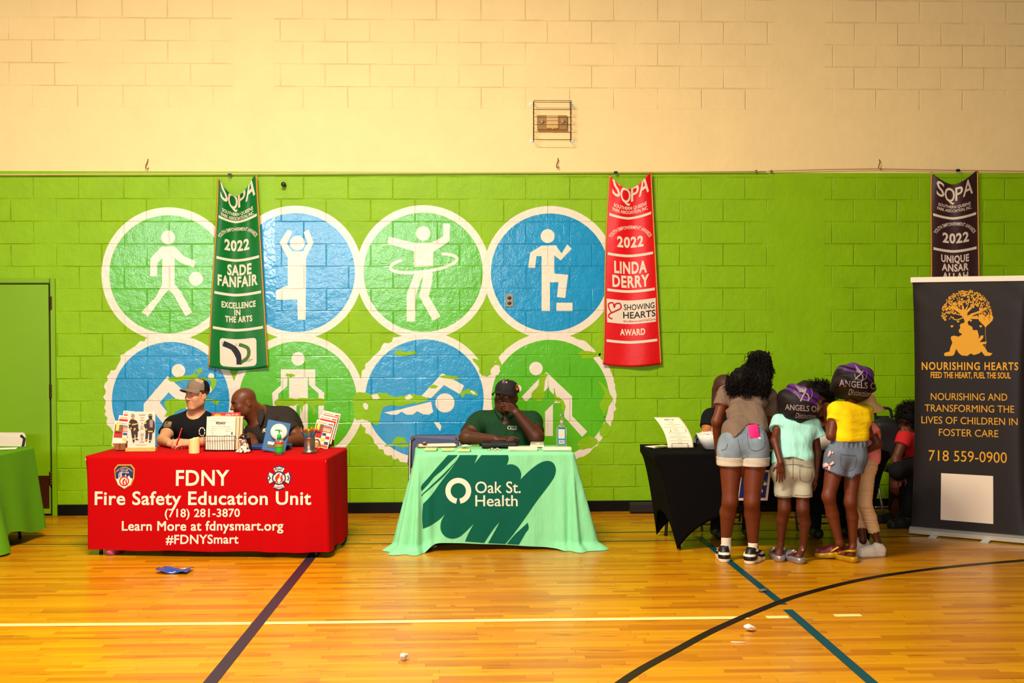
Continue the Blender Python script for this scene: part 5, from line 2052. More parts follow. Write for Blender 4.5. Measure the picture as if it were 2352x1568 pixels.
put_text(mb, 'Oak St.', lambda x, y: f(1180 + x, 981.5 - y), 0, 0, 4.2, width=15, bold=0.02)
put_text(mb, 'Health', lambda x, y: f(1180 + x, 986.8 - y), 0, 0, 4.2, width=14, bold=0.02)
mb.build('chest_logo', m_let, shirt)
bt = Sdf()
bt.ell(hip3, (0.235, 0.185, 0.15), None, 0.05)
for sg in (-1, 1):
    k_ = V(hip3[0] + sg * 0.16, hip3[1] - 0.42, 0.50)
    bt.cap(hip3 + V(sg * 0.13, -0.02, 0), k_, 0.108, 0.088, 0.03).cap(k_, k_ + V(0, 0.06, -0.40), 0.084, 0.066, 0.02)
sculpt('trousers', bt, 0.009, mat('trousers_navy', (0, 0, 0)), p3)
seat_shoes(p3, hip3, 0.13)
m_cblue = mat('chair_navy', (44, 52, 96), 0.45)
folding_chair((hip3[0] + 0.02, hip3[1] + 0.06, 0), 0, 'navy folding chair under the man in the green polo, hidden by the mint table', m_cblue, m_steel)
q = PD(1000, 1030, 10.42)
folding_chair((q[0], q[1] + 0.02, 0), 0.05, 'empty navy folding chair behind the left end of the mint table', m_cblue, m_steel)
q = PD(-6, 1030, 10.72)
folding_chair((q[0] - 0.03, q[1], 0), -0.1, 'white folding chair behind the lime green table at the left edge', mat('chair_white', (226, 212, 186), 0.45), m_dleg)
# ================================================================== THE CHILDREN AND THE BLACK TABLE'S PEOPLE
m_skg = skin('skin_brown', (104, 47, 21), 0.5)
m_skg2 = skin('skin_brown_dark', (90, 40, 18), 0.5)


def denim(name, col, var=0.22):
    m = mat(name, col, 0.85, 0, 0.2, var=var, vscale=7, bump=0.0015, bscale=220)
    return m


def leg(s, hip, knee, calf, ankle, heel, rh, rk, rc_, ra, toe):
    """one leg seen from behind, ending in a foot from heel to toe"""
    s.chain([hip, knee], [rh, rk], 0.03)
    s.chain([knee, calf, ankle], [rk * 0.96, rc_, ra], 0.03)
    s.cap(ankle, heel + V(0, 0, 0.03), ra, 0.028, 0.02)
    s.cap(heel + V(0, 0, 0.03), toe + V(0, 0, 0.022), 0.028, 0.022, 0.02)


def tee(name, root, tors, arms, m, neck, hem, h=0.005, fr=0.4, grow=0.010, wr=(0.004, 24, 18, 14, 0.3, 0.003), nr=0.07):
    sh = tors.grow(grow)
    sh.disp = wrinkle(*wr)
    if nr:
        sh.clip(lambda q: nr - np.linalg.norm(q - neck, axis=1))
    sh.clip(hem)
    return sculpt(name, sh, h, m, root)


def pixz(py, dep):
    return PD(1176, py, dep)[2]


def stitch(o, polys, m, name='stitching', w=1.2, lift=0.003):
    f = decal(o, lift)
    mb = MB()
    for P in polys:
        P = smooth_poly(P, 3, False)
        for q in stroke(P, w):
            mb.flat(q, f)
    return mb.build(name, m, o)


def sneaker(name, parent, heel, toe, k, m_up, m_sole, width=0.042, hgt=0.075):
    """low shoe from heel to toe along the floor: upper and sole"""
    d = nrm((toe - heel) * V(1, 1, 0))
    L_ = np.linalg.norm((toe - heel) * V(1, 1, 0))
    n = V(-d[1], d[0], 0)
    g = lambda x, y, z: heel * V(1, 1, 0) + V(0, 0, heel[2]) + d * x + n * y + V(0, 0, z)
    s = Sdf()
    s.cap(g(0.035, 0, 0.040), g(L_ * 0.5, 0, 0.040), width * 0.88, width * 0.92, 0.03)
    s.cap(g(L_ * 0.5, 0, 0.036), g(L_ - 0.045, 0, 0.030), width * 0.92, width * 0.95, 0.03)
    s.cap(g(0.042, 0, 0.05), g(0.055, 0, hgt), width * 0.80, width * 0.74, 0.03)
    s.plane(g(0, 0, hgt), (-0.25 * d[0], -0.25 * d[1], 1))
    s.plane(g(0, 0, 0.018), (0, 0, -1))
    o = sculpt(name, s, 0.004, m_up, parent)
    t = Sdf()
    t.cap(g(0.038, 0, 0.02), g(L_ * 0.5, 0, 0.02), width * 0.97, width * 0.98, 0.02)
    t.cap(g(L_ * 0.5, 0, 0.02), g(L_ - 0.048, 0, 0.02), width * 0.98, width * 1.05, 0.02)
    t.plane(g(0, 0, 0.028), (0, 0, 1)).plane(g(0, 0, 0.0), (0, 0, -1))
    sculpt('sole', t, 0.004, m_sole, o)
    return o, g, L_, d, n


def hair_strands(name, parent, roots_tips, m, seed=1, r=0.0032, coil=0.012, turns=7):
    """curly locks: helical tubes hanging from root to tip"""
    rr = random.Random(seed)
    mb = MB()
    for a, b in roots_tips:
        a, b = np.asarray(a, float), np.asarray(b, float)
        t = nrm(b - a)
        u = nrm(np.cross(t, (rr.uniform(-1, 1), 1, rr.uniform(-1, 1))))
        w = np.cross(t, u)
        n = 26 if np.linalg.norm(b - a) > 0.09 else 14
        ph, cc = rr.uniform(0, 6.28), coil * rr.uniform(0.5, 1.2)
        tn = turns * rr.uniform(0.6, 1.3) * np.linalg.norm(b - a) / 0.3
        pts = []
        for i in range(n):
            q = i / (n - 1)
            e = cc * (0.25 + 0.75 * q)
            an = ph + 2 * PI * tn * q
            pts.append(a + (b - a) * q + u * e * math.cos(an) + w * e * math.sin(an) + V(0, -0.03 * math.sin(PI * q), 0))
        mb.tube(pts, [r * (1 - 0.55 * (i / (n - 1)) ** 2) for i in range(n)], 4)
    return mb.build(name, m, parent, True)


def fuzz(o, root, n, m, ln, down, seed, r=0.0024, coil=0.009, turns=12):
    """short curls growing all over a hair volume"""
    rr = random.Random(seed)
    me = o.data
    rt_ = []
    for _ in range(n):
        v = me.vertices[rr.randrange(len(me.vertices))]
        a = np.array(v.co)
        d = nrm(np.array(v.normal) * (1.15 - down) + V(rr.uniform(-0.3, 0.3), rr.uniform(-0.3, 0.3), -down))
        rt_.append((a - np.array(v.normal) * 0.004, a + d * ln * rr.uniform(0.6, 1.3)))
    return hair_strands('curls', o, rt_, m, seed, r, coil, turns)


# ---------------------------------------------------------------- tall girl, grey tee
g1 = person(PZ(1700, 1288, 0), 'tall girl with long curly black hair, grey tee and rolled denim shorts')
hc = PD(1745, 850, 9.52)
R = basis((0.10, 0.86, -0.50))
shL, shR = PD(1667, 902, 9.42), PD(1768, 908, 9.42)
el1, w1 = PD(1646, 968, 9.36), PD(1650, 1036, 9.47)
el2, w2 = PD(1772, 985, 9.60), PD(1758, 1032, 9.78)
waist, pelv = PD(1712, 985, 9.20), PD(1707, 1022, 9.11)
hL, hR = PD(1679, 1040, 9.09), PD(1734, 1040, 9.08)
kL, kR = PD(1677, 1150, 9.05), PD(1727, 1152, 9.03)
cL, cR = PD(1672, 1176, 9.10), PD(1728, 1180, 9.08)
aL, aR = PD(1667, 1246, 9.16), PD(1730, 1256, 9.12)
fL, fR = PZ(1664, 1290, 0), PZ(1722, 1294, 0)
tL, tR = fL + V(0.02, 0.23, 0), fR + V(0.13, 0.18, 0)
fL, fR = fL + V(0, 0.015, 0), fR + V(0, 0.01, 0)
s = Sdf()
leg(s, hL, kL, cL, aL, fL + V(0, 0.03, 0), 0.091, 0.055, 0.060, 0.032, tL)
leg(s, hR, kR, cR, aR, fR + V(0.02, 0.03, 0), 0.098, 0.055, 0.060, 0.033, tR)
tors = Sdf()
tors.cap(shL + V(0.02, 0, 0), shR + V(-0.02, 0, 0), 0.052, None, 0.03)
tors.cap(PD(1697, 920, 9.37), PD(1738, 922, 9.37), 0.078, None, 0.03)
tors.cap(PD(1695, 950, 9.28), PD(1728, 950, 9.28), 0.080, None, 0.04)
tors.cap(PD(1697, 985, 9.18), PD(1729, 985, 9.18), 0.084, None, 0.04)
tors.sleeve(shL, shL + (el1 - shL) * 0.46, 0.046, 0.050, 0.02)
tors.sleeve(shR, shR + (el2 - shR) * 0.50, 0.046, 0.052, 0.02)
s.ops += tors.ops
s.cap(PD(1690, 1022, 9.11), PD(1726, 1022, 9.10), 0.105, None, 0.04)
s.cap(shL, el1, 0.043, 0.038, 0.02).cap(el1, w1, 0.038, 0.026, 0.02)
s.cap(shR, el2, 0.043, 0.038, 0.02).cap(el2, w2, 0.038, 0.026, 0.02)
hand(s, w1, (0.02, 0.35, -0.94), (0.9, 0.2, 0.1), (0.2, 0.9, 0.3), 0.88, (0.2, 0.3, 0.2))
hand(s, w2, (-0.2, 0.95, -0.15), (0, -0.1, -1), (-0.9, -0.2, 0), 0.88, (0.2, 0.3, 0.2))
s.cap((shL + shR) / 2 + V(0, 0, 0.03), hc, 0.055, 0.055, 0.03)
head(s, hc, R, 0.95)
sculpt('body', s, 0.0042, m_skg, g1)
face_parts(g1, hc, R, 0.95, 1.0, m_brow_k)


def hem1(q):
    px = 1176 + FPX * ((q - CAM) @ R_) / ((q - CAM) @ F_)
    py = H / 2 - FPX * ((q - CAM) @ U_) / ((q - CAM) @ F_)
    lim = np.interp(px, [1640, 1652, 1680, 1705, 1718, 1735, 1752, 1766, 1780], [1030, 1029, 1012, 988, 975, 973, 980, 995, 1004])
    return (py - lim) / 300.0


m_gtee = mat('tee_grey', (122, 100, 84), 0.9, 0, 0.15, bump=0.045, bscale=4.5, stretch=(1.6, 1.2, 0.6))
wk = wrinkle(0.007, 26, 10, 9, 0.7, 0.0035)
sh = tors.grow(0.012)
sh.cap(PD(1684, 985, 9.16), PD(1670, 1022, 9.10), 0.070, 0.062, 0.06)
sh.cap(PD(1700, 995, 9.13), PD(1700, 1015, 9.10), 0.112, 0.118, 0.04)
sh.cap(PD(1738, 965, 9.20), PD(1742, 990, 9.14), 0.075, 0.074, 0.05)
sh.disp = wk
sh.clip(hem1)
shirt = sculpt('shirt', sh, 0.005, m_gtee, g1)
bt = Sdf()
bt.cap(PD(1684, 1022, 9.11), PD(1730, 1022, 9.10), 0.116, None, 0.04)
bt.cap(PD(1700, 990, 9.15), PD(1722, 990, 9.15), 0.118, None, 0.04)
bt.cap(hL, hL + (kL - hL) * 0.3, 0.102, 0.100, 0.03).cap(hR, hR + (kR - hR) * 0.3, 0.108, 0.106, 0.03)
bt.cap(PD(1705, 1030, 9.02), PD(1706, 1075, 9.02), 0.006, 0.006, 0.012, 'S')
bt.disp = wrinkle(0.0025, 30, 12, 16, 1.2, 0.0015)
bt.clip(lambda q: pixz(1052, 9.05) - q[:, 2])
bt.clip(lambda q: q[:, 2] - pixz(976, 9.15))
m_den = denim('denim_light', (126, 140, 152), 0.34)
shorts = sculpt('shorts', bt, 0.0045, m_den, g1)
for h_, k_, r_ in ((hL, kL, 0.102), (hR, kR, 0.107)):
    c_ = Sdf()
    a, b = h_ + (k_ - h_) * 0.07, h_ + (k_ - h_) * 0.27
    c_.cap(a, b, r_ + 0.004, r_ + 0.001, 0.01)
    c_.disp = wrinkle(0.0015, 40, 30, 60, 0.4, 0.001)
    c_.clip(lambda q: pixz(1070, 9.05) - q[:, 2])
    c_.clip(lambda q: q[:, 2] - pixz(1050, 9.05))
    sculpt('cuff', c_, 0.004, denim('denim_cuff', (196, 184, 164), 0.12), shorts)
m_st = mat('stitch_dark', (84, 92, 100), 0.9)
stitch(shorts, [[(1716, 995), (1721, 1027), (1737, 1035), (1756, 1024), (1754, 994)], [(1694, 1008), (1699, 1030), (1702, 1045)], [(1657, 1034), (1668, 1030), (1671, 1018)]], m_st)
f = decal(shorts, 0.003)
MB().flat([(1739, 999), (1744, 1000), (1748, 1008), (1745, 1009), (1741, 1006)], f).build('tear', m_let, shorts)
hr = Sdf()
hr.ell(hc + R @ A_([0, -0.02, 0.045]), np.array([0.098, 0.125, 0.112]), R, 0.03)
hr.cap(PD(1735, 840, 9.44), PD(1700, 868, 9.36), 0.075, 0.075, 0.05)
hr.cap(PD(1742, 850, 9.42), PD(1748, 878, 9.34), 0.085, 0.070, 0.05)
hr.cap(PD(1700, 868, 9.36), PD(1682, 885, 9.33), 0.075, 0.05, 0.05)
hr.cap(PD(1700, 880, 9.34), PD(1712, 894, 9.31), 0.07, 0.05, 0.05)
hr.cap(PD(1745, 880, 9.34), PD(1750, 896, 9.32), 0.065, 0.04, 0.05)
hr.disp = lambda P: 0.010 + 0.004 * np.sin(60 * P[:, 0] + 20 * P[:, 2] + 3 * np.sin(40 * P[:, 2]))
hair = sculpt('hair', hr, 0.005, m_hair_k, g1)
rr = random.Random(4)
rt = []
for i in range(760):
    q = rr.random()
    if i < 430:
        x0 = rr.uniform(1668, 1764)
        y0 = rr.uniform(845, 885) + max(0, 1700 - x0) * 0.35
        a = PD(x0, y0, 9.345 + rr.uniform(-0.03, 0.02))
        x1 = x0 + (x0 - 1718) * 0.10 + rr.uniform(-6, 6)
        lim = np.interp(x1, [1650, 1670, 1690, 1710, 1745, 1765, 1775], [896, 904, 912, 917, 916, 914, 892])
        b = PD(x1, min(lim + rr.uniform(-14, 2), y0 + 48), 9.31 + rr.uniform(-0.02, 0.02))
    else:
        an, z = rr.uniform(0, 2 * PI), rr.uniform(-0.4, 1.0)
        x0 = 1745 + 27 * math.cos(an) * rr.uniform(0.6, 1.0)
        y0 = 838 - 34 * z + rr.uniform(-4, 4)
        a = PD(x0, max(y0, 806), 9.42 + rr.uniform(-0.04, 0.02))
        b = PD(x0 + rr.uniform(-10, 6) - (8 if x0 < 1740 else -2), max(y0, 806) + rr.uniform(24, 46), 9.37 + rr.uniform(-0.03, 0.02))
    rt.append((a, b))
hair_strands('curls', hair, rt, m_hair_k, 3, 0.0026, 0.010, 8)
fuzz(hair, g1, 1500, m_hair_k, 0.055, 0.95, 5)
m_sock = mat('sock_white', (234, 222, 200), 0.9, bump=0.0008, bscale=300)
for an_, kn_, fo, z0, z1 in ((aL, cL, fL, 1230, 1266), (aR, cR, fR, 1247, 1272)):
    k_ = Sdf()
    top = an_ + (kn_ - an_) * 0.28
    k_.cap(an_ + V(0, 0, -0.05), top, 0.036, 0.037, 0.02).cap(an_ + V(0, 0, -0.04), fo + V(0, 0.04, 0.05), 0.036, 0.036, 0.02)
    zz = pixz(z0, 9.1)
    k_.clip(lambda q, zz=zz: q[:, 2] - zz)
    sculpt('sock', k_, 0.004, m_sock, g1)
m_swh, m_sbk = mat('sneaker_white', (232, 216, 190), 0.5), mat('sneaker_black', (20, 18, 20), 0.45)
for fo, to in ((fL, tL), (fR, tR)):
    o, g, L_, d, n = sneaker('sneaker', g1, fo + V(0, -0.012, 0) - nrm(to - fo) * 0.035, to, 1, m_swh, m_swh, 0.044, 0.10)
    for nm_, fn_ in (('heel_panel', lambda x, z, ny: (x < 0.05) & (z > 0.028) & (z < 0.056)), ('heel_tab', lambda x, z, ny: (x < 0.06) & (z > 0.074)), ('side_stripe', lambda x, z, ny: (x > 0.09) & (x < 0.17) & (np.abs(z - (0.052 - (x - 0.12) * 0.25)) < 0.010)), ('toe_overlay', lambda x, z, ny: (x > 0.17) & (z < 0.05) | (x > 0.085) & (z > 0.066)), ('eyestay', lambda x, z, ny: (x > 0.05) & (x < 0.085) & (z < 0.075) & (z > 0.03))):
        me = o.data
        n_ = len(me.vertices)
        co = np.empty(n_ * 3, np.float32)
        me.vertices.foreach_get('co', co)
        co = co.reshape(-1, 3)
        no = np.array([v.normal[:] for v in me.vertices])
        Q = np.array([tuple(p.vertices) for p in me.polygons])
        cen = co[Q].mean(1) - (fo + V(0, -0.012, 0) - nrm(to - fo) * 0.035)
        keep = fn_(cen @ d, cen[:, 2], cen @ n)
        if keep.sum() < 4:
            continue
        q = Q[keep]
        us, inv = np.unique(q, return_inverse=True)
        np_mesh(nm_, (co + no * 0.0018)[us], inv.reshape(q.shape), m_sbk, o)
pb = PD(1730, 983, 9.02)
ph = empty('phone', pb, 'phone in a hot pink case sticking out of the tall girl back pocket', 'phone')
Mq = Matrix.Translation(Vector(pb)) @ Matrix.Rotation(-0.12, 4, 'Y') @ Matrix.Rotation(-0.25, 4, 'X')
MB().box((0, 0, -0.022), (0.074, 0.011, 0.10), Mq, 0.004).build('case', mat('case_pink', (236, 24, 120), 0.45), ph, True)
bb = MB()
for i in range(5):
    for j in range(4):
        bb.sphere((Mq @ Vector((-0.026 + i * 0.013, -0.0055, 0.016 - j * 0.013)))[:], (0.0045, 0.003, 0.0045), None, 0, 8, 6)
bb.build('bubbles', mat('case_pink_light', (246, 70, 150), 0.4), ph, True)


# ---------------------------------------------------------------- bonnets
def bonnet(root, c, R, r, px_c, letters, seed, bands, m_text):
    s = Sdf()
    s.ell(c, r, R, 0.03)
    rr = random.Random(seed)
    for i in range(9):
        a = 2 * PI * i / 9 + rr.uniform(-0.2, 0.2)
        s.ell(c + R @ A_([r[0] * 0.62 * math.cos(a), rr.uniform(-0.4, 0.3) * r[1], r[2] * 0.62 * math.sin(a)]), A_([0.4, 0.5, 0.4]) * r * rr.uniform(0.95, 1.25), R, 0.012)

    def gather(P):
        q = (P - c) @ R
        a = np.arctan2(q[:, 2], q[:, 0])
        e = np.clip(np.hypot(q[:, 0] / r[0], q[:, 2] / r[2]) - 0.45, 0, 1)
        return 0.012 * e * np.sin(7 * a + seed + 0.8 * np.sin(3 * a)) + 0.003 * np.sin(30 * q[:, 0] + 14 * q[:, 2] + seed) - 0.006 * e
    s.disp = gather

    def mf(F):
        x = (F - c) @ R[:, 0]
        z = (F - c) @ R[:, 2]
        w = z + bands[0] * x + 0.008 * np.sin(30 * x + seed)
        return np.where((w > bands[1]) & (w < bands[2]) | (w > bands[3]) & (w < bands[4]), 1, 0)
    o = sculpt('bonnet', s, 0.0045, [mat('bonnet_black', (28, 19, 21), 0.6, 0, 0.25), mat('bonnet_purple', (84, 26, 116), 0.42, 0, 0.5)], root, mf)
    f = decal(o, 0.004)
    mb = MB()
    letters(mb, f)
    mb.build('bonnet_print', m_text, o)
    return o


m_bt = mat('bonnet_grey_print', (150, 134, 136), 0.6)


def horse(mb, f, cx, cy, k, a=0.0):
    """winged dancer mark: two legs, a ring and a wing of strokes"""
    T = lambda x, y: (cx + k * (x * math.cos(a) - y * math.sin(a)), cy + k * (x * math.sin(a) + y * math.cos(a)))
    P = lambda pts, w: [mb.flat(q, f) for q in stroke(smooth_poly([T(*p) for p in pts], 4, False), w * k)]
    P([(-4, 22), (2, 8), (8, -2), (10, -14)], 4)
    P([(16, 22), (18, 10), (12, 0)], 3.4)
    P([(-12, 4), (-6, 14), (4, 18), (16, 18), (26, 8), (26, -6), (22, -14)], 1.6)
    for i in range(5):
        P([(8, -8 + i * 1.5), (-6, -14 + i * 2.6), (-20 + i * 3, -22 + i * 5)], 2.0)


def let2(mb, f):
    put_text(mb, 'ANGELS OF', lambda x, y: f(1843 + x + 0.004 * x * abs(x) * 0, 941 - y + x * 0.07), 0, -2, 13, width=78, bold=0.012, cell=2.5)
    put_text(mb, 'Distinction', lambda x, y: f(1850 + x, 958 - y + x * 0.04), 0, -2, 12, width=46, shear=0.35, cell=2.5)
    horse(mb, f, 1842, 903, 0.85)


def let3(mb, f):
    put_text(mb, 'ANGELS OF', lambda x, y: f(1974 + x, 888 - y + x * 0.10), 0, -2, 14, width=92, bold=0.012, cell=2.5)
    put_text(mb, 'Distinction', lambda x, y: f(1974 + x, 906 - y + x * 0.10), 0, -2, 13, width=50, shear=0.35, cell=2.5)
    horse(mb, f, 1972, 858, 0.7, 0.35)


# ---------------------------------------------------------------- small girl, mint tee
g2 = person(PZ(1812, 1292, 0), 'small girl in mint tee, pale denim shorts and silver clogs, purple bonnet')
hc = PD(1838, 925, 9.20)
R = basis((0.12, 0.95, -0.28), (0.10, 0, 1))
shL, shR = PD(1789, 968, 9.18), PD(1868, 976, 9.18)
el1, w1 = PD(1780, 1012, 9.07), PD(1793, 1062, 8.955)
el2, w2 = PD(1878, 1040, 9.20), PD(1874, 1092, 9.10)
hL, hR = PD(1800, 1090, 9.09), PD(1842, 1090, 9.09)
kL, kR = PD(1802, 1166, 9.06), PD(1844, 1168, 9.04)
cL, cR = PD(1796, 1194, 9.10), PD(1849, 1200, 9.08)
aL, aR = PD(1793, 1250, 9.14), PD(1845, 1258, 9.12)
fL, fR = PZ(1792, 1290, 0) + V(0, 0.02, 0), PZ(1838, 1295, 0) + V(0, 0.02, 0)
tL, tR = fL + V(0.0, 0.17, 0), fR + V(-0.045, 0.165, 0)
s = Sdf()
leg(s, hL, kL, cL, aL, fL + V(0, 0.02, 0.012), 0.064, 0.043, 0.041, 0.023, tL + V(0, 0, 0.015))
leg(s, hR, kR, cR, aR, fR + V(0, 0.02, 0.012), 0.064, 0.043, 0.041, 0.023, tR + V(0, 0, 0.015))
tors = Sdf()
tors.cap(shL, shR, 0.045, None, 0.04)
tors.cap(PD(1808, 985, 9.17), PD(1848, 988, 9.17), 0.078, None, 0.05)
tors.cap(PD(1812, 1020, 9.13), PD(1838, 1022, 9.13), 0.082, None, 0.05)
tors.cap(PD(1808, 1050, 9.10), PD(1834, 1052, 9.10), 0.090, None, 0.05)
tors.sleeve(shL, shL + (el1 - shL) * 0.40, 0.040, 0.048, 0.02)
tors.sleeve(shR, shR + (V(0.05, 0, 0) + el2 - shR) * 0.40, 0.040, 0.052, 0.02)
s.ops += tors.ops
s.cap(PD(1803, 1080, 9.09), PD(1838, 1080, 9.09), 0.088, None, 0.04)
s.cap(shL, el1, 0.034, 0.030, 0.02).cap(el1, w1, 0.030, 0.020, 0.02)
s.cap(shR, el2, 0.034, 0.029, 0.02).cap(el2, w2, 0.029, 0.020, 0.02)
hand(s, w1, (0.03, 0.06, -1), (0, 1, 0.05), (-1, 0, 0), 0.80, (0.02, 0.08, 0.05), None, 0.05, (0.6, 0.8, 0.0))
hand(s, w2, (0.0, 0.12, -1), (-1, 0.2, 0), (0.1, -0.9, -0.1), 0.80, (0.35, 0.5, 0.4))
s.cap((shL + shR) / 2 + V(0, 0, 0.02), hc, 0.042, 0.045, 0.03)
head(s, hc, R, 0.86)
sculpt('body', s, 0.0038, m_skg2, g2)
face_parts(g2, hc, R, 0.86, 1.0, m_brow_k)
m_mtee = mat('tee_mint', (166, 228, 212), 0.9, 0, 0.15, bump=0.045, bscale=4.5, stretch=(1.6, 1.2, 0.6))


def hem2(q):
    px = 1176 + FPX * ((q - CAM) @ R_) / ((q - CAM) @ F_)
    py = H / 2 - FPX * ((q - CAM) @ U_) / ((q - CAM) @ F_)
    return (py - np.interp(px, [1770, 1780, 1798, 1822, 1845, 1858, 1868], [1066, 1062, 1052, 1049, 1056, 1068, 1074])) / 300.0


sh = tors.grow(0.010)
sh.cap(PD(1785, 1048, 9.10), PD(1782, 1060, 9.09), 0.04, 0.03, 0.05).cap(PD(1850, 1055, 9.10), PD(1858, 1070, 9.09), 0.045, 0.025, 0.06)
sh.disp = wrinkle(0.004, 16, 10, 20, 0.9, 0.003)
sh.clip(hem2)
sculpt('shirt', sh, 0.0045, m_mtee, g2)
bt = Sdf()
bt.cap(PD(1800, 1082, 9.09), PD(1841, 1082, 9.09), 0.098, None, 0.03)
bt.cap(PD(1806, 1058, 9.10), PD(1838, 1058, 9.10), 0.094, None, 0.03)
bt.cap(hL, hL + (kL - hL) * 0.72, 0.076, 0.070, 0.03).cap(hR, hR + (kR - hR) * 0.72, 0.076, 0.070, 0.03)
bt.cap(PD(1821, 1100, 9.0), PD(1821, 1150, 9.0), 0.005, 0.006, 0.012, 'S')
bt.disp = wrinkle(0.0025, 30, 12, 22, 0.2, 0.002)
bt.clip(lambda q: pixz(1142, 9.05) - q[:, 2])
bt.clip(lambda q: q[:, 2] - pixz(1046, 9.1))
shorts = sculpt('shorts', bt, 0.0045, denim('denim_pale', (164, 160, 138), 0.3), g2)
stitch(shorts, [[(1821, 1054), (1821, 1075), (1821, 1102)], [(1834, 1070), (1864, 1074)], [(1837, 1076), (1839, 1102), (1862, 1104), (1864, 1082)], [(1778, 1137), (1800, 1140), (1820, 1138)], [(1824, 1136), (1845, 1138), (1862, 1136)], [(1800, 1068), (1821, 1066), (1845, 1068)]], mat('stitch_pale', (106, 100, 88), 0.9))
bonnet(g2, PD(1837, 926, 9.18), basis((0.1, 1, -0.2), (0.12, 0, 1)), np.array([0.154, 0.15, 0.148]), None, let2, 2, (0.45, 0.02, 0.050, 0.066, 0.115), m_bt)
m_clog = mat('clog_silver', (170, 164, 172), 0.3, 0.6)
for fo, to in ((fL, tL), (fR, tR)):
    d = nrm(to - fo)
    n = V(-d[1], d[0], 0)
    g = lambda x, y, z: fo + d * x + n * y + V(0, 0, z)
    s = Sdf()
    s.cap(g(-0.002, 0, 0.03), g(0.10, 0, 0.03), 0.042, 0.044, 0.02).cap(g(0.10, 0, 0.034), g(0.165, 0, 0.03), 0.046, 0.042, 0.02)
    s.plane(g(0, 0, 0.0), (0, 0, -1))
    s.clip(lambda q, g=g, d=d: np.where(((q - g(0, 0, 0)) @ d) < 0.085, q[:, 2] - 0.046, -1))
    s.cap(g(0.0, 0, 0.065), g(0.09, 0, 0.065), 0.028, 0.030, 0.006, 'S')
    o = sculpt('clog', s, 0.0038, m_clog, g2)
    MB().tube([g(0.085, 0.043, 0.045), g(0.05, 0.046, 0.075), g(0.01, 0.036, 0.098), g(-0.006, 0.0, 0.105 - 0.075), g(0.01, -0.036, 0.098), g(0.05, -0.046, 0.075), g(0.085, -0.043, 0.045)][0:3], 0.008, 8).build('strap', m_clog, o, True)
    MB().tube([g(0.085, -0.043, 0.045), g(0.05, -0.046, 0.075), g(0.01, -0.036, 0.098)], 0.008, 8).build('strap', m_clog, o, True)

# ---------------------------------------------------------------- girl in yellow
g3 = person(PZ(1945, 1285, 0), 'girl in bright yellow tee and frayed denim shorts with a large black and purple bonnet')
hc = PD(1958, 885, 9.22)
R = basis((-0.35, 0.92, -0.2), (0.15, 0, 1))
shL, shR = PD(1920, 940, 9.12), PD(1985, 944, 9.26)
el1, w1 = PD(1909, 1000, 9.06), PD(1899, 954, 9.22)
el2, w2 = PD(1994, 996, 9.22), PD(1972, 1000, 9.44)
hL, hR = PD(1921, 1055, 9.08), PD(1960, 1060, 9.10)
kL, kR = PD(1903, 1140, 9.02), PD(1953, 1152, 9.06)
cL, cR = PD(1912, 1180, 9.06), PD(1958, 1186, 9.10)
aL, aR = PD(1928, 1246, 9.08), PD(1959, 1252, 9.14)
fL, fR = PZ(1940, 1284, 0), PZ(1959, 1292, 0) + V(0, 0.02, 0)
s = Sdf()
tL = fL + V(-0.19, 0.06, -0.005)
tR = fR + V(-0.08, 0.17, 0)
sl = 0.035
leg(s, hL, kL, cL, aL, fL + V(0, 0.02, 0.055), 0.076, 0.046, 0.046, 0.026, tL + V(0, 0, 0.035))
leg(s, hR, kR, cR, aR, fR + V(0, 0.02, 0.03), 0.070, 0.044, 0.044, 0.025, tR + V(0, 0, 0.03))
tors = Sdf()
tors.cap(shL, shR, 0.046, None, 0.04)
tors.cap(PD(1935, 955, 9.13), PD(1975, 958, 9.20), 0.080, 0.075, 0.05)
tors.cap(PD(1940, 975, 9.12), PD(1968, 978, 9.17), 0.082, None, 0.05)
tors.cap(PD(1939, 1005, 9.10), PD(1964, 1007, 9.14), 0.088, None, 0.05)
tors.sleeve(shL, shL + (el1 - shL) * 0.42, 0.043, 0.045, 0.03)
tors.sleeve(shR, shR + (el2 - shR) * 0.40, 0.043, 0.043, 0.03)
s.ops += tors.ops
s.cap(PD(1930, 1045, 9.09), PD(1958, 1047, 9.12), 0.098, None, 0.04)
s.cap(shL, el1, 0.037, 0.034, 0.02).cap(el1, w1, 0.034, 0.022, 0.02)
s.cap(shR, el2, 0.037, 0.033, 0.02).cap(el2, w2, 0.033, 0.022, 0.02)
hand(s, w1, (-0.05, 0.35, 0.93), (0.5, 0.8, -0.3), (0.8, -0.5, 0.1), 0.78, (0.6, 0.7, 0.4))
hand(s, w2, (-0.5, 0.85, 0.0), (0, 0, -1), (-0.8, -0.5, 0), 0.78, (0.3, 0.4, 0.3))
s.cap((shL + shR) / 2 + V(0, 0, 0.02), hc, 0.044, 0.047, 0.03)
head(s, hc, R, 0.88)
sculpt('body', s, 0.0038, m_skg, g3)
face_parts(g3, hc, R, 0.88, 1.0, m_brow_k)
m_yel = mat('tee_yellow', (252, 210, 6), 0.85, 0, 0.2, bump=0.02, bscale=5, stretch=(1, 1, 2.4))
sh = tors.grow(0.009)
sh.disp = wrinkle(0.0025, 14, 8, 30, 0.3, 0.0022)
zy = pixz(1013, 9.1)
sh.clip(lambda q: zy - q[:, 2])
sculpt('shirt', sh, 0.0045, m_yel, g3)
bt = Sdf()
bt.cap(PD(1930, 1045, 9.09), PD(1960, 1047, 9.12), 0.106, None, 0.03)
bt.cap(PD(1937, 1018, 9.10), PD(1964, 1019, 9.13), 0.090, None, 0.03)
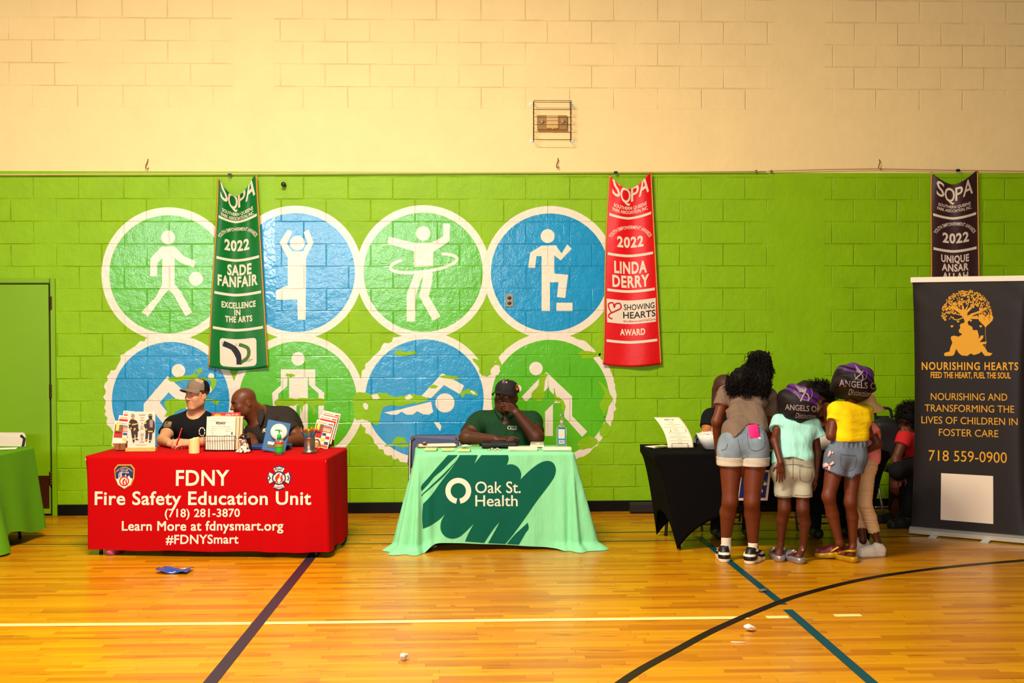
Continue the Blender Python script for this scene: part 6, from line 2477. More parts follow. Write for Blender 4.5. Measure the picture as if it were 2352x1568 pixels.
bt.cap(hL, hL + (kL - hL) * 0.36, 0.090, 0.090, 0.03).cap(hR, hR + (kR - hR) * 0.38, 0.084, 0.082, 0.03)


def fray(q):
    px = 1176 + FPX * ((q - CAM) @ R_) / ((q - CAM) @ F_)
    py = H / 2 - FPX * ((q - CAM) @ U_) / ((q - CAM) @ F_)
    lim = np.interp(px, [1888, 1896, 1925, 1958, 1966, 1992], [1072, 1078, 1090, 1098, 1090, 1084]) + 1.8 * np.sin(px * 1.3) + 1.2 * np.sin(px * 2.9)
    return (py - lim) / 300.0


bt.disp = lambda P: np.where(P[:, 2] > pixz(1026, 9.1), 0.003 * np.sin(P[:, 0] * 170), 0.0015 * np.sin(24 * P[:, 0] + 30 * P[:, 2]))
bt.clip(fray)
bt.clip(lambda q: q[:, 2] - pixz(1009, 9.1))
m_den3 = denim('denim_grey_blue', (104, 114, 128), 0.28)
shorts = sculpt('shorts', bt, 0.004, m_den3, g3)
stitch(shorts, [[(1930, 1043), (1967, 1046)], [(1931, 1046), (1932, 1072), (1947, 1081), (1962, 1074), (1967, 1050)], [(1982, 1020), (1984, 1050), (1978, 1075)]], m_st)
fb = decal(shorts, 0.006)
for pts in ([(1893, 1066), (1900, 1063), (1906, 1068), (1901, 1072), (1894, 1074)], [(1906, 1067), (1914, 1059), (1917, 1064), (1909, 1070)], [(1903, 1070), (1908, 1070), (1908, 1082), (1904, 1080)], [(1908, 1034), (1911, 1040), (1905, 1051), (1903, 1046)], [(1911, 1040), (1916, 1037), (1914, 1044)]):
    o = MB().flat(pts, fb).build('ribbon_bow', mat('ribbon_pink', (248, 182, 178), 0.5), shorts, True)
    sm = o.modifiers.new('s', 'SOLIDIFY')
    sm.thickness = 0.006
bonnet(g3, PD(1959, 878, 9.20), basis((-0.15, 1, -0.15), (0.32, 0, 1)), np.array([0.158, 0.155, 0.134]), None, let3, 5, (0.16, 0.034, 0.052, 0.070, 0.13), m_bt)
m_gsole, m_cup = mat('sandal_gold', (190, 150, 20), 0.35, 0.3), mat('sandal_magenta', (120, 22, 50), 0.4, var=0.3, vscale=30)
for fo, to, zs in ((fL, tL, 0.012), (fR, tR, 0.0)):
    d = nrm(to - fo)
    n = V(-d[1], d[0], 0)
    tilt = 0.022 if zs else 0.0
    g = lambda x, y, z: fo + d * x + n * y + V(0, 0, z + tilt * (1 - x / 0.2) * 1.0)
    so_ = Sdf()
    so_.cap(g(-0.01, 0, 0.03), g(0.10, 0, 0.03), 0.040, 0.042, 0.02).cap(g(0.10, 0, 0.03), g(0.175, 0, 0.03), 0.044, 0.042, 0.02)
    so_.clip(lambda q, g=g, d=d: q[:, 2] - 0.042 - tilt * (1 - ((q - g(0, 0, 0)) @ d) / 0.2))
    so_.clip(lambda q, g=g, d=d: tilt * (1 - ((q - g(0, 0, 0)) @ d) / 0.2) - q[:, 2])
    o = sculpt('sandal', so_, 0.004, m_gsole, g3)
    up = Sdf()
    up.cap(g(0.09, 0, 0.05), g(0.165, 0, 0.044), 0.043, 0.036, 0.02)
    up.clip(lambda q, g=g, d=d: 0.040 + tilt * (1 - ((q - g(0, 0, 0)) @ d) / 0.2) - q[:, 2])
    sculpt('upper', up, 0.004, m_cup, o)
    MB().tube(smooth_poly([g(0.10, 0.042, 0.05), g(0.05, 0.040, 0.075), g(0.0, 0.026, 0.085), g(-0.022, 0, 0.085), g(0.0, -0.026, 0.085), g(0.05, -0.040, 0.075), g(0.10, -0.042, 0.05)], 4, False), 0.008, 8).build('heel_strap', m_gsole, o, True)

# ---------------------------------------------------------------- child in pink, facing left
g4 = person(PZ(2000, 1275, 0), 'child in pink top, cream ribbed leggings and sun hat, behind the girl in yellow')
hc = PD(1984, 940, 9.50)
R = basis((-0.95, 0.30, -0.15))
shA, shB = PD(1998, 986, 9.38), PD(1984, 984, 9.62)
el1, w1 = PD(2017, 1020, 9.34), PD(1990, 1036, 9.30)
el2, w2 = PD(1984, 1020, 9.66), PD(1960, 1012, 9.60)
hA, hB = PD(1990, 1085, 9.36), PD(1986, 1085, 9.50)
kA, kB = PD(1986, 1156, 9.32), PD(1975, 1150, 9.52)
cA, cB = PD(1998, 1188, 9.34), PD(1978, 1185, 9.52)
aA, aB = PD(2016, 1246, 9.33), PD(1982, 1240, 9.50)
fA, fB = PZ(2027, 1276, 0), PZ(1989, 1262, 0)
tA, tB = fA + V(-0.175, -0.02, 0), fB + V(-0.10, -0.04, 0)
s = Sdf()
leg(s, hA, kA, cA, aA, fA + V(-0.03, 0, 0), 0.058, 0.046, 0.042, 0.026, tA)
leg(s, hB, kB, cB, aB, fB + V(-0.03, 0, 0), 0.055, 0.044, 0.040, 0.026, tB)
tors = Sdf()
tors.cap(shA, shB, 0.042, None, 0.04)
tors.cap(PD(1992, 1000, 9.48), PD(1988, 1050, 9.46), 0.088, 0.092, 0.05)
tors.sleeve(shA, shA + (el1 - shA) * 0.3, 0.042, 0.05, 0.03)
s.ops += tors.ops
s.cap(PD(1989, 1070, 9.40), PD(1987, 1070, 9.48), 0.080, None, 0.04)
s.cap(shA, el1, 0.034, 0.030, 0.02).cap(el1, w1, 0.030, 0.022, 0.02)
s.cap(shB, el2, 0.034, 0.030, 0.02).cap(el2, w2, 0.030, 0.022, 0.02)
hand(s, w1, (-0.9, -0.1, -0.2), (0, 0.3, -1), (0, -1, 0), 0.72)
hand(s, w2, (-0.9, 0.1, -0.1), (0, 0.3, -1), (0, -1, 0), 0.72)
s.cap((shA + shB) / 2, hc, 0.042, 0.045, 0.03)
head(s, hc, R, 0.84)
sculpt('body', s, 0.0042, m_skg2, g4)
face_parts(g4, hc, R, 0.84, 1.0, m_brow_k)
sh = tors.grow(0.012)
sh.cap(PD(1996, 1040, 9.42), PD(1996, 1070, 9.40), 0.075, 0.06, 0.05)
sh.disp = wrinkle(0.005, 22, 18, 12, 0.4, 0.002)
sh.clip(lambda q: pixz(1080, 9.4) + (q[:, 0] - PD(1990, 1080, 9.4)[0]) * 0.5 - q[:, 2])
sculpt('top', sh, 0.005, mat('top_pink', (238, 132, 122), 0.85), g4)
lg_ = Sdf()
lg_.cap(PD(1989, 1070, 9.40), PD(1987, 1070, 9.48), 0.088, None, 0.04)
lg_.chain([hA, kA, cA, cA + (aA - cA) * 0.62], [0.066, 0.054, 0.050, 0.044], 0.03)
lg_.chain([hB, kB, cB, cB + (aB - cB) * 0.55], [0.062, 0.050, 0.047, 0.042], 0.03)
lg_.disp = lambda P: 0.0022 * np.abs(np.sin(P[:, 2] * 105 + 2 * np.sin(P[:, 0] * 12))) - 0.001
for k_, f0, f1 in ((0, cA, aA), (1, cB, aB)):
    pl_, nn = f0 + (f1 - f0) * (0.58 if k_ == 0 else 0.5), nrm(f1 - f0)
    lg_.clip(lambda q, pl_=pl_, nn=nn: np.where(np.linalg.norm(q - pl_, axis=1) < 0.075, (q - pl_) @ nn + 0.004 * np.sin(q[:, 0] * 260), -1))
sculpt('leggings', lg_, 0.0042, mat('leggings_cream', (222, 178, 128), 0.85, bump=0.02, bscale=1.0, stretch=(2, 2, 42)), g4)
ht = MB()
Mh = Matrix.Translation(Vector(hc + R @ A_([0, -0.01, 0.035]))) @ Matrix([list(q) for q in R]).to_4x4()
ht.lathe([(0.150, -0.060), (0.120, -0.020), (0.092, 0.004), (0.088, 0.05), (0.070, 0.085), (0.03, 0.10), (0.0, 0.101)], 40, Mh, 0, False, False)
o = ht.build('sun_hat', mat('hat_straw', (222, 182, 120), 0.85, bump=0.001, bscale=150), g4, True)
sm = o.modifiers.new('s', 'SOLIDIFY')
sm.thickness = 0.004
for fo, to in ((fA, tA), (fB, tB)):
    o, *_ = sneaker('sneaker', g4, fo + V(0.02, 0, 0), to + V(-0.03, 0, 0), 1, mat('trainer_white', (236, 220, 200), 0.5, bump=0.006, bscale=26), m_swh, 0.043, 0.085)

# ---------------------------------------------------------------- people behind the black table
h1 = person(PD(1655, 1000, 10.42), 'woman in black top seated behind the bowl, mostly hidden by the tall girl')
s = Sdf()
hc = PD(1666, 897, 10.42)
R = basis((0.35, -0.93, -0.1))
head(s, hc, R, 0.95)
nb = PD(1664, 937, 10.44)
s.cap(hc, nb, 0.05, 0.055, 0.03)
shA, shB = PD(1632, 955, 10.40), PD(1690, 955, 10.42)
el1, w1 = PD(1622, 1000, 10.30), PD(1640, 1020, 10.02)
el2, w2 = PD(1700, 1002, 10.30), PD(1680, 1020, 10.02)
tors = Sdf()
tors.cap(shA, shB, 0.055, None, 0.05)
tors.cap(PD(1645, 985, 10.43), PD(1676, 985, 10.43), 0.10, None, 0.05)
tors.cap(PD(1648, 1040, 10.43), PD(1674, 1040, 10.43), 0.115, None, 0.05)
tors.sleeve(shA, shA + (el1 - shA) * 0.6, 0.058, 0.058, 0.03).sleeve(shB, shB + (el2 - shB) * 0.6, 0.058, 0.058, 0.03)
s.ops += tors.ops
s.cap(shA, el1, 0.048, 0.046, 0.02).cap(el1, w1, 0.046, 0.028, 0.02).cap(shB, el2, 0.048, 0.044, 0.02).cap(el2, w2, 0.042, 0.028, 0.02)
hand(s, w1, (0.6, -0.8, 0), (0, 0, -1), (-0.8, -0.6, 0), 0.92, (0.3, 0.4, 0.2))
hand(s, w2, (-0.6, -0.8, 0), (0, 0, -1), (0.8, -0.6, 0), 0.92, (0.3, 0.4, 0.2))
hip = V(nb[0], nb[1] + 0.02, 0.54)
s.ell(hip, (0.17, 0.14, 0.12), None, 0.05)
sit_legs(s, hip, 0)
sculpt('body', s, 0.006, skin('skin_tan', (188, 112, 62)), h1)
face_parts(h1, hc, R, 0.95, 1.0, m_brow_k)
tee('shirt', h1, tors, [(shA, el1), (shB, el2)], m_blk, nb + V(0, -0.03, 0.02), lambda q: 0.5 - q[:, 2], 0.007, 0.58)
hr = Sdf()
hr.ell(hc + R @ A_([0, -0.02, 0.045]), (0.086, 0.105, 0.09), R, 0.03)
hr.cap(hc + R @ A_([0.06, -0.05, 0]), hc + R @ A_([0.08, -0.04, -0.17]), 0.035, 0.02, 0.03).cap(hc + R @ A_([-0.06, -0.05, 0]), hc + R @ A_([-0.08, -0.04, -0.17]), 0.035, 0.02, 0.03)
hr.clip(lambda q: ((q - hc) @ R[:, 1]) - 0.05 - 0.5 * np.maximum(0, (q - hc) @ R[:, 2]))
sculpt('hair', hr, 0.006, mat('hair_auburn', (70, 34, 18), 0.6), h1)
bt = Sdf()
bt.ell(hip, (0.18, 0.15, 0.13), None, 0.05)
for sg in (-1, 1):
    k_ = V(hip[0] + sg * 0.13, hip[1] - 0.42, 0.50)
    bt.cap(hip + V(sg * 0.10, -0.02, 0), k_, 0.088, 0.070, 0.03).cap(k_, k_ + V(0, 0.06, -0.42), 0.068, 0.055, 0.02)
sculpt('trousers', bt, 0.009, m_blk, h1)
seat_shoes(h1, hip)
folding_chair((hip[0], hip[1] + 0.05, 0), 0, 'navy folding chair under the woman behind the bowl, hidden by the black table', m_cblue, m_steel)

h2 = person(PD(1880, 1000, 10.45), 'person with round black afro hair seated between the two bonnets')
s = Sdf()
hc = PD(1880, 925, 10.42)
R = basis((-0.1, -0.98, -0.15))
head(s, hc, R, 0.97)
nb = PD(1880, 968, 10.46)
s.cap(hc, nb, 0.05, 0.055, 0.03)
shA, shB = PD(1845, 985, 10.45), PD(1912, 985, 10.45)
el1, w1 = PD(1838, 1012, 10.30), PD(1862, 1019, 10.02)
el2, w2 = PD(1918, 1012, 10.30), PD(1896, 1019, 10.02)
tors = Sdf()
tors.cap(shA, shB, 0.055, None, 0.05).cap(PD(1865, 1005, 10.46), PD(1893, 1005, 10.46), 0.10, None, 0.05).cap(PD(1868, 1050, 10.46), PD(1892, 1050, 10.46), 0.12, None, 0.05)
tors.sleeve(shA, shA + (el1 - shA) * 0.6, 0.058, 0.058, 0.03).sleeve(shB, shB + (el2 - shB) * 0.6, 0.058, 0.058, 0.03)
s.ops += tors.ops
s.cap(shA, el1, 0.048, 0.044, 0.02).cap(el1, w1, 0.042, 0.028, 0.02).cap(shB, el2, 0.048, 0.044, 0.02).cap(el2, w2, 0.042, 0.028, 0.02)
hand(s, w1, (0.5, -0.85, 0), (0, 0, -1), (-0.8, -0.6, 0), 0.92, (0.3, 0.4, 0.2))
hand(s, w2, (-0.5, -0.85, 0), (0, 0, -1), (0.8, -0.6, 0), 0.92, (0.3, 0.4, 0.2))
hip = V(nb[0], nb[1] + 0.02, 0.54)
s.ell(hip, (0.17, 0.14, 0.12), None, 0.05)
sit_legs(s, hip, 0)
sculpt('body', s, 0.006, m_skg, h2)
face_parts(h2, hc, R, 0.97, 1.0, m_brow_k)
tee('shirt', h2, tors, [(shA, el1), (shB, el2)], m_blk, nb + V(0, -0.03, 0.02), lambda q: 0.5 - q[:, 2], 0.007, 0.58)
hr = Sdf()
hr.ell(hc + R @ A_([0, -0.03, 0.05]), (0.135, 0.14, 0.13), R, 0.03)
hr.disp = lambda P: 0.003 * np.sin(60 * P[:, 0] + 30 * P[:, 2])
hr.clip(lambda q: ((q - hc) @ R[:, 1]) - 0.055 - 0.6 * np.maximum(0, (q - hc) @ R[:, 2] - 0.04))
fuzz(sculpt('hair', hr, 0.006, m_hair_k, h2), h2, 700, m_hair_k, 0.030, 0.0, 6, 0.0026, 0.008, 14)
bt = Sdf()
bt.ell(hip, (0.18, 0.15, 0.13), None, 0.05)
for sg in (-1, 1):
    k_ = V(hip[0] + sg * 0.13, hip[1] - 0.42, 0.50)
    bt.cap(hip + V(sg * 0.10, -0.02, 0), k_, 0.088, 0.070, 0.03).cap(k_, k_ + V(0, 0.06, -0.42), 0.068, 0.055, 0.02)
sculpt('trousers', bt, 0.009, m_blk, h2)
seat_shoes(h2, hip)
folding_chair((hip[0], hip[1] + 0.05, 0), 0, 'navy folding chair under the person with the afro, hidden by the black table', m_cblue, m_steel)

h3 = person(PZ(2060, 1198, 0), 'person in red top bending forward by the roll-up banner, face turned away')
s = Sdf()
hc = PD(2088, 966, 10.55)
R = basis((-0.75, -0.45, -0.55))
head(s, hc, R, 0.95)
nb = PD(2094, 995, 10.62)
s.cap(hc, nb, 0.05, 0.055, 0.03)
shA, shB = PD(2078, 1004, 10.52), PD(2112, 1000, 10.72)
el1, w1 = PD(2058, 1055, 10.46), PD(2052, 1098, 10.42)
el2, w2 = PD(2110, 1060, 10.60), PD(2075, 1090, 10.44)
hip = V(PD(2122, 1090, 10.72)[0], PD(2122, 1090, 10.72)[1], 0.52)
tors = Sdf()
tors.cap(shA, shB, 0.06, None, 0.05).cap((shA + shB) / 2 + V(0, 0, -0.03), hip, 0.12, 0.14, 0.05)
tors.sleeve(shA, shA + (el1 - shA) * 0.35, 0.055, 0.055, 0.03)
s.ops += tors.ops
s.cap(shA, el1, 0.045, 0.040, 0.02).cap(el1, w1, 0.040, 0.026, 0.02).cap(shB, el2, 0.045, 0.040, 0.02).cap(el2, w2, 0.040, 0.026, 0.02)
hand(s, w1, (0.0, -0.2, -1), (0.5, 0.8, 0), (0.8, -0.5, 0), 0.9)
hand(s, w2, (-0.6, -0.3, -0.6), (0, 0.5, -0.8), (0.6, -0.6, 0), 0.9)
s.ell(hip, (0.16, 0.14, 0.12), None, 0.05)
kn = PD(2062, 1085, 10.40)
kn = V(kn[0], kn[1], 0.50)
fo = PZ(2055, 1198, 0)
s.cap(hip, kn, 0.085, 0.065, 0.03).cap(kn, fo + V(0, 0, 0.09), 0.06, 0.04, 0.02).cap(fo + V(0, 0, 0.05), fo + V(-0.14, -0.03, 0.035), 0.038, 0.03, 0.02)
kn2 = kn + V(0.14, 0.10, 0)
s.cap(hip + V(0.1, 0, 0), kn2, 0.085, 0.065, 0.03).cap(kn2, V(kn2[0], kn2[1] + 0.05, 0.09), 0.06, 0.04, 0.02).cap(V(kn2[0], kn2[1] + 0.05, 0.05), V(kn2[0] - 0.13, kn2[1] + 0.02, 0.035), 0.038, 0.03, 0.02)
sculpt('body', s, 0.006, m_skg2, h3)
face_parts(h3, hc, R, 0.95, 1.0, m_brow_k)
tee('shirt', h3, tors, [(shA, el1)], mat('top_red', (196, 20, 24), 0.85), nb + V(-0.03, -0.03, 0.03), lambda q: 0.5 - q[:, 2], 0.007, 0.35)
hr = Sdf()
hr.ell(hc + R @ A_([0, -0.03, 0.045]), (0.105, 0.115, 0.10), R, 0.03)
hr.disp = lambda P: 0.003 * np.sin(60 * P[:, 0] + 30 * P[:, 2])
hr.clip(lambda q: ((q - hc) @ R[:, 1]) - 0.05 - 0.5 * np.maximum(0, (q - hc) @ R[:, 2] - 0.03))
fuzz(sculpt('hair', hr, 0.006, m_hair_k, h3), h3, 600, m_hair_k, 0.028, 0.0, 7, 0.0026, 0.008, 14)
bt = Sdf()
bt.ell(hip, (0.18, 0.15, 0.13), None, 0.05)
bt.cap(hip, kn, 0.095, 0.075, 0.03).cap(kn, fo + V(0, 0, 0.12), 0.070, 0.055, 0.02).cap(hip + V(0.1, 0, 0), kn2, 0.095, 0.075, 0.03).cap(kn2, V(kn2[0], kn2[1] + 0.05, 0.12), 0.070, 0.055, 0.02)
sculpt('trousers', bt, 0.008, m_blk, h3)
for q in (fo, V(kn2[0], kn2[1] + 0.05, 0)):
    sneaker('shoe', h3, q + V(0.06, 0.01, 0), q + V(-0.19, -0.05, 0), 1, m_shoe_d, m_shoe_d, 0.045, 0.09)
folding_chair((hip[0] + 0.10, hip[1] + 0.02, 0), -0.5, 'dark folding chair under the bending person in red', mat('chair_black', (0, 0, 0)), m_steel)

# steel chair with a black trolley bag
q = PZ(2052, 1178, 0)
folding_chair((q[0] - 0.04, q[1] - 0.20, 0), 0.10, 'black folding chair with bright steel legs holding the trolley bag', mat('chair_black', (0, 0, 0)), mat('bright_steel', (170, 160, 140), 0.25, 0.8))
tb = empty('trolley_bag', PD(2038, 1035, 10.72), 'black shopping trolley bag with a curved handle standing on the steel chair', 'bag')
m_bag = mat('bag_black', (18, 15, 17), 0.6)
s = Sdf()
c_ = PD(2040, 1008, 10.66)
s.box(c_, (0.135, 0.09, 0.165), None, 0.05, 0.02)
s.cap(PD(2030, 975, 10.66), PD(2060, 985, 10.66), 0.06, 0.05, 0.05)
s.disp = wrinkle(0.006, 18, 12, 14, 0.5, 0.003)
sculpt('bag_body', s, 0.007, m_bag, tb)
MB().tube(smooth_poly([PD(2016, 1010, 10.74), PD(2012, 965, 10.74), PD(2010, 948, 10.74), PD(2014, 939, 10.74), PD(2022, 937, 10.74), PD(2036, 937, 10.74), PD(2044, 940, 10.74), PD(2047, 950, 10.74), PD(2052, 1000, 10.74)], 5, False), 0.012, 10).build('handle', m_bag, tb, True)
MB().box(PD(2028, 968, 10.745), (0.11, 0.01, 0.10), None, 0.004).build('back_panel', m_bag, tb)
# ================================================================== SMALL THINGS
def card(base, rz=0.0, tilt=0.0, roll=0.0):
    return Matrix.Translation(Vector([float(q) for q in base])) @ Matrix.Rotation(rz, 4, 'Z') @ Matrix.Rotation(roll, 4, 'Y') @ Matrix.Rotation(-tilt, 4, 'X')


def cf_(M, th=0.0, lift=0.0012):
    return lambda x, z: np.array(M @ Vector((x, -th / 2 - lift, z)))


def rect(x0, z0, x1, z1):
    return [(x0, z0), (x1, z0), (x1, z1), (x0, z1)]


m_pap = mat('paper_white', (240, 226, 200), 0.7)
m_pap2 = mat('paper_cream', (222, 196, 150), 0.75)
m_grey = mat('print_grey', (176, 164, 146), 0.8)
m_ink = mat('ink_black', (0, 0, 0))
m_or, m_ye, m_bl2, m_sky = mat('print_orange', (232, 84, 20), 0.6), mat('print_yellow', (0, 0, 0)), mat('print_blue', (40, 60, 120), 0.6), mat('print_sky', (96, 150, 190), 0.6)
m_wood, m_wood2 = mat('wood_brown', (142, 88, 36), 0.55, var=0.25, vscale=30, stretch=(1, 1, 8)), mat('wood_pine', (214, 150, 66), 0.5, var=0.15, vscale=24, stretch=(1, 8, 8))


def brochure(M, w, h, th, label, group, front=True):
    r = empty('brochure', M.translation, label, 'brochure', group)
    MB().box((0, 0, h / 2), (w, th, h), M, 0.001).build('pages', m_pap, r)
    f, f2_ = cf_(M, th), cf_(M, th, 0.002)
    mb = MB()
    pr = [m_let, m_redi, m_or, m_ye, m_bl2, m_sky, mat('print_brown', (120, 74, 40), 0.6), mat('print_dark', (60, 50, 50), 0.6)]
    put_text(mb, 'FDNYSmart', f, -w * 0.14, h * 0.895, h * 0.045, 2, width=w * 0.56, bold=0.03)
    mb.flat(rect(w * 0.20, h * 0.89, w * 0.46, h * 0.935), f, 1)
    if front:
        mb.flat(rect(-w * 0.46, h * 0.34, -w * 0.02, h * 0.86), f, 6)
        mb.flat(rect(-w * 0.02, h * 0.80, w * 0.46, h * 0.86), f, 5)
        mb.flat(rect(-w * 0.40, h * 0.62, -w * 0.24, h * 0.86), f2_, 3)
        mb.flat(rect(-w * 0.44, h * 0.36, -w * 0.06, h * 0.58), f2_, 1)
        mb.flat(rect(-w * 0.40, h * 0.50, -w * 0.10, h * 0.575), f2_, 7)
        mb.flat([(-w * 0.12, h * 0.60), (w * 0.46, h * 0.60), (w * 0.46, h * 0.80), (0, h * 0.80)], f2_, 1)
        for k in range(3):
            mb.flat(rect(-w * 0.02 + 0.01 * k * 0, h * (0.63 + 0.05 * k), w * 0.42, h * (0.66 + 0.05 * k)), lambda x, z: np.array(M @ Vector((x, -th / 2 - 0.003, z))), 0 if k < 2 else 3)
        for (i, j, c_) in ((0, 0, 4), (1, 0, 0), (0, 1, 0), (1, 1, 1), (0, 2, 3), (1, 2, 0), (0, 3, 0), (1, 3, 4)):
            mb.flat(rect(w * (0.0 + 0.23 * i), h * (0.46 - 0.105 * j), w * (0.22 + 0.23 * i), h * (0.56 - 0.105 * j)), f2_, c_)
        mb.flat(rect(-w * 0.46, h * 0.03, w * 0.46, h * 0.12), f, 2)
    else:
        mb.flat(rect(-w * 0.46, h * 0.74, w * 0.46, h * 0.86), f, 1)
        mb.flat(rect(-w * 0.46, h * 0.66, w * 0.46, h * 0.74), f, 5)
    mb.build('cover_print', pr, r)
    return r


Z1 = ZT + 0.003
# ---- left stand: three tiers of brochures
sb = PZ(272, 1031, Z1)
st = empty('brochure_stand', sb, 'brown wooden block stand holding the left brochures on the red table', 'stand')
bx = MB()
for i in range(2):
    bx.box(PZ(277, 1033.5, Z1) + V(-0.022 + 0.045 * i, 0.0, 0.028), (0.042, 0.05, 0.05), None, 0.003)
bx.build('front_blocks', m_wood, st)
for i in range(3):
    MB().box(PZ(279, 1031, Z1) + V(0.024 + 0.012 * i, 0.044 + 0.031 * i, 0.006 + 0.019 * i), (0.12, 0.030, 0.011 + 0.038 * i), None, 0.003).build('step', m_wood, st)
for i, (bxp, byp, dz) in enumerate(((276, 1030.5, 0.012), (283, 1030.5, 0.054), (291, 1030.5, 0.088))):
    b_ = PZ(bxp, byp, Z1)
    brochure(card(b_ + V(0.0, 0.035 + 0.03 * i, dz), 0.12, 0.26, 0.10), 0.15, 0.205, 0.010, 'white fire safety brochure, %s tier of the stand beside the firefighter sign' % ('lowest', 'middle', 'top')[i], 'brochures in the left stand', i == 0)

# ---- sign holder with the two firefighters
b_ = PZ(325, 1035, Z1)
sg = empty('sign_holder', b_, 'upright sign of two firefighters in a pine base on the red table', 'sign')
M = card(b_ + V(0, 0, 0.022), 0.03, 0.05)
MB().prism([(-0.038, 0), (0.038, 0), (0.026, 0.026), (-0.026, 0.026)], lambda y, z, h: b_ + V(-0.115 + h, y, z), 0.23).build('wooden_base', m_wood2, sg)
MB().box((0, 0, 0.142), (0.210, 0.003, 0.285), M).build('sheet', mat('sign_paper', (238, 210, 180), 0.5), sg)
MB().box((0, -0.0035, 0.142), (0.214, 0.003, 0.287), M).build('acrylic', mat('clear_acrylic', (250, 250, 250), 0.05, 0, 0.5, alpha=0.08), sg)
f = lambda x, z: np.array(M @ Vector((x, -0.0062, z)))
f2_ = lambda x, z: np.array(M @ Vector((x, -0.0070, z)))
SX = lambda pts: [((x - 1103) / 790 * 0.21, (1300 - y) / 1080 * 0.285) for x, y in pts]
m_coat, m_strp, m_face = mat('coat_dark', (50, 40, 38), 0.7), mat('coat_yellow', (214, 176, 60), 0.6), mat('print_face', (196, 136, 100), 0.6)
pr = MB()
pr.flat(SX([(810, 440), (870, 450), (960, 480), (1015, 580), (1010, 700), (1040, 780), (1000, 800), (1000, 900), (985, 1020), (1040, 1060), (935, 1060), (930, 900), (905, 880), (910, 1060), (900, 1130), (865, 1130), (830, 980), (800, 760), (740, 700), (740, 570), (770, 480)]), f, 0)
pr.flat(SX([(800, 350), (820, 285), (850, 272), (885, 290), (915, 345), (905, 375), (800, 375)]), f, 3)
pr.flat(SX([(815, 375), (900, 375), (895, 430), (860, 450), (825, 430)]), f, 2)
for P in ([(830, 585), (950, 570), (955, 610), (832, 625)], [(745, 560), (790, 560), (790, 600), (745, 600)], [(775, 690), (825, 690), (825, 740), (780, 740)], [(960, 560), (1010, 570), (1010, 600), (962, 596)], [(840, 1010), (908, 1010), (906, 1045), (846, 1045)], [(935, 990), (985, 990), (985, 1018), (936, 1018)], [(880, 720), (940, 700), (945, 735), (890, 800)]):
    pr.flat(SX(P), f2_, 1)
pr.flat(SX([(1240, 500), (1300, 450), (1420, 440), (1490, 540), (1495, 700), (1470, 830), (1420, 850), (1410, 1000), (1380, 1100), (1350, 1150), (1320, 1110), (1330, 850), (1310, 850), (1280, 1060), (1245, 1110), (1215, 1060), (1225, 830), (1215, 720), (1180, 640), (1180, 580)]), f, 0)
pr.flat(SX([(1305, 370), (1312, 310), (1360, 285), (1410, 310), (1418, 370), (1410, 440), (1330, 440)]), f, 0)
pr.flat(SX([(1345, 470), (1430, 460), (1440, 560), (1430, 690), (1350, 690), (1340, 560)]), f2_, 3)
for P in ([(1190, 560), (1240, 530), (1260, 560), (1205, 600)], [(1225, 725), (1270, 725), (1270, 770), (1225, 770)], [(1300, 790), (1430, 790), (1430, 830), (1300, 830)], [(1220, 1040), (1275, 1040), (1275, 1070), (1220, 1070)], [(1325, 1065), (1385, 1065), (1380, 1095), (1325, 1095)], [(1330, 320), (1395, 320), (1395, 345), (1330, 345)]):
    pr.flat(SX(P), f2_, 1)
for y0, y1, x0, x1 in ((300, 325, 1030, 1215), (390, 408, 1075, 1180), (460, 480, 1060, 1190), (540, 590, 1100, 1145), (630, 740, 1070, 1160), (860, 920, 1070, 1175), (950, 1060, 1085, 1150), (1100, 1125, 1060, 1190), (1195, 1210, 950, 1250)):
    pr.flat(SX([(x0, y0), (x1, y0), (x1, y1), (x0, y1)]), f, 4)
pr.build('poster_print', [m_coat, m_strp, m_face, mat('helmet_grey', (150, 130, 124), 0.5), m_grey], sg, tri=True)

# ---- flameless candle
b_ = PZ(446, 1040, Z1)
ca = empty('candle', b_, 'ivory pillar candle with glowing tip on the red table', 'candle')
m_wax = mat('ivory_wax', (240, 206, 140), 0.5, 0, 0.4, emit=(255, 190, 90), estr=0.10)
cm = MB()
R0 = 0.0405
cm.grid(lambda u, v: b_ + V(R0 * math.cos(2 * PI * u), R0 * math.sin(2 * PI * u), v * (0.112 + 0.010 * math.sin(2 * PI * u + 1.2))), 40, 8, 0, True)
cm.grid(lambda u, v: b_ + V(R0 * (1 - v * 0.9) * math.cos(2 * PI * u), R0 * (1 - v * 0.9) * math.sin(2 * PI * u), (0.112 + 0.010 * math.sin(2 * PI * u + 1.2)) * (1 - v) + v * 0.085), 40, 6, 0, True)
cm.build('wax', m_wax, ca, True)
MB().lathe([(0.0, 0.085), (0.006, 0.092), (0.0065, 0.102), (0.003, 0.116), (0.0, 0.122)], 12, Matrix.Translation(Vector(b_)), 0, False, False).build('flame', mat('flame_glow', (255, 220, 120), 0.4, emit=(255, 200, 80), estr=6.0), ca, True)

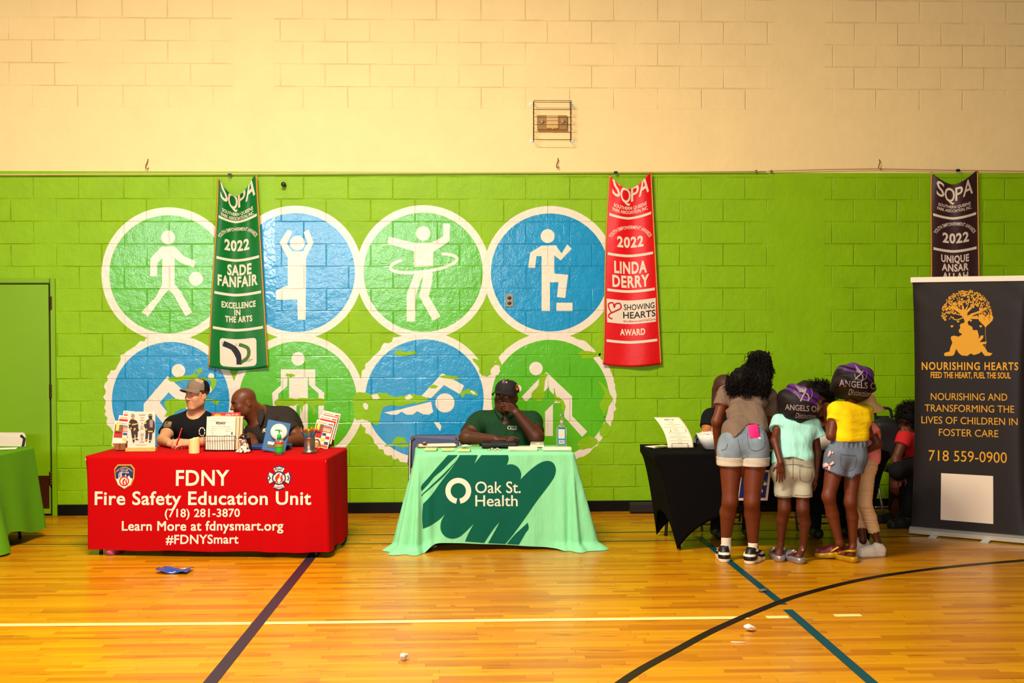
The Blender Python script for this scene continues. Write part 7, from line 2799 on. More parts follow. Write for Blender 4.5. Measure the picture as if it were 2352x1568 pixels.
# ---- wire rack with activity books
b_ = PZ(505, 1036, Z1)
M0 = card(b_ + V(-0.006, 0.05, 0.006), 0.0, 0.10, 0.02)
labs = ['front white activity book in the wire rack with line drawing', 'tan edged activity book behind the front one in the rack', 'rearmost activity book in the wire rack']
for i in range(3):
    M = card(b_ + V(-0.004 + 0.022 * i, 0.036 + 0.030 * i, 0.006 + 0.001 * i), -0.02, 0.10, 0.03)
    r = empty('activity_book', M.translation, labs[i], 'book', 'activity books in the wire rack')
    w_, h_ = 0.226, 0.258
    MB().box((0, 0, h_ / 2), (w_, 0.024, h_), M, 0.001).build('pages', m_pap if i == 0 else m_pap2, r)
    if i == 0:
        f = cf_(M, 0.024)
        mb = MB()
        put_text(mb, 'FDNY', f, 0.0, 0.200, 0.019, width=0.078, bold=0.045)
        mb.build('title', m_ink, r)
        mb = MB()
        put_text(mb, 'Activity Book', f, 0.0, 0.178, 0.013, width=0.15, bold=0.0)
        for P in (rect(-0.085, 0.228, 0.02, 0.246), [(-0.10, 0.168), (0.10, 0.168), (0.105, 0.220), (-0.105, 0.220)]):
            P = P + [P[0]]
            for q in stroke(P, 0.0012):
                mb.flat(q, f)
        for (cx, cz, k) in ((-0.058, 0.095, 1.0), (0.058, 0.095, 1.0)):
            for P in ([(-0.022, 0.055), (-0.012, 0.068), (0.012, 0.068), (0.022, 0.055), (-0.022, 0.055)], [(0.02 * math.cos(a), 0.036 + 0.020 * math.sin(a)) for a in np.linspace(0, 2 * PI, 17)], [(-0.03, 0.016), (-0.036, -0.01), (-0.03, -0.04), (0.03, -0.04), (0.036, -0.01), (0.03, 0.016), (0.0, 0.02), (-0.03, 0.016)], [(-0.03, 0.01), (-0.045, -0.02), (-0.02, -0.03)], [(0.03, 0.01), (0.045, -0.01), (0.04, 0.02)], [(-0.01, 0.03), (0.0, 0.026), (0.01, 0.03)]):
                for q in stroke([(cx + x * k, cz + z * k) for x, z in P], 0.0013):
                    mb.flat(q, f)
        mb.build('line_drawing', m_grey, r)
        mb = MB()
        mb.flat([(0.088 + 0.005 * math.cos(a), 0.132 + 0.014 * math.sin(a)) for a in np.linspace(0, 2 * PI, 12)[:-1]], f)
        mb.flat([(-0.066 + 0.003 * math.cos(a), 0.134 + 0.003 * math.sin(a)) for a in np.linspace(0, 2 * PI, 8)[:-1]], f)
        mb.build('drawing_spots', m_ink, r)
rk = empty('wire_rack', b_, 'black wire rack holding the activity books on the red table', 'rack')
m_bw = mat('black_wire', (34, 26, 22), 0.4, 0.5)
mb = MB()
for i in range(13):
    x = -0.112 + 0.0187 * i
    mb.tube([b_ + V(x, 0.12, 0.004), b_ + V(x, 0.012, 0.004), b_ + V(x, 0.004, 0.010), b_ + V(x - 0.002, 0.002, 0.118)], 0.0017, 6)
for z, y in ((0.118, 0.002), (0.008, 0.004)):
    mb.tube([b_ + V(-0.122, 0.12, z * 0.6), b_ + V(-0.122, y, z), b_ + V(0.118, y, z), b_ + V(0.118, 0.12, z * 0.6)], 0.0022, 6)
for x in (-0.122, 0.118):
    mb.tube([b_ + V(x, 0.0, 0.118), b_ + V(x, 0.0, 0.002), b_ + V(x, 0.13, 0.002), b_ + V(x, 0.13, 0.10)], 0.0022, 6)
mb.build('wires', m_bw, rk, True)
b2 = PZ(513, 1026, Z1)
M = card(b2 + V(0.0, 0.12, 0.004), 0.02, 0.08)
r = empty('red_book', M.translation, 'red book standing behind the wire rack, only its top edge showing', 'book')
MB().box((0, 0, 0.131), (0.232, 0.016, 0.262), M, 0.002).build('cover', mat('book_red', (206, 40, 22), 0.5), r)
mb = MB()
put_text(mb, 'CALL 911 IN', cf_(M, 0.016), 0.045, 0.239, 0.014, width=0.10, bold=0.03)
mb.build('cover_print', m_let, r)
MB().flat([(-0.07 + 0.03 * math.cos(a), 0.234 + 0.02 * math.sin(a)) for a in np.linspace(0, 2 * PI, 20)[:-1]], cf_(M, 0.016)).build('badge', m_gold, r)
b_ = PD(551, 1026, 9.93)
tz = Z1
tm = empty('tumbler', V(b_[0], b_[1], tz), 'dusty mauve steel tumbler standing behind the activity books', 'tumbler')
Mt = Matrix.Translation((b_[0], b_[1], tz))
MB().lathe([(0.026, 0), (0.030, 0.004), (0.034, 0.15), (0.036, 0.225), (0.034, 0.225)], 28, Mt).build('cup', mat('mauve_steel', (150, 116, 116), 0.4, 0.2), tm, True)
MB().lathe([(0.0355, 0.222), (0.0355, 0.232)], 28, Mt).build('gasket', mat('gasket_dark', (60, 52, 50), 0.5), tm, True)
MB().lathe([(0.037, 0.232), (0.037, 0.246), (0.030, 0.252), (0, 0.252)], 28, Mt).build('lid', mat('mauve_lid', (176, 140, 138), 0.35), tm, True)

# ---- spotted dog figurine
b_ = PZ(558, 1040, Z1) + V(0, 0.035, 0)
dg = empty('dog_figurine', b_, 'small white spotted dog figurine with a black hat on the red table', 'figurine')
s = Sdf()
s.ell(b_ + V(0.004, 0.012, 0.038), (0.034, 0.036, 0.038), None, 0.02)
s.ell(b_ + V(0, 0.002, 0.060), (0.026, 0.026, 0.034), None, 0.02)
for sx in (-1, 1):
    s.cap(b_ + V(sx * 0.014, -0.016, 0.055), b_ + V(sx * 0.016, -0.030, 0.010), 0.011, 0.010, 0.012)
    s.ell(b_ + V(sx * 0.017, -0.038, 0.009), (0.012, 0.015, 0.009), None, 0.008)
    s.ell(b_ + V(sx * 0.036, 0.0, 0.012), (0.016, 0.024, 0.012), None, 0.012)
s.ell(b_ + V(-0.046, -0.006, 0.008), (0.016, 0.014, 0.008), None, 0.01)
s.ell(b_ + V(-0.006, -0.008, 0.098), (0.030, 0.028, 0.024), None, 0.015)
s.ell(b_ + V(-0.012, -0.032, 0.090), (0.020, 0.018, 0.014), None, 0.012)
sp_c = [b_ + V(rr.uniform(-0.05, 0.05), rr.uniform(-0.05, 0.0), rr.uniform(0.005, 0.12)) for rr in [random.Random(8)] for _ in range(70)]


def spots(F):
    o = np.zeros(len(F))
    for c in sp_c:
        o = np.where(np.linalg.norm((F - c) * V(1, 0.5, 1), axis=1) < 0.0052, 1, o)
    return o


sculpt('body', s, 0.0024, [mat('glaze_white', (240, 222, 196), 0.25, 0, 0.5), mat('glaze_black', (16, 14, 14), 0.25, 0, 0.5)], dg, spots)
s = Sdf()
s.ell(b_ + V(0.0, 0.004, 0.120), (0.030, 0.032, 0.026), None, 0.01)
s.ell(b_ + V(0.004, 0.004, 0.112), (0.044, 0.046, 0.008), None, 0.012)
for sx in (-1, 1):
    s.cap(b_ + V(sx * 0.034 + 0.004, 0.0, 0.108), b_ + V(sx * 0.036 + 0.006, 0.002, 0.084), 0.010, 0.007, 0.01)
s.cap(b_ + V(0.034, 0.020, 0.10), b_ + V(0.050, 0.03, 0.02), 0.014, 0.012, 0.02)
hat = sculpt('hat', s, 0.0026, mat('glaze_black', (0, 0, 0)), dg)
MB().sphere(b_ + V(-0.006, -0.028, 0.128), (0.010, 0.005, 0.008)).build('badge', m_redi, hat, True)
MB().sphere(b_ + V(-0.014, -0.050, 0.094), (0.006, 0.004, 0.004)).build('nose', mat('glaze_black', (0, 0, 0)), dg, True)

# ---- blue binder, alarm board, gel, tankard
b_ = PZ(621, 1031, Z1)
bd = empty('binder', b_, 'blue spiral binder lying behind the smoke alarm board', 'binder')
Mb = card(b_ + V(0, 0.07, 0.0), 0.05)
MB().box((0, 0, 0.015), (0.31, 0.20, 0.028), Mb, 0.004).build('cover', mat('binder_blue', (20, 62, 128), 0.4), bd)
mb = MB()
for i in range(22):
    c = np.array(Mb @ Vector((-0.145 + i * 0.0138, -0.102, 0.015)))
    mb.tube([c + V(0, 0.008 * math.cos(a), 0.011 * math.sin(a)) for a in np.linspace(0, 2 * PI, 9)[:-1]], 0.0013, 5, closed=True)
mb.build('spiral', m_blk, bd, True)

b_ = PZ(627, 1038, Z1)
ab = empty('alarm_board', b_, 'blue tilted board showing a round white smoke alarm', 'display')
Mb = card(b_ + V(0.0, 0.012, 0.0), 0.10, 0.30, 0.20)
MB().box((0, 0, 0.122), (0.180, 0.012, 0.245), Mb, 0.004).build('board', mat('board_blue', (30, 92, 142), 0.5), ab)
MB().prism([(0.0, 0.006), (0.10, 0.004), (0.012, 0.15)], lambda y, z, h: np.array(Mb @ Vector((0.05 + h, 0.008 + y * 0.9, z))), 0.02).build('easel', m_blk, ab)
Ml = Mb @ Matrix.Translation((0.012, -0.006, 0.158)) @ Matrix.Rotation(PI / 2, 4, 'X')
al = MB().lathe([(0.062, 0), (0.065, 0.006), (0.064, 0.022), (0.054, 0.032), (0.050, 0.032), (0.049, 0.029), (0.042, 0.029), (0.040, 0.034), (0.0, 0.036)], 40, Ml).build('smoke_alarm', mat('alarm_white', (236, 222, 200), 0.4), ab, True)
shade_angle(al, 35)
MB().lathe([(0.008, 0.036), (0.008, 0.038), (0, 0.038)], 16, Ml @ Matrix.Translation((0.014, 0.010, 0))).build('test_button', m_grey, al, True)
f = cf_(Mb, 0.012, 0.002)
mb = MB()
mb.flat(rect(-0.055, 0.052, 0.03, 0.074), f, 0)
mb.flat(rect(-0.055, 0.030, 0.03, 0.050), f, 1)
put_text(mb, '10', lambda x, z: np.array(Mb @ Vector((x, -0.0095, z))), 0.008, 0.046, 0.026, 2, width=0.040, bold=0.03, shear=0.25)
mb.build('label', [m_let, mat('label_olive', (96, 84, 50), 0.6), m_ink], ab)

b_ = PZ(641.5, 1043, Z1)
gl = empty('hand_sanitizer', b_, 'small clear pump bottle of green gel at the front of the red table', 'bottle')
Mg = Matrix.Translation(Vector(b_))
m_clear = mat('clear_plastic', (236, 240, 220), 0.06, 0, 0.5, trans=0.9, ior=1.15)
m_gpump, m_gel = mat('pump_green', (30, 176, 50), 0.35), mat('gel_green', (96, 150, 40), 0.15, 0, 0.5, trans=0.4, ior=1.3)
MB().lathe([(0.030, 0), (0.034, 0.003), (0.034, 0.104), (0.030, 0.110), (0.016, 0.114)], 28, Mg).build('bottle', m_clear, gl, True)
MB().lathe([(0.0300, 0.004), (0.0315, 0.006), (0.0315, 0.085), (0, 0.085)], 28, Mg).build('gel', m_gel, gl, True)
lb = MB()
for z0, z1, mi in ((0.020, 0.055, 0), (0.060, 0.078, 1), (0.078, 0.096, 2)):
    lb.grid(lambda u, v: b_ + V(0.0346 * math.cos(-PI * 0.9 + u * PI * 0.8), 0.0346 * math.sin(-PI * 0.9 + u * PI * 0.8), z0 + (z1 - z0) * v), 16, 1, mi)
lb.build('label', [m_gpump, mat('label_lime', (120, 160, 40), 0.5), mat('label_red', (200, 60, 40), 0.5)], gl, True)
pm = MB()
pm.lathe([(0.016, 0.112), (0.016, 0.146), (0.011, 0.152), (0.005, 0.153), (0.005, 0.176), (0.009, 0.178), (0.009, 0.188), (0, 0.190)], 20, Mg)
pm.tube([b_ + V(0, 0, 0.184), b_ + V(-0.022, -0.012, 0.186), b_ + V(-0.030, -0.015, 0.181)], [0.006, 0.005, 0.004], 8)
pm.build('pump', m_gpump, gl, True)

b_ = PZ(711, 1039, Z1)
tk = empty('tankard', b_, 'pewter tankard full of coloured pencils on the red table', 'tankard')
Mk = Matrix.Translation(Vector(b_))
m_pew = mat('pewter', (150, 140, 126), 0.32, 0.85, bump=0.0008, bscale=80)
MB().lathe([(0.054, 0), (0.056, 0.006), (0.046, 0.018), (0.043, 0.024), (0.0425, 0.110), (0.0445, 0.114), (0.0445, 0.118), (0.040, 0.118), (0.039, 0.02), (0, 0.018)], 36, Mk).build('cup', m_pew, tk, True)
MB().tube(smooth_poly([b_ + V(0.041, 0.01, 0.098), b_ + V(0.066, 0.02, 0.094), b_ + V(0.072, 0.02, 0.06), b_ + V(0.042, 0.01, 0.034)], 5, False), 0.006, 8).build('handle', m_pew, tk, True)
mb = MB()
for q in stroke([(-0.020, 0.09), (-0.026, 0.07), (-0.012, 0.05), (-0.02, 0.03)], 0.004) + stroke([(-0.012, 0.09), (-0.004, 0.07), (-0.012, 0.05)], 0.004):
    mb.flat(q, lambda x, z: b_ + V(0.0436 * math.sin(x / 0.0436), -0.0436 * math.cos(x / 0.0436), z))
mb.build('relief_crest', mat('pewter_light', (190, 180, 160), 0.3, 0.8), tk)
rr = random.Random(21)
pcs = [('teal', (10, 96, 100)), ('green', (14, 104, 40)), ('blue', (20, 60, 140)), ('dark red', (120, 24, 24)), ('black', (28, 26, 28))]
seen_ = {}
for i in range(18):
    nm_, col = pcs[(i * 2 + i // 5) % 5]
    a = 2 * PI * i / 18 + rr.uniform(-0.2, 0.2)
    r0, r1 = rr.uniform(0.004, 0.022), rr.uniform(0.035, 0.072)
    p0 = b_ + V(-r0 * math.cos(a), -r0 * math.sin(a) * 0.7, 0.024)
    p1 = b_ + V(r1 * math.cos(a), r1 * math.sin(a) * 0.55, 0.185 + rr.uniform(-0.012, 0.014))
    k_ = p0 + (p1 - p0) * 0.86
    o = MB().tube([p0, k_], 0.0038, 6).build('pencil', mat('pencil_' + nm_.replace(' ', '_'), col, 0.4), None, True)
    tag(o, '%s pencil with a bright tip in the pewter tankard' % nm_, 'pencil', 'pencils in the tankard')
    MB().tube([k_, k_ + (p1 - k_) * 0.7, p1], [0.0040, 0.0040, 0.0034], 6).build('tip', mat(('tip_orange', 'tip_yellow')[i % 2], ((226, 70, 20), (244, 170, 20))[i % 2], 0.5), o, True)

# ---- right stand of brochures
sb = PZ(741, 1030, Z1)
st = empty('brochure_stand', sb, 'wooden block stand holding the right brochures beside the tankard', 'stand')
MB().box(PZ(730, 1029, Z1) + V(0, 0.0, 0.026), (0.04, 0.045, 0.052), None, 0.003).build('front_blocks', m_wood2, st)
for i in range(3):
    MB().box(PZ(741, 1028, Z1) + V(0.004 + 0.012 * i, 0.046 + 0.035 * i, 0.003 + 0.0165 * i), (0.10, 0.034, 0.005 + 0.033 * i), None, 0.003).build('step', m_wood, st)
for i, (bxp, byp, dz) in enumerate(((733, 1030, 0.006), (740, 1030, 0.042), (746, 1030, 0.072))):
    b_ = PZ(bxp, byp, Z1)
    brochure(card(b_ + V(-0.005, 0.035 + 0.035 * i, dz), -0.18, 0.26, 0.20), 0.145, 0.215, 0.014, 'white fire safety brochure, %s tier of the stand beside the tankard' % ('lowest', 'middle', 'top')[i], 'brochures in the right stand', i == 0)

# ---- on the mint table
Z2 = ZM + 0.003
b_ = PZ(1290.5, 1025, Z2)
hs = empty('hand_sanitizer', b_, 'tall clear pump bottle with blue label at right of the mint table', 'bottle')
MB().box(b_ + V(0, 0, 0.080), (0.092, 0.056, 0.156), None, 0.014, seg=4).build('bottle', m_clear, hs, True)
MB().lathe([(0.040, 0.156), (0.030, 0.172), (0.016, 0.180), (0.016, 0.186)], 24, Matrix.Translation(Vector(b_))).build('shoulder', m_clear, hs, True)
m_lbl = mat('label_blue', (20, 130, 196), 0.5)
lb = MB().flat(rect(-0.034, 0.018, 0.026, 0.154), lambda x, z: b_ + V(x, -0.0290, z)).build('label', m_lbl, hs)
mb = MB()
mb.flat(rect(-0.029, 0.068, 0.020, 0.142), lambda x, z: b_ + V(x, -0.0298, z), 0)
mb.flat(rect(-0.026, 0.026, 0.018, 0.054), lambda x, z: b_ + V(x, -0.0298, z), 0)
for i in range(9):
    mb.flat(rect(-0.022 + i * 0.004, 0.032, -0.020 + i * 0.004, 0.050), lambda x, z: b_ + V(x, -0.0304, z), 1)
for i in range(7):
    mb.flat(rect(-0.024, 0.076 + i * 0.009, 0.014, 0.078 + i * 0.009), lambda x, z: b_ + V(x, -0.0304, z), 2)
mb.build('label_print', [m_let, m_ink, m_grey], lb)
mb = MB()
mb.lathe([(0.017, 0.184), (0.017, 0.205), (0.010, 0.212), (0.005, 0.214), (0.005, 0.245), (0.010, 0.247), (0.010, 0.262), (0, 0.264)], 20, Matrix.Translation(Vector(b_)))
mb.tube([b_ + V(0, 0, 0.257), b_ + V(-0.012, -0.034, 0.256), b_ + V(-0.014, -0.042, 0.248)], [0.007, 0.006, 0.004], 8)
mb.build('pump', mat('pump_clear', (214, 210, 190), 0.2, 0, 0.5, trans=0.5, ior=1.2), hs, True)


def flatpile(px, py, w, d, h, label, cat, m, rz=0.0, n=1, name='paper_stack', z=Z2, group=None, jit=0.004):
    b = PZ(px, py, z)
    r_ = MB()
    rq = random.Random(int(px))
    for i in range(n):
        Mq = card(b + V(rq.uniform(-jit, jit), rq.uniform(-jit, jit), h * i / n), rz + rq.uniform(-0.04, 0.04))
        r_.box((0, 0, h / n / 2), (w, d, h / n), Mq, min(0.0008, h / n / 4))
    return tag(r_.build(name, m), label, cat, group)


flatpile(1201, 1033, 0.225, 0.11, 0.022, 'thick white paper stack right of the black pouch on the mint table', 'paper', m_pap, 0.02, 6)
flatpile(1279, 1033, 0.225, 0.11, 0.020, 'thick white paper stack at the right front corner of the mint table', 'paper', m_pap, -0.02, 6)
for i, (x, y, lab) in enumerate(((990, 1034, 'left one'), (1028, 1034.5, 'middle one'), (1066, 1036, 'right one'))):
    b = PZ(x, y, Z2)
    Mq = card(b, (-0.15, 0.05, -0.1)[i])
    o = MB().box((0, 0, 0.010), (0.098, 0.085, 0.016), Mq, 0.001)
    o = tag(o.build('card_stack', mat('card_pale_green', (196, 214, 140), 0.7)), 'small pale green card pile on the mint table, %s of the three' % lab, 'cards', 'card piles on the mint table')
    mb = MB()
    for q in stroke([(-0.02, 0.01), (0.0, -0.008), (0.02, 0.012), (0.032, 0.0)], 0.005):
        mb.flat(q, lambda x_, y_: np.array(Mq @ Vector((x_, y_, 0.0188))))
    mb.build('scribble', m_ink, o)
# clipboard of papers hanging over the corner, crumpled foil
b = PZ(1003, 1025, Z2)
Mq = card(b, 0.10)
cb_ = empty('clipboard', b, 'clipboard with cream papers at the back left of the mint table', 'clipboard')
MB().box((0, 0, 0.004), (0.32, 0.16, 0.006), Mq, 0.002).build('board', mat('board_brown', (120, 80, 50), 0.5), cb_)
mb = MB()
for i in range(3):
    mb.box((0.004 * i, 0.003 * i, 0.009 + 0.003 * i), (0.29, 0.145, 0.0024), Mq @ Matrix.Rotation(0.03 * i, 4, 'Z'))
mb.build('sheets', m_pap, cb_)


def crumple(px, py, size, label, m, seed, z=0.0, flat=0.7, name='crumpled_paper', cat='litter', group=None):
    b_ = PZ(px, py, z)
    b = bmesh.new()
    bmesh.ops.create_icosphere(b, subdivisions=3, radius=1)
    rr = random.Random(seed)
    dirs = [Vector((rr.uniform(-1, 1), rr.uniform(-1, 1), rr.uniform(-1, 1))).normalized() for _ in range(16)]
    offs = [rr.uniform(0.45, 0.95) for _ in dirs]
    for v in b.verts:
        n = v.co.normalized()
        r = 1.2
        for d, o in zip(dirs, offs):
            c = n.dot(d)
            if c > 0.05:
                r = min(r, o / c)
        v.co = n * r * rr.uniform(0.9, 1.05)
    lo = min(v.co.z for v in b.verts) * size[2]
    for v in b.verts:
        v.co = Vector((v.co.x * size[0], v.co.y * size[1], v.co.z * size[2] - lo + 0.001))
    b.transform(Matrix.Translation(Vector(b_)))
    return tag(MB().bm(b).build(name, m), label, cat, group)


crumple(976, 1023, (0.035, 0.03, 0.026), 'crumpled brown foil wrapper on the clipboard', mat('foil_brown', (110, 88, 66), 0.35, 0.5), 5, ZM + 0.018, name='foil_wrapper', cat='wrapper')
crumple(1068, 1028, (0.058, 0.035, 0.016), 'loose white napkin bundle left of the black pouch', m_pap, 11, Z2, name='napkin', cat='napkin')
b = PZ(1148, 1028, Z2)
s = Sdf()
Mq = basis((0.05, 1, 0))
s.box(b + V(0, 0.02, 0.022), (0.145, 0.075, 0.018), Mq, 0.012)
s.box(b + V(0.03, 0.03, 0.040), (0.10, 0.05, 0.010), basis((0.15, 1, 0.05)), 0.008, 0.012)
s.disp = wrinkle(0.004, 30, 30, 30, 0.2, 0.002)
po_ = sculpt('pouch', s, 0.005, mat('pouch_black', (18, 15, 18), 0.6))
tag(po_, 'soft black pouch lying in front of the man in the green polo', 'pouch')
b = PD(1181, 1013, 9.98)
Mq = card(b, 0.3, 0.0, -0.12)
ph = empty('phone', b, 'black phone under the fingertips of the man in the green polo', 'phone')
MB().box((0, 0, 0), (0.075, 0.10, 0.010), Mq, 0.003).build('body', mat('phone_black', (14, 14, 16), 0.2), ph)
MB().box((0, 0, 0.0055), (0.068, 0.092, 0.001), Mq).build('screen', mat('phone_glass', (20, 20, 24), 0.05), ph)
rr = random.Random(2)
for i in range(5):
    b = PZ(1124 + i * 6.2, 1034 - (i % 2) * 2.2, Z2)
    Mq = card(b, rr.uniform(-0.9, 0.9))
    c_ = MB()
    c_.sphere((0, 0, 0.007), (0.013, 0.006, 0.006), None, 0, 12, 8)
    c_.v = [(Mq @ Vector(v))[:] for v in c_.v]
    o = tag(c_.build('wrapped_mint', mat('mint_white', (240, 216, 200), 0.4), None, True), 'wrapped red striped mint at the front of the mint table', 'candy', 'wrapped mints on the mint table')
    w_ = MB()
    for sx in (-1, 1):
        w_.add([(Mq @ Vector(q))[:] for q in ((sx * 0.012, 0, 0.007), (sx * 0.024, -0.007, 0.012), (sx * 0.024, 0.007, 0.004))], [(0, 1, 2)])
    w_.add([(Mq @ Vector(q))[:] for q in ((-0.004, -0.0064, 0.003), (0.001, -0.0064, 0.003), (0.004, -0.0060, 0.011), (-0.001, -0.0060, 0.011))], [(0, 1, 2, 3)])
    w_.build('twist', m_redi, o)
b = PZ(1234, 1027, Z2)
pk = empty('snack_tray', b, 'clear lidded snack tray at the back right of the mint table', 'tray')
MB().box(b + V(0, 0.02, 0.011), (0.112, 0.085, 0.018), None, 0.006).build('tray', m_pap, pk)
MB().box(b + V(0, 0.02, 0.031), (0.108, 0.08, 0.020), None, 0.008).build('lid', mat('lid_clear', (236, 232, 220), 0.1, 0, 0.5, alpha=0.25), pk)
MB().sphere(b + V(0.01, 0.01, 0.026), (0.028, 0.022, 0.010)).build('snack', m_pap2, pk, True)
# left table papers
b = PZ(8, 1031, ZG + 0.002)
tag(MB().box((0, 0, 0.004), (0.20, 0.10, 0.006), card(b, 0.25), 0.001).build('paper_stack', m_pap), 'white papers on the lime green table at the left edge', 'paper')

# ---- on the black table
Z3 = ZK + 0.004
b = PZ(1560, 1031, Z3)
ps = empty('menu_sheet', b, 'curled white printed sheet standing in a wire easel on the black table', 'sheet')
sw, shh = 0.205, 0.262


def sheetf(u, v, lift=0.0):
    x = (u - 0.5) * sw
    zc = v * shh
    y = 0.02 + 0.05 * v + 0.10 * v * v
    n = V(0, -1, 0.35 + 0.5 * v)
    return b + V(x - 0.085 * v * v * 0.9 + 0.012 * (1 - v) + 0.004, y, 0.008 + zc * (1 - 0.12 * v)) + nrm(n) * lift


o = MB().grid(lambda u, v: sheetf(u, v), 12, 20).build('sheet', m_pap, ps, True)
sm = o.modifiers.new('s', 'SOLIDIFY')
sm.thickness = 0.0015
mb = MB()
for x0, x1 in ((-0.038, 0.002), (0.008, 0.013), (0.019, 0.037)):
    mb.add([sheetf(0.5 + x / sw, zz / shh, 0.002) for x, zz in ((x0, 0.236), (x1, 0.236), (x1, 0.2405), (x0, 0.2405))], [(0, 1, 2, 3)])
mb.build('heading', m_ink, o)
mb = MB()
rr = random.Random(6)
for i in range(17):
    z = 0.218 - i * 0.0125
    hw_ = rr.choice((0.02, 0.075, 0.082, 0.06)) if i % 3 else 0.022
    nseg = 8
    for k in range(nseg):
        x0, x1 = -hw_ + 2 * hw_ * k / nseg, -hw_ + 2 * hw_ * (k + 1) / nseg
        mb.add([sheetf(0.5 + x / sw, zz / shh, 0.002) for x, zz in ((x0, z), (x1, z), (x1, z + 0.0022), (x0, z + 0.0022))], [(0, 1, 2, 3)])
mb.build('text_lines', mat('print_faint', (206, 190, 164), 0.8), o)
mb = MB()
mb.tube([b + V(-0.06, -0.012, 0.03), b + V(-0.06, -0.012, 0.004), b + V(-0.06, 0.10, 0.004), b + V(-0.06, 0.06, 0.16)], 0.002, 6)
mb.tube([b + V(0.07, -0.012, 0.03), b + V(0.07, -0.012, 0.004), b + V(0.07, 0.10, 0.004), b + V(0.06, 0.06, 0.16)], 0.002, 6)
mb.tube(smooth_poly([b + V(-0.058, -0.004, 0.008), b + V(-0.058, -0.004, 0.04), b + V(-0.05, -0.004, 0.044), b + V(0.06, -0.004, 0.044), b + V(0.068, -0.004, 0.04), b + V(0.068, -0.004, 0.008)], 4, False), 0.002, 6)
tag(mb.build('wire_easel', mat('easel_gold', (140, 112, 60), 0.35, 0.7), None, True), 'thin wire easel under the curled printed sheet', 'easel')
flatpile(1512, 1026, 0.16, 0.10, 0.010, 'fanned cream and green leaflets at the back left corner of the black table', 'leaflets', m_pap, 0.5, 3, 'leaflet_pile', Z3, None, 0.02)
b = PZ(1519, 1024.5, Z3 + 0.011)
tag(MB().box((0, 0, 0.0015), (0.10, 0.05, 0.003), card(b, 0.2)).build('leaflet', mat('leaflet_lime', (180, 206, 50), 0.6)), 'lime green leaflet on top of the cream leaflets', 'leaflet')


def bowl(px, py, label, rx):
    b = PZ(px, py, Z3)
    r_ = empty('bowl', b, label, 'bowl')
    mb = MB()

    def sq(a, r):
        c, s_ = math.cos(a), math.sin(a)
        k = (abs(c) ** 3.2 + abs(s_) ** 3.2) ** (-1 / 3.2)
        return r * k * c, r * k * s_
    prof = [(0.0, 0.004), (0.055, 0.002), (0.066, 0.008), (0.095, 0.055), (0.122, 0.118), (0.117, 0.118), (0.090, 0.055), (0.060, 0.014), (0.0, 0.012)]
    n = 48
    vs, fs = [], []
    for r, z in prof:
        for j in range(n):
            x, y = sq(2 * PI * j / n, r * rx)
            vs.append(b + V(x, y, z + (0.010 * abs(math.cos(2 * (2 * PI * j / n))) if z > 0.1 else 0)))
    for i in range(len(prof) - 1):
        for j in range(n):
            fs.append((i * n + j, i * n + (j + 1) % n, (i + 1) * n + (j + 1) % n, (i + 1) * n + j))
    mb.add(vs, fs).build('shell', mat('bowl_white', (226, 224, 214), 0.3), r_, True)
    return b


bw = bowl(1636, 1031, 'square white bowl of lollipops on the black table', 1.0)
rr = random.Random(14)
cols = [('red', (190, 20, 40)), ('orange', (230, 130, 30)), ('pink', (214, 60, 110)), ('white', (236, 226, 206))]
for i in range(14):
    nm_, col = cols[i % 4]
    a = rr.uniform(0, 2 * PI)
    r0 = rr.uniform(0.0, 0.075)
    c = bw + V(r0 * math.cos(a), r0 * math.sin(a), rr.uniform(0.088, 0.116))
    o = MB().sphere(c, 0.014).build('lollipop', mat('candy_' + nm_, col, 0.25), None, True)
    tag(o, '%s lollipop in the square white bowl' % nm_, 'candy', 'lollipops in the white bowl')
    d = nrm(V(rr.uniform(-0.8, 0.8), rr.uniform(-0.5, 0.5), rr.uniform(0.3, 1)))
    if i == 3:
        d = V(0.05, 0, 1)
    MB().tube([c, c + d * 0.062], 0.0022, 6).build('stick', m_pap, o, True)
bw2 = bowl(1893, 1033, 'second square white bowl on the black table between the two bonnet girls', 0.95)
flatpile(1772, 1036, 0.06, 0.05, 0.012, 'bright yellow note pad on the black table beside the tall girl', 'notepad', mat('pad_yellow', (226, 206, 30), 0.6), 0.3, 1, 'notepad', Z3)
b = PZ(1592, 1023, Z3)
tag(MB().box(b + V(0, 0.02, 0.010), (0.07, 0.035, 0.020), None, 0.005).build('glasses_case', m_blk), 'small black case behind the square bowl of lollipops', 'case')

# ---- litter on the boards
b = PZ(402, 1313, 0)
bg = empty('snack_wrapper', b, 'torn blue snack bag lying on the floor in front of the red table', 'wrapper')
wm = MB()


def wf(u, v):
    x, y = (u - 0.5) * 0.225, (v - 0.5) * 0.16
    z = 0.012 + 0.012 * math.sin(u * 9 + v * 3) * math.sin(v * 5 + 1) + 0.030 * max(0, 0.35 - u) + 0.012 * math.exp(-((v - 0.5) / 0.25) ** 2)
    return b + V(x + 0.02 * (v - 0.5) + (0.012 * math.sin(v * 22) if u < 0.02 else 0), y + 0.03 * (0.5 - u), max(0.002, z))


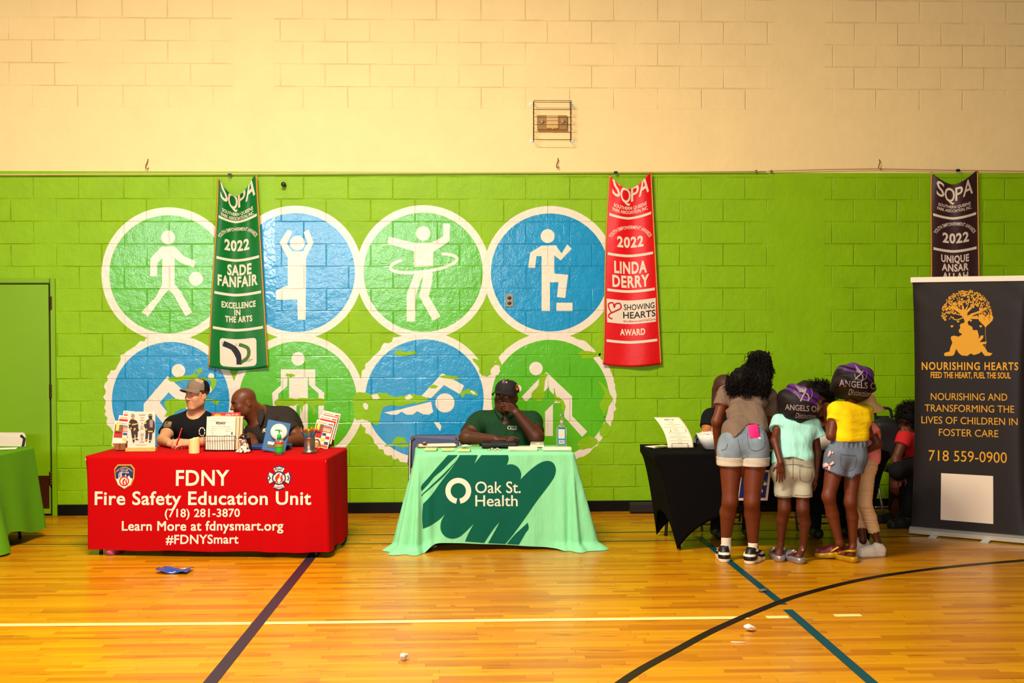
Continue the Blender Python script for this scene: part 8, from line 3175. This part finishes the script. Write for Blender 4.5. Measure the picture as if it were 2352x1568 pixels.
o = wm.grid(wf, 22, 14).build('film', mat('wrapper_blue', (20, 74, 170), 0.3, 0.2, 0.6), bg, True)
sm = o.modifiers.new('s', 'SOLIDIFY')
sm.thickness = 0.002
mb = MB()
mb.add([wf(u, v) + V(0, 0, 0.004) for u, v in ((0.66, 0.30), (0.86, 0.36), (0.86, 0.62), (0.66, 0.56))], [(0, 1, 2, 3)])
for i in range(4):
    mb.add([wf(u, v) + V(0, 0, 0.004) for u, v in ((0.40 + i * 0.055, 0.12), (0.44 + i * 0.055, 0.12), (0.44 + i * 0.055, 0.2), (0.40 + i * 0.055, 0.2))], [(0, 1, 2, 3)])
mb.build('print', m_let, o)
m_scr = mat('scrap_paper', (216, 206, 190), 0.7)
crumple(993, 1259, (0.034, 0.03, 0.018), 'crumpled pale paper scrap by the left foot of the mint table', m_scr, 7)
crumple(928, 1516, (0.028, 0.026, 0.026), 'crumpled paper ball alone in the front of the floor', m_scr, 8)
crumple(1723, 1450, (0.036, 0.032, 0.024), 'crumpled white tissue near the black arc on the floor', mat('tissue_white', (236, 226, 216), 0.7), 9, name='crumpled_tissue')
crumple(1754, 1360, (0.034, 0.016, 0.014), 'small twisted foil wrapper on the teal line', mat('foil_grey', (150, 140, 126), 0.3, 0.7), 10, name='foil_wrapper', cat='wrapper')
a_, c_ = PZ(1679, 1474, 0.004), PZ(1712, 1475, 0.004)
tag(MB().tube([a_, c_], 0.0034, 10).build('lollipop_stick', m_pap, None, True), 'white paper stick lying on the front floor near the black arc', 'stick')
a_ = PZ(1040, 1390, 0.003)
tag(MB().box(a_, (0.030, 0.010, 0.003), Matrix.Identity(4), 0.001).build('candy_scrap', mat('scrap_orange', (236, 110, 20), 0.5)), 'tiny orange candy scrap on the open floor', 'litter')
# pink shoe under the red table, cable at its right end
b = PZ(250, 1274, 0)
o, *_ = sneaker('shoe', None, b + V(0.06, 0.14, 0), b + V(0.0, -0.04, 0), 1, mat('shoe_pink', (196, 84, 110), 0.5), mat('shoe_pink_sole', (150, 60, 80), 0.5), 0.042, 0.075)
tag(o, 'pink shoe under the front left corner of the red table', 'shoe')
pts = [PZ(786, 1250, 0.006), PZ(794, 1240, 0.006), PZ(795, 1228, 0.03), PZ(789, 1222, 0.05), PZ(780, 1240, 0.01), PZ(760, 1262, 0.006)]
tag(MB().tube(smooth_poly(pts, 5, False), 0.006, 8).build('power_cable', m_blk, None, True), 'black power cable at the right foot of the red table', 'cable')
b = PZ(1476, 1176, 0)
tag(MB().box((b[0], -0.10, 0.05), (0.25, 0.10, 0.09), None, 0.012).build('floor_bag', mat('bag_dark', (26, 18, 16), 0.7)), 'low dark bag on the floor by the wall, left of the black table', 'bag')
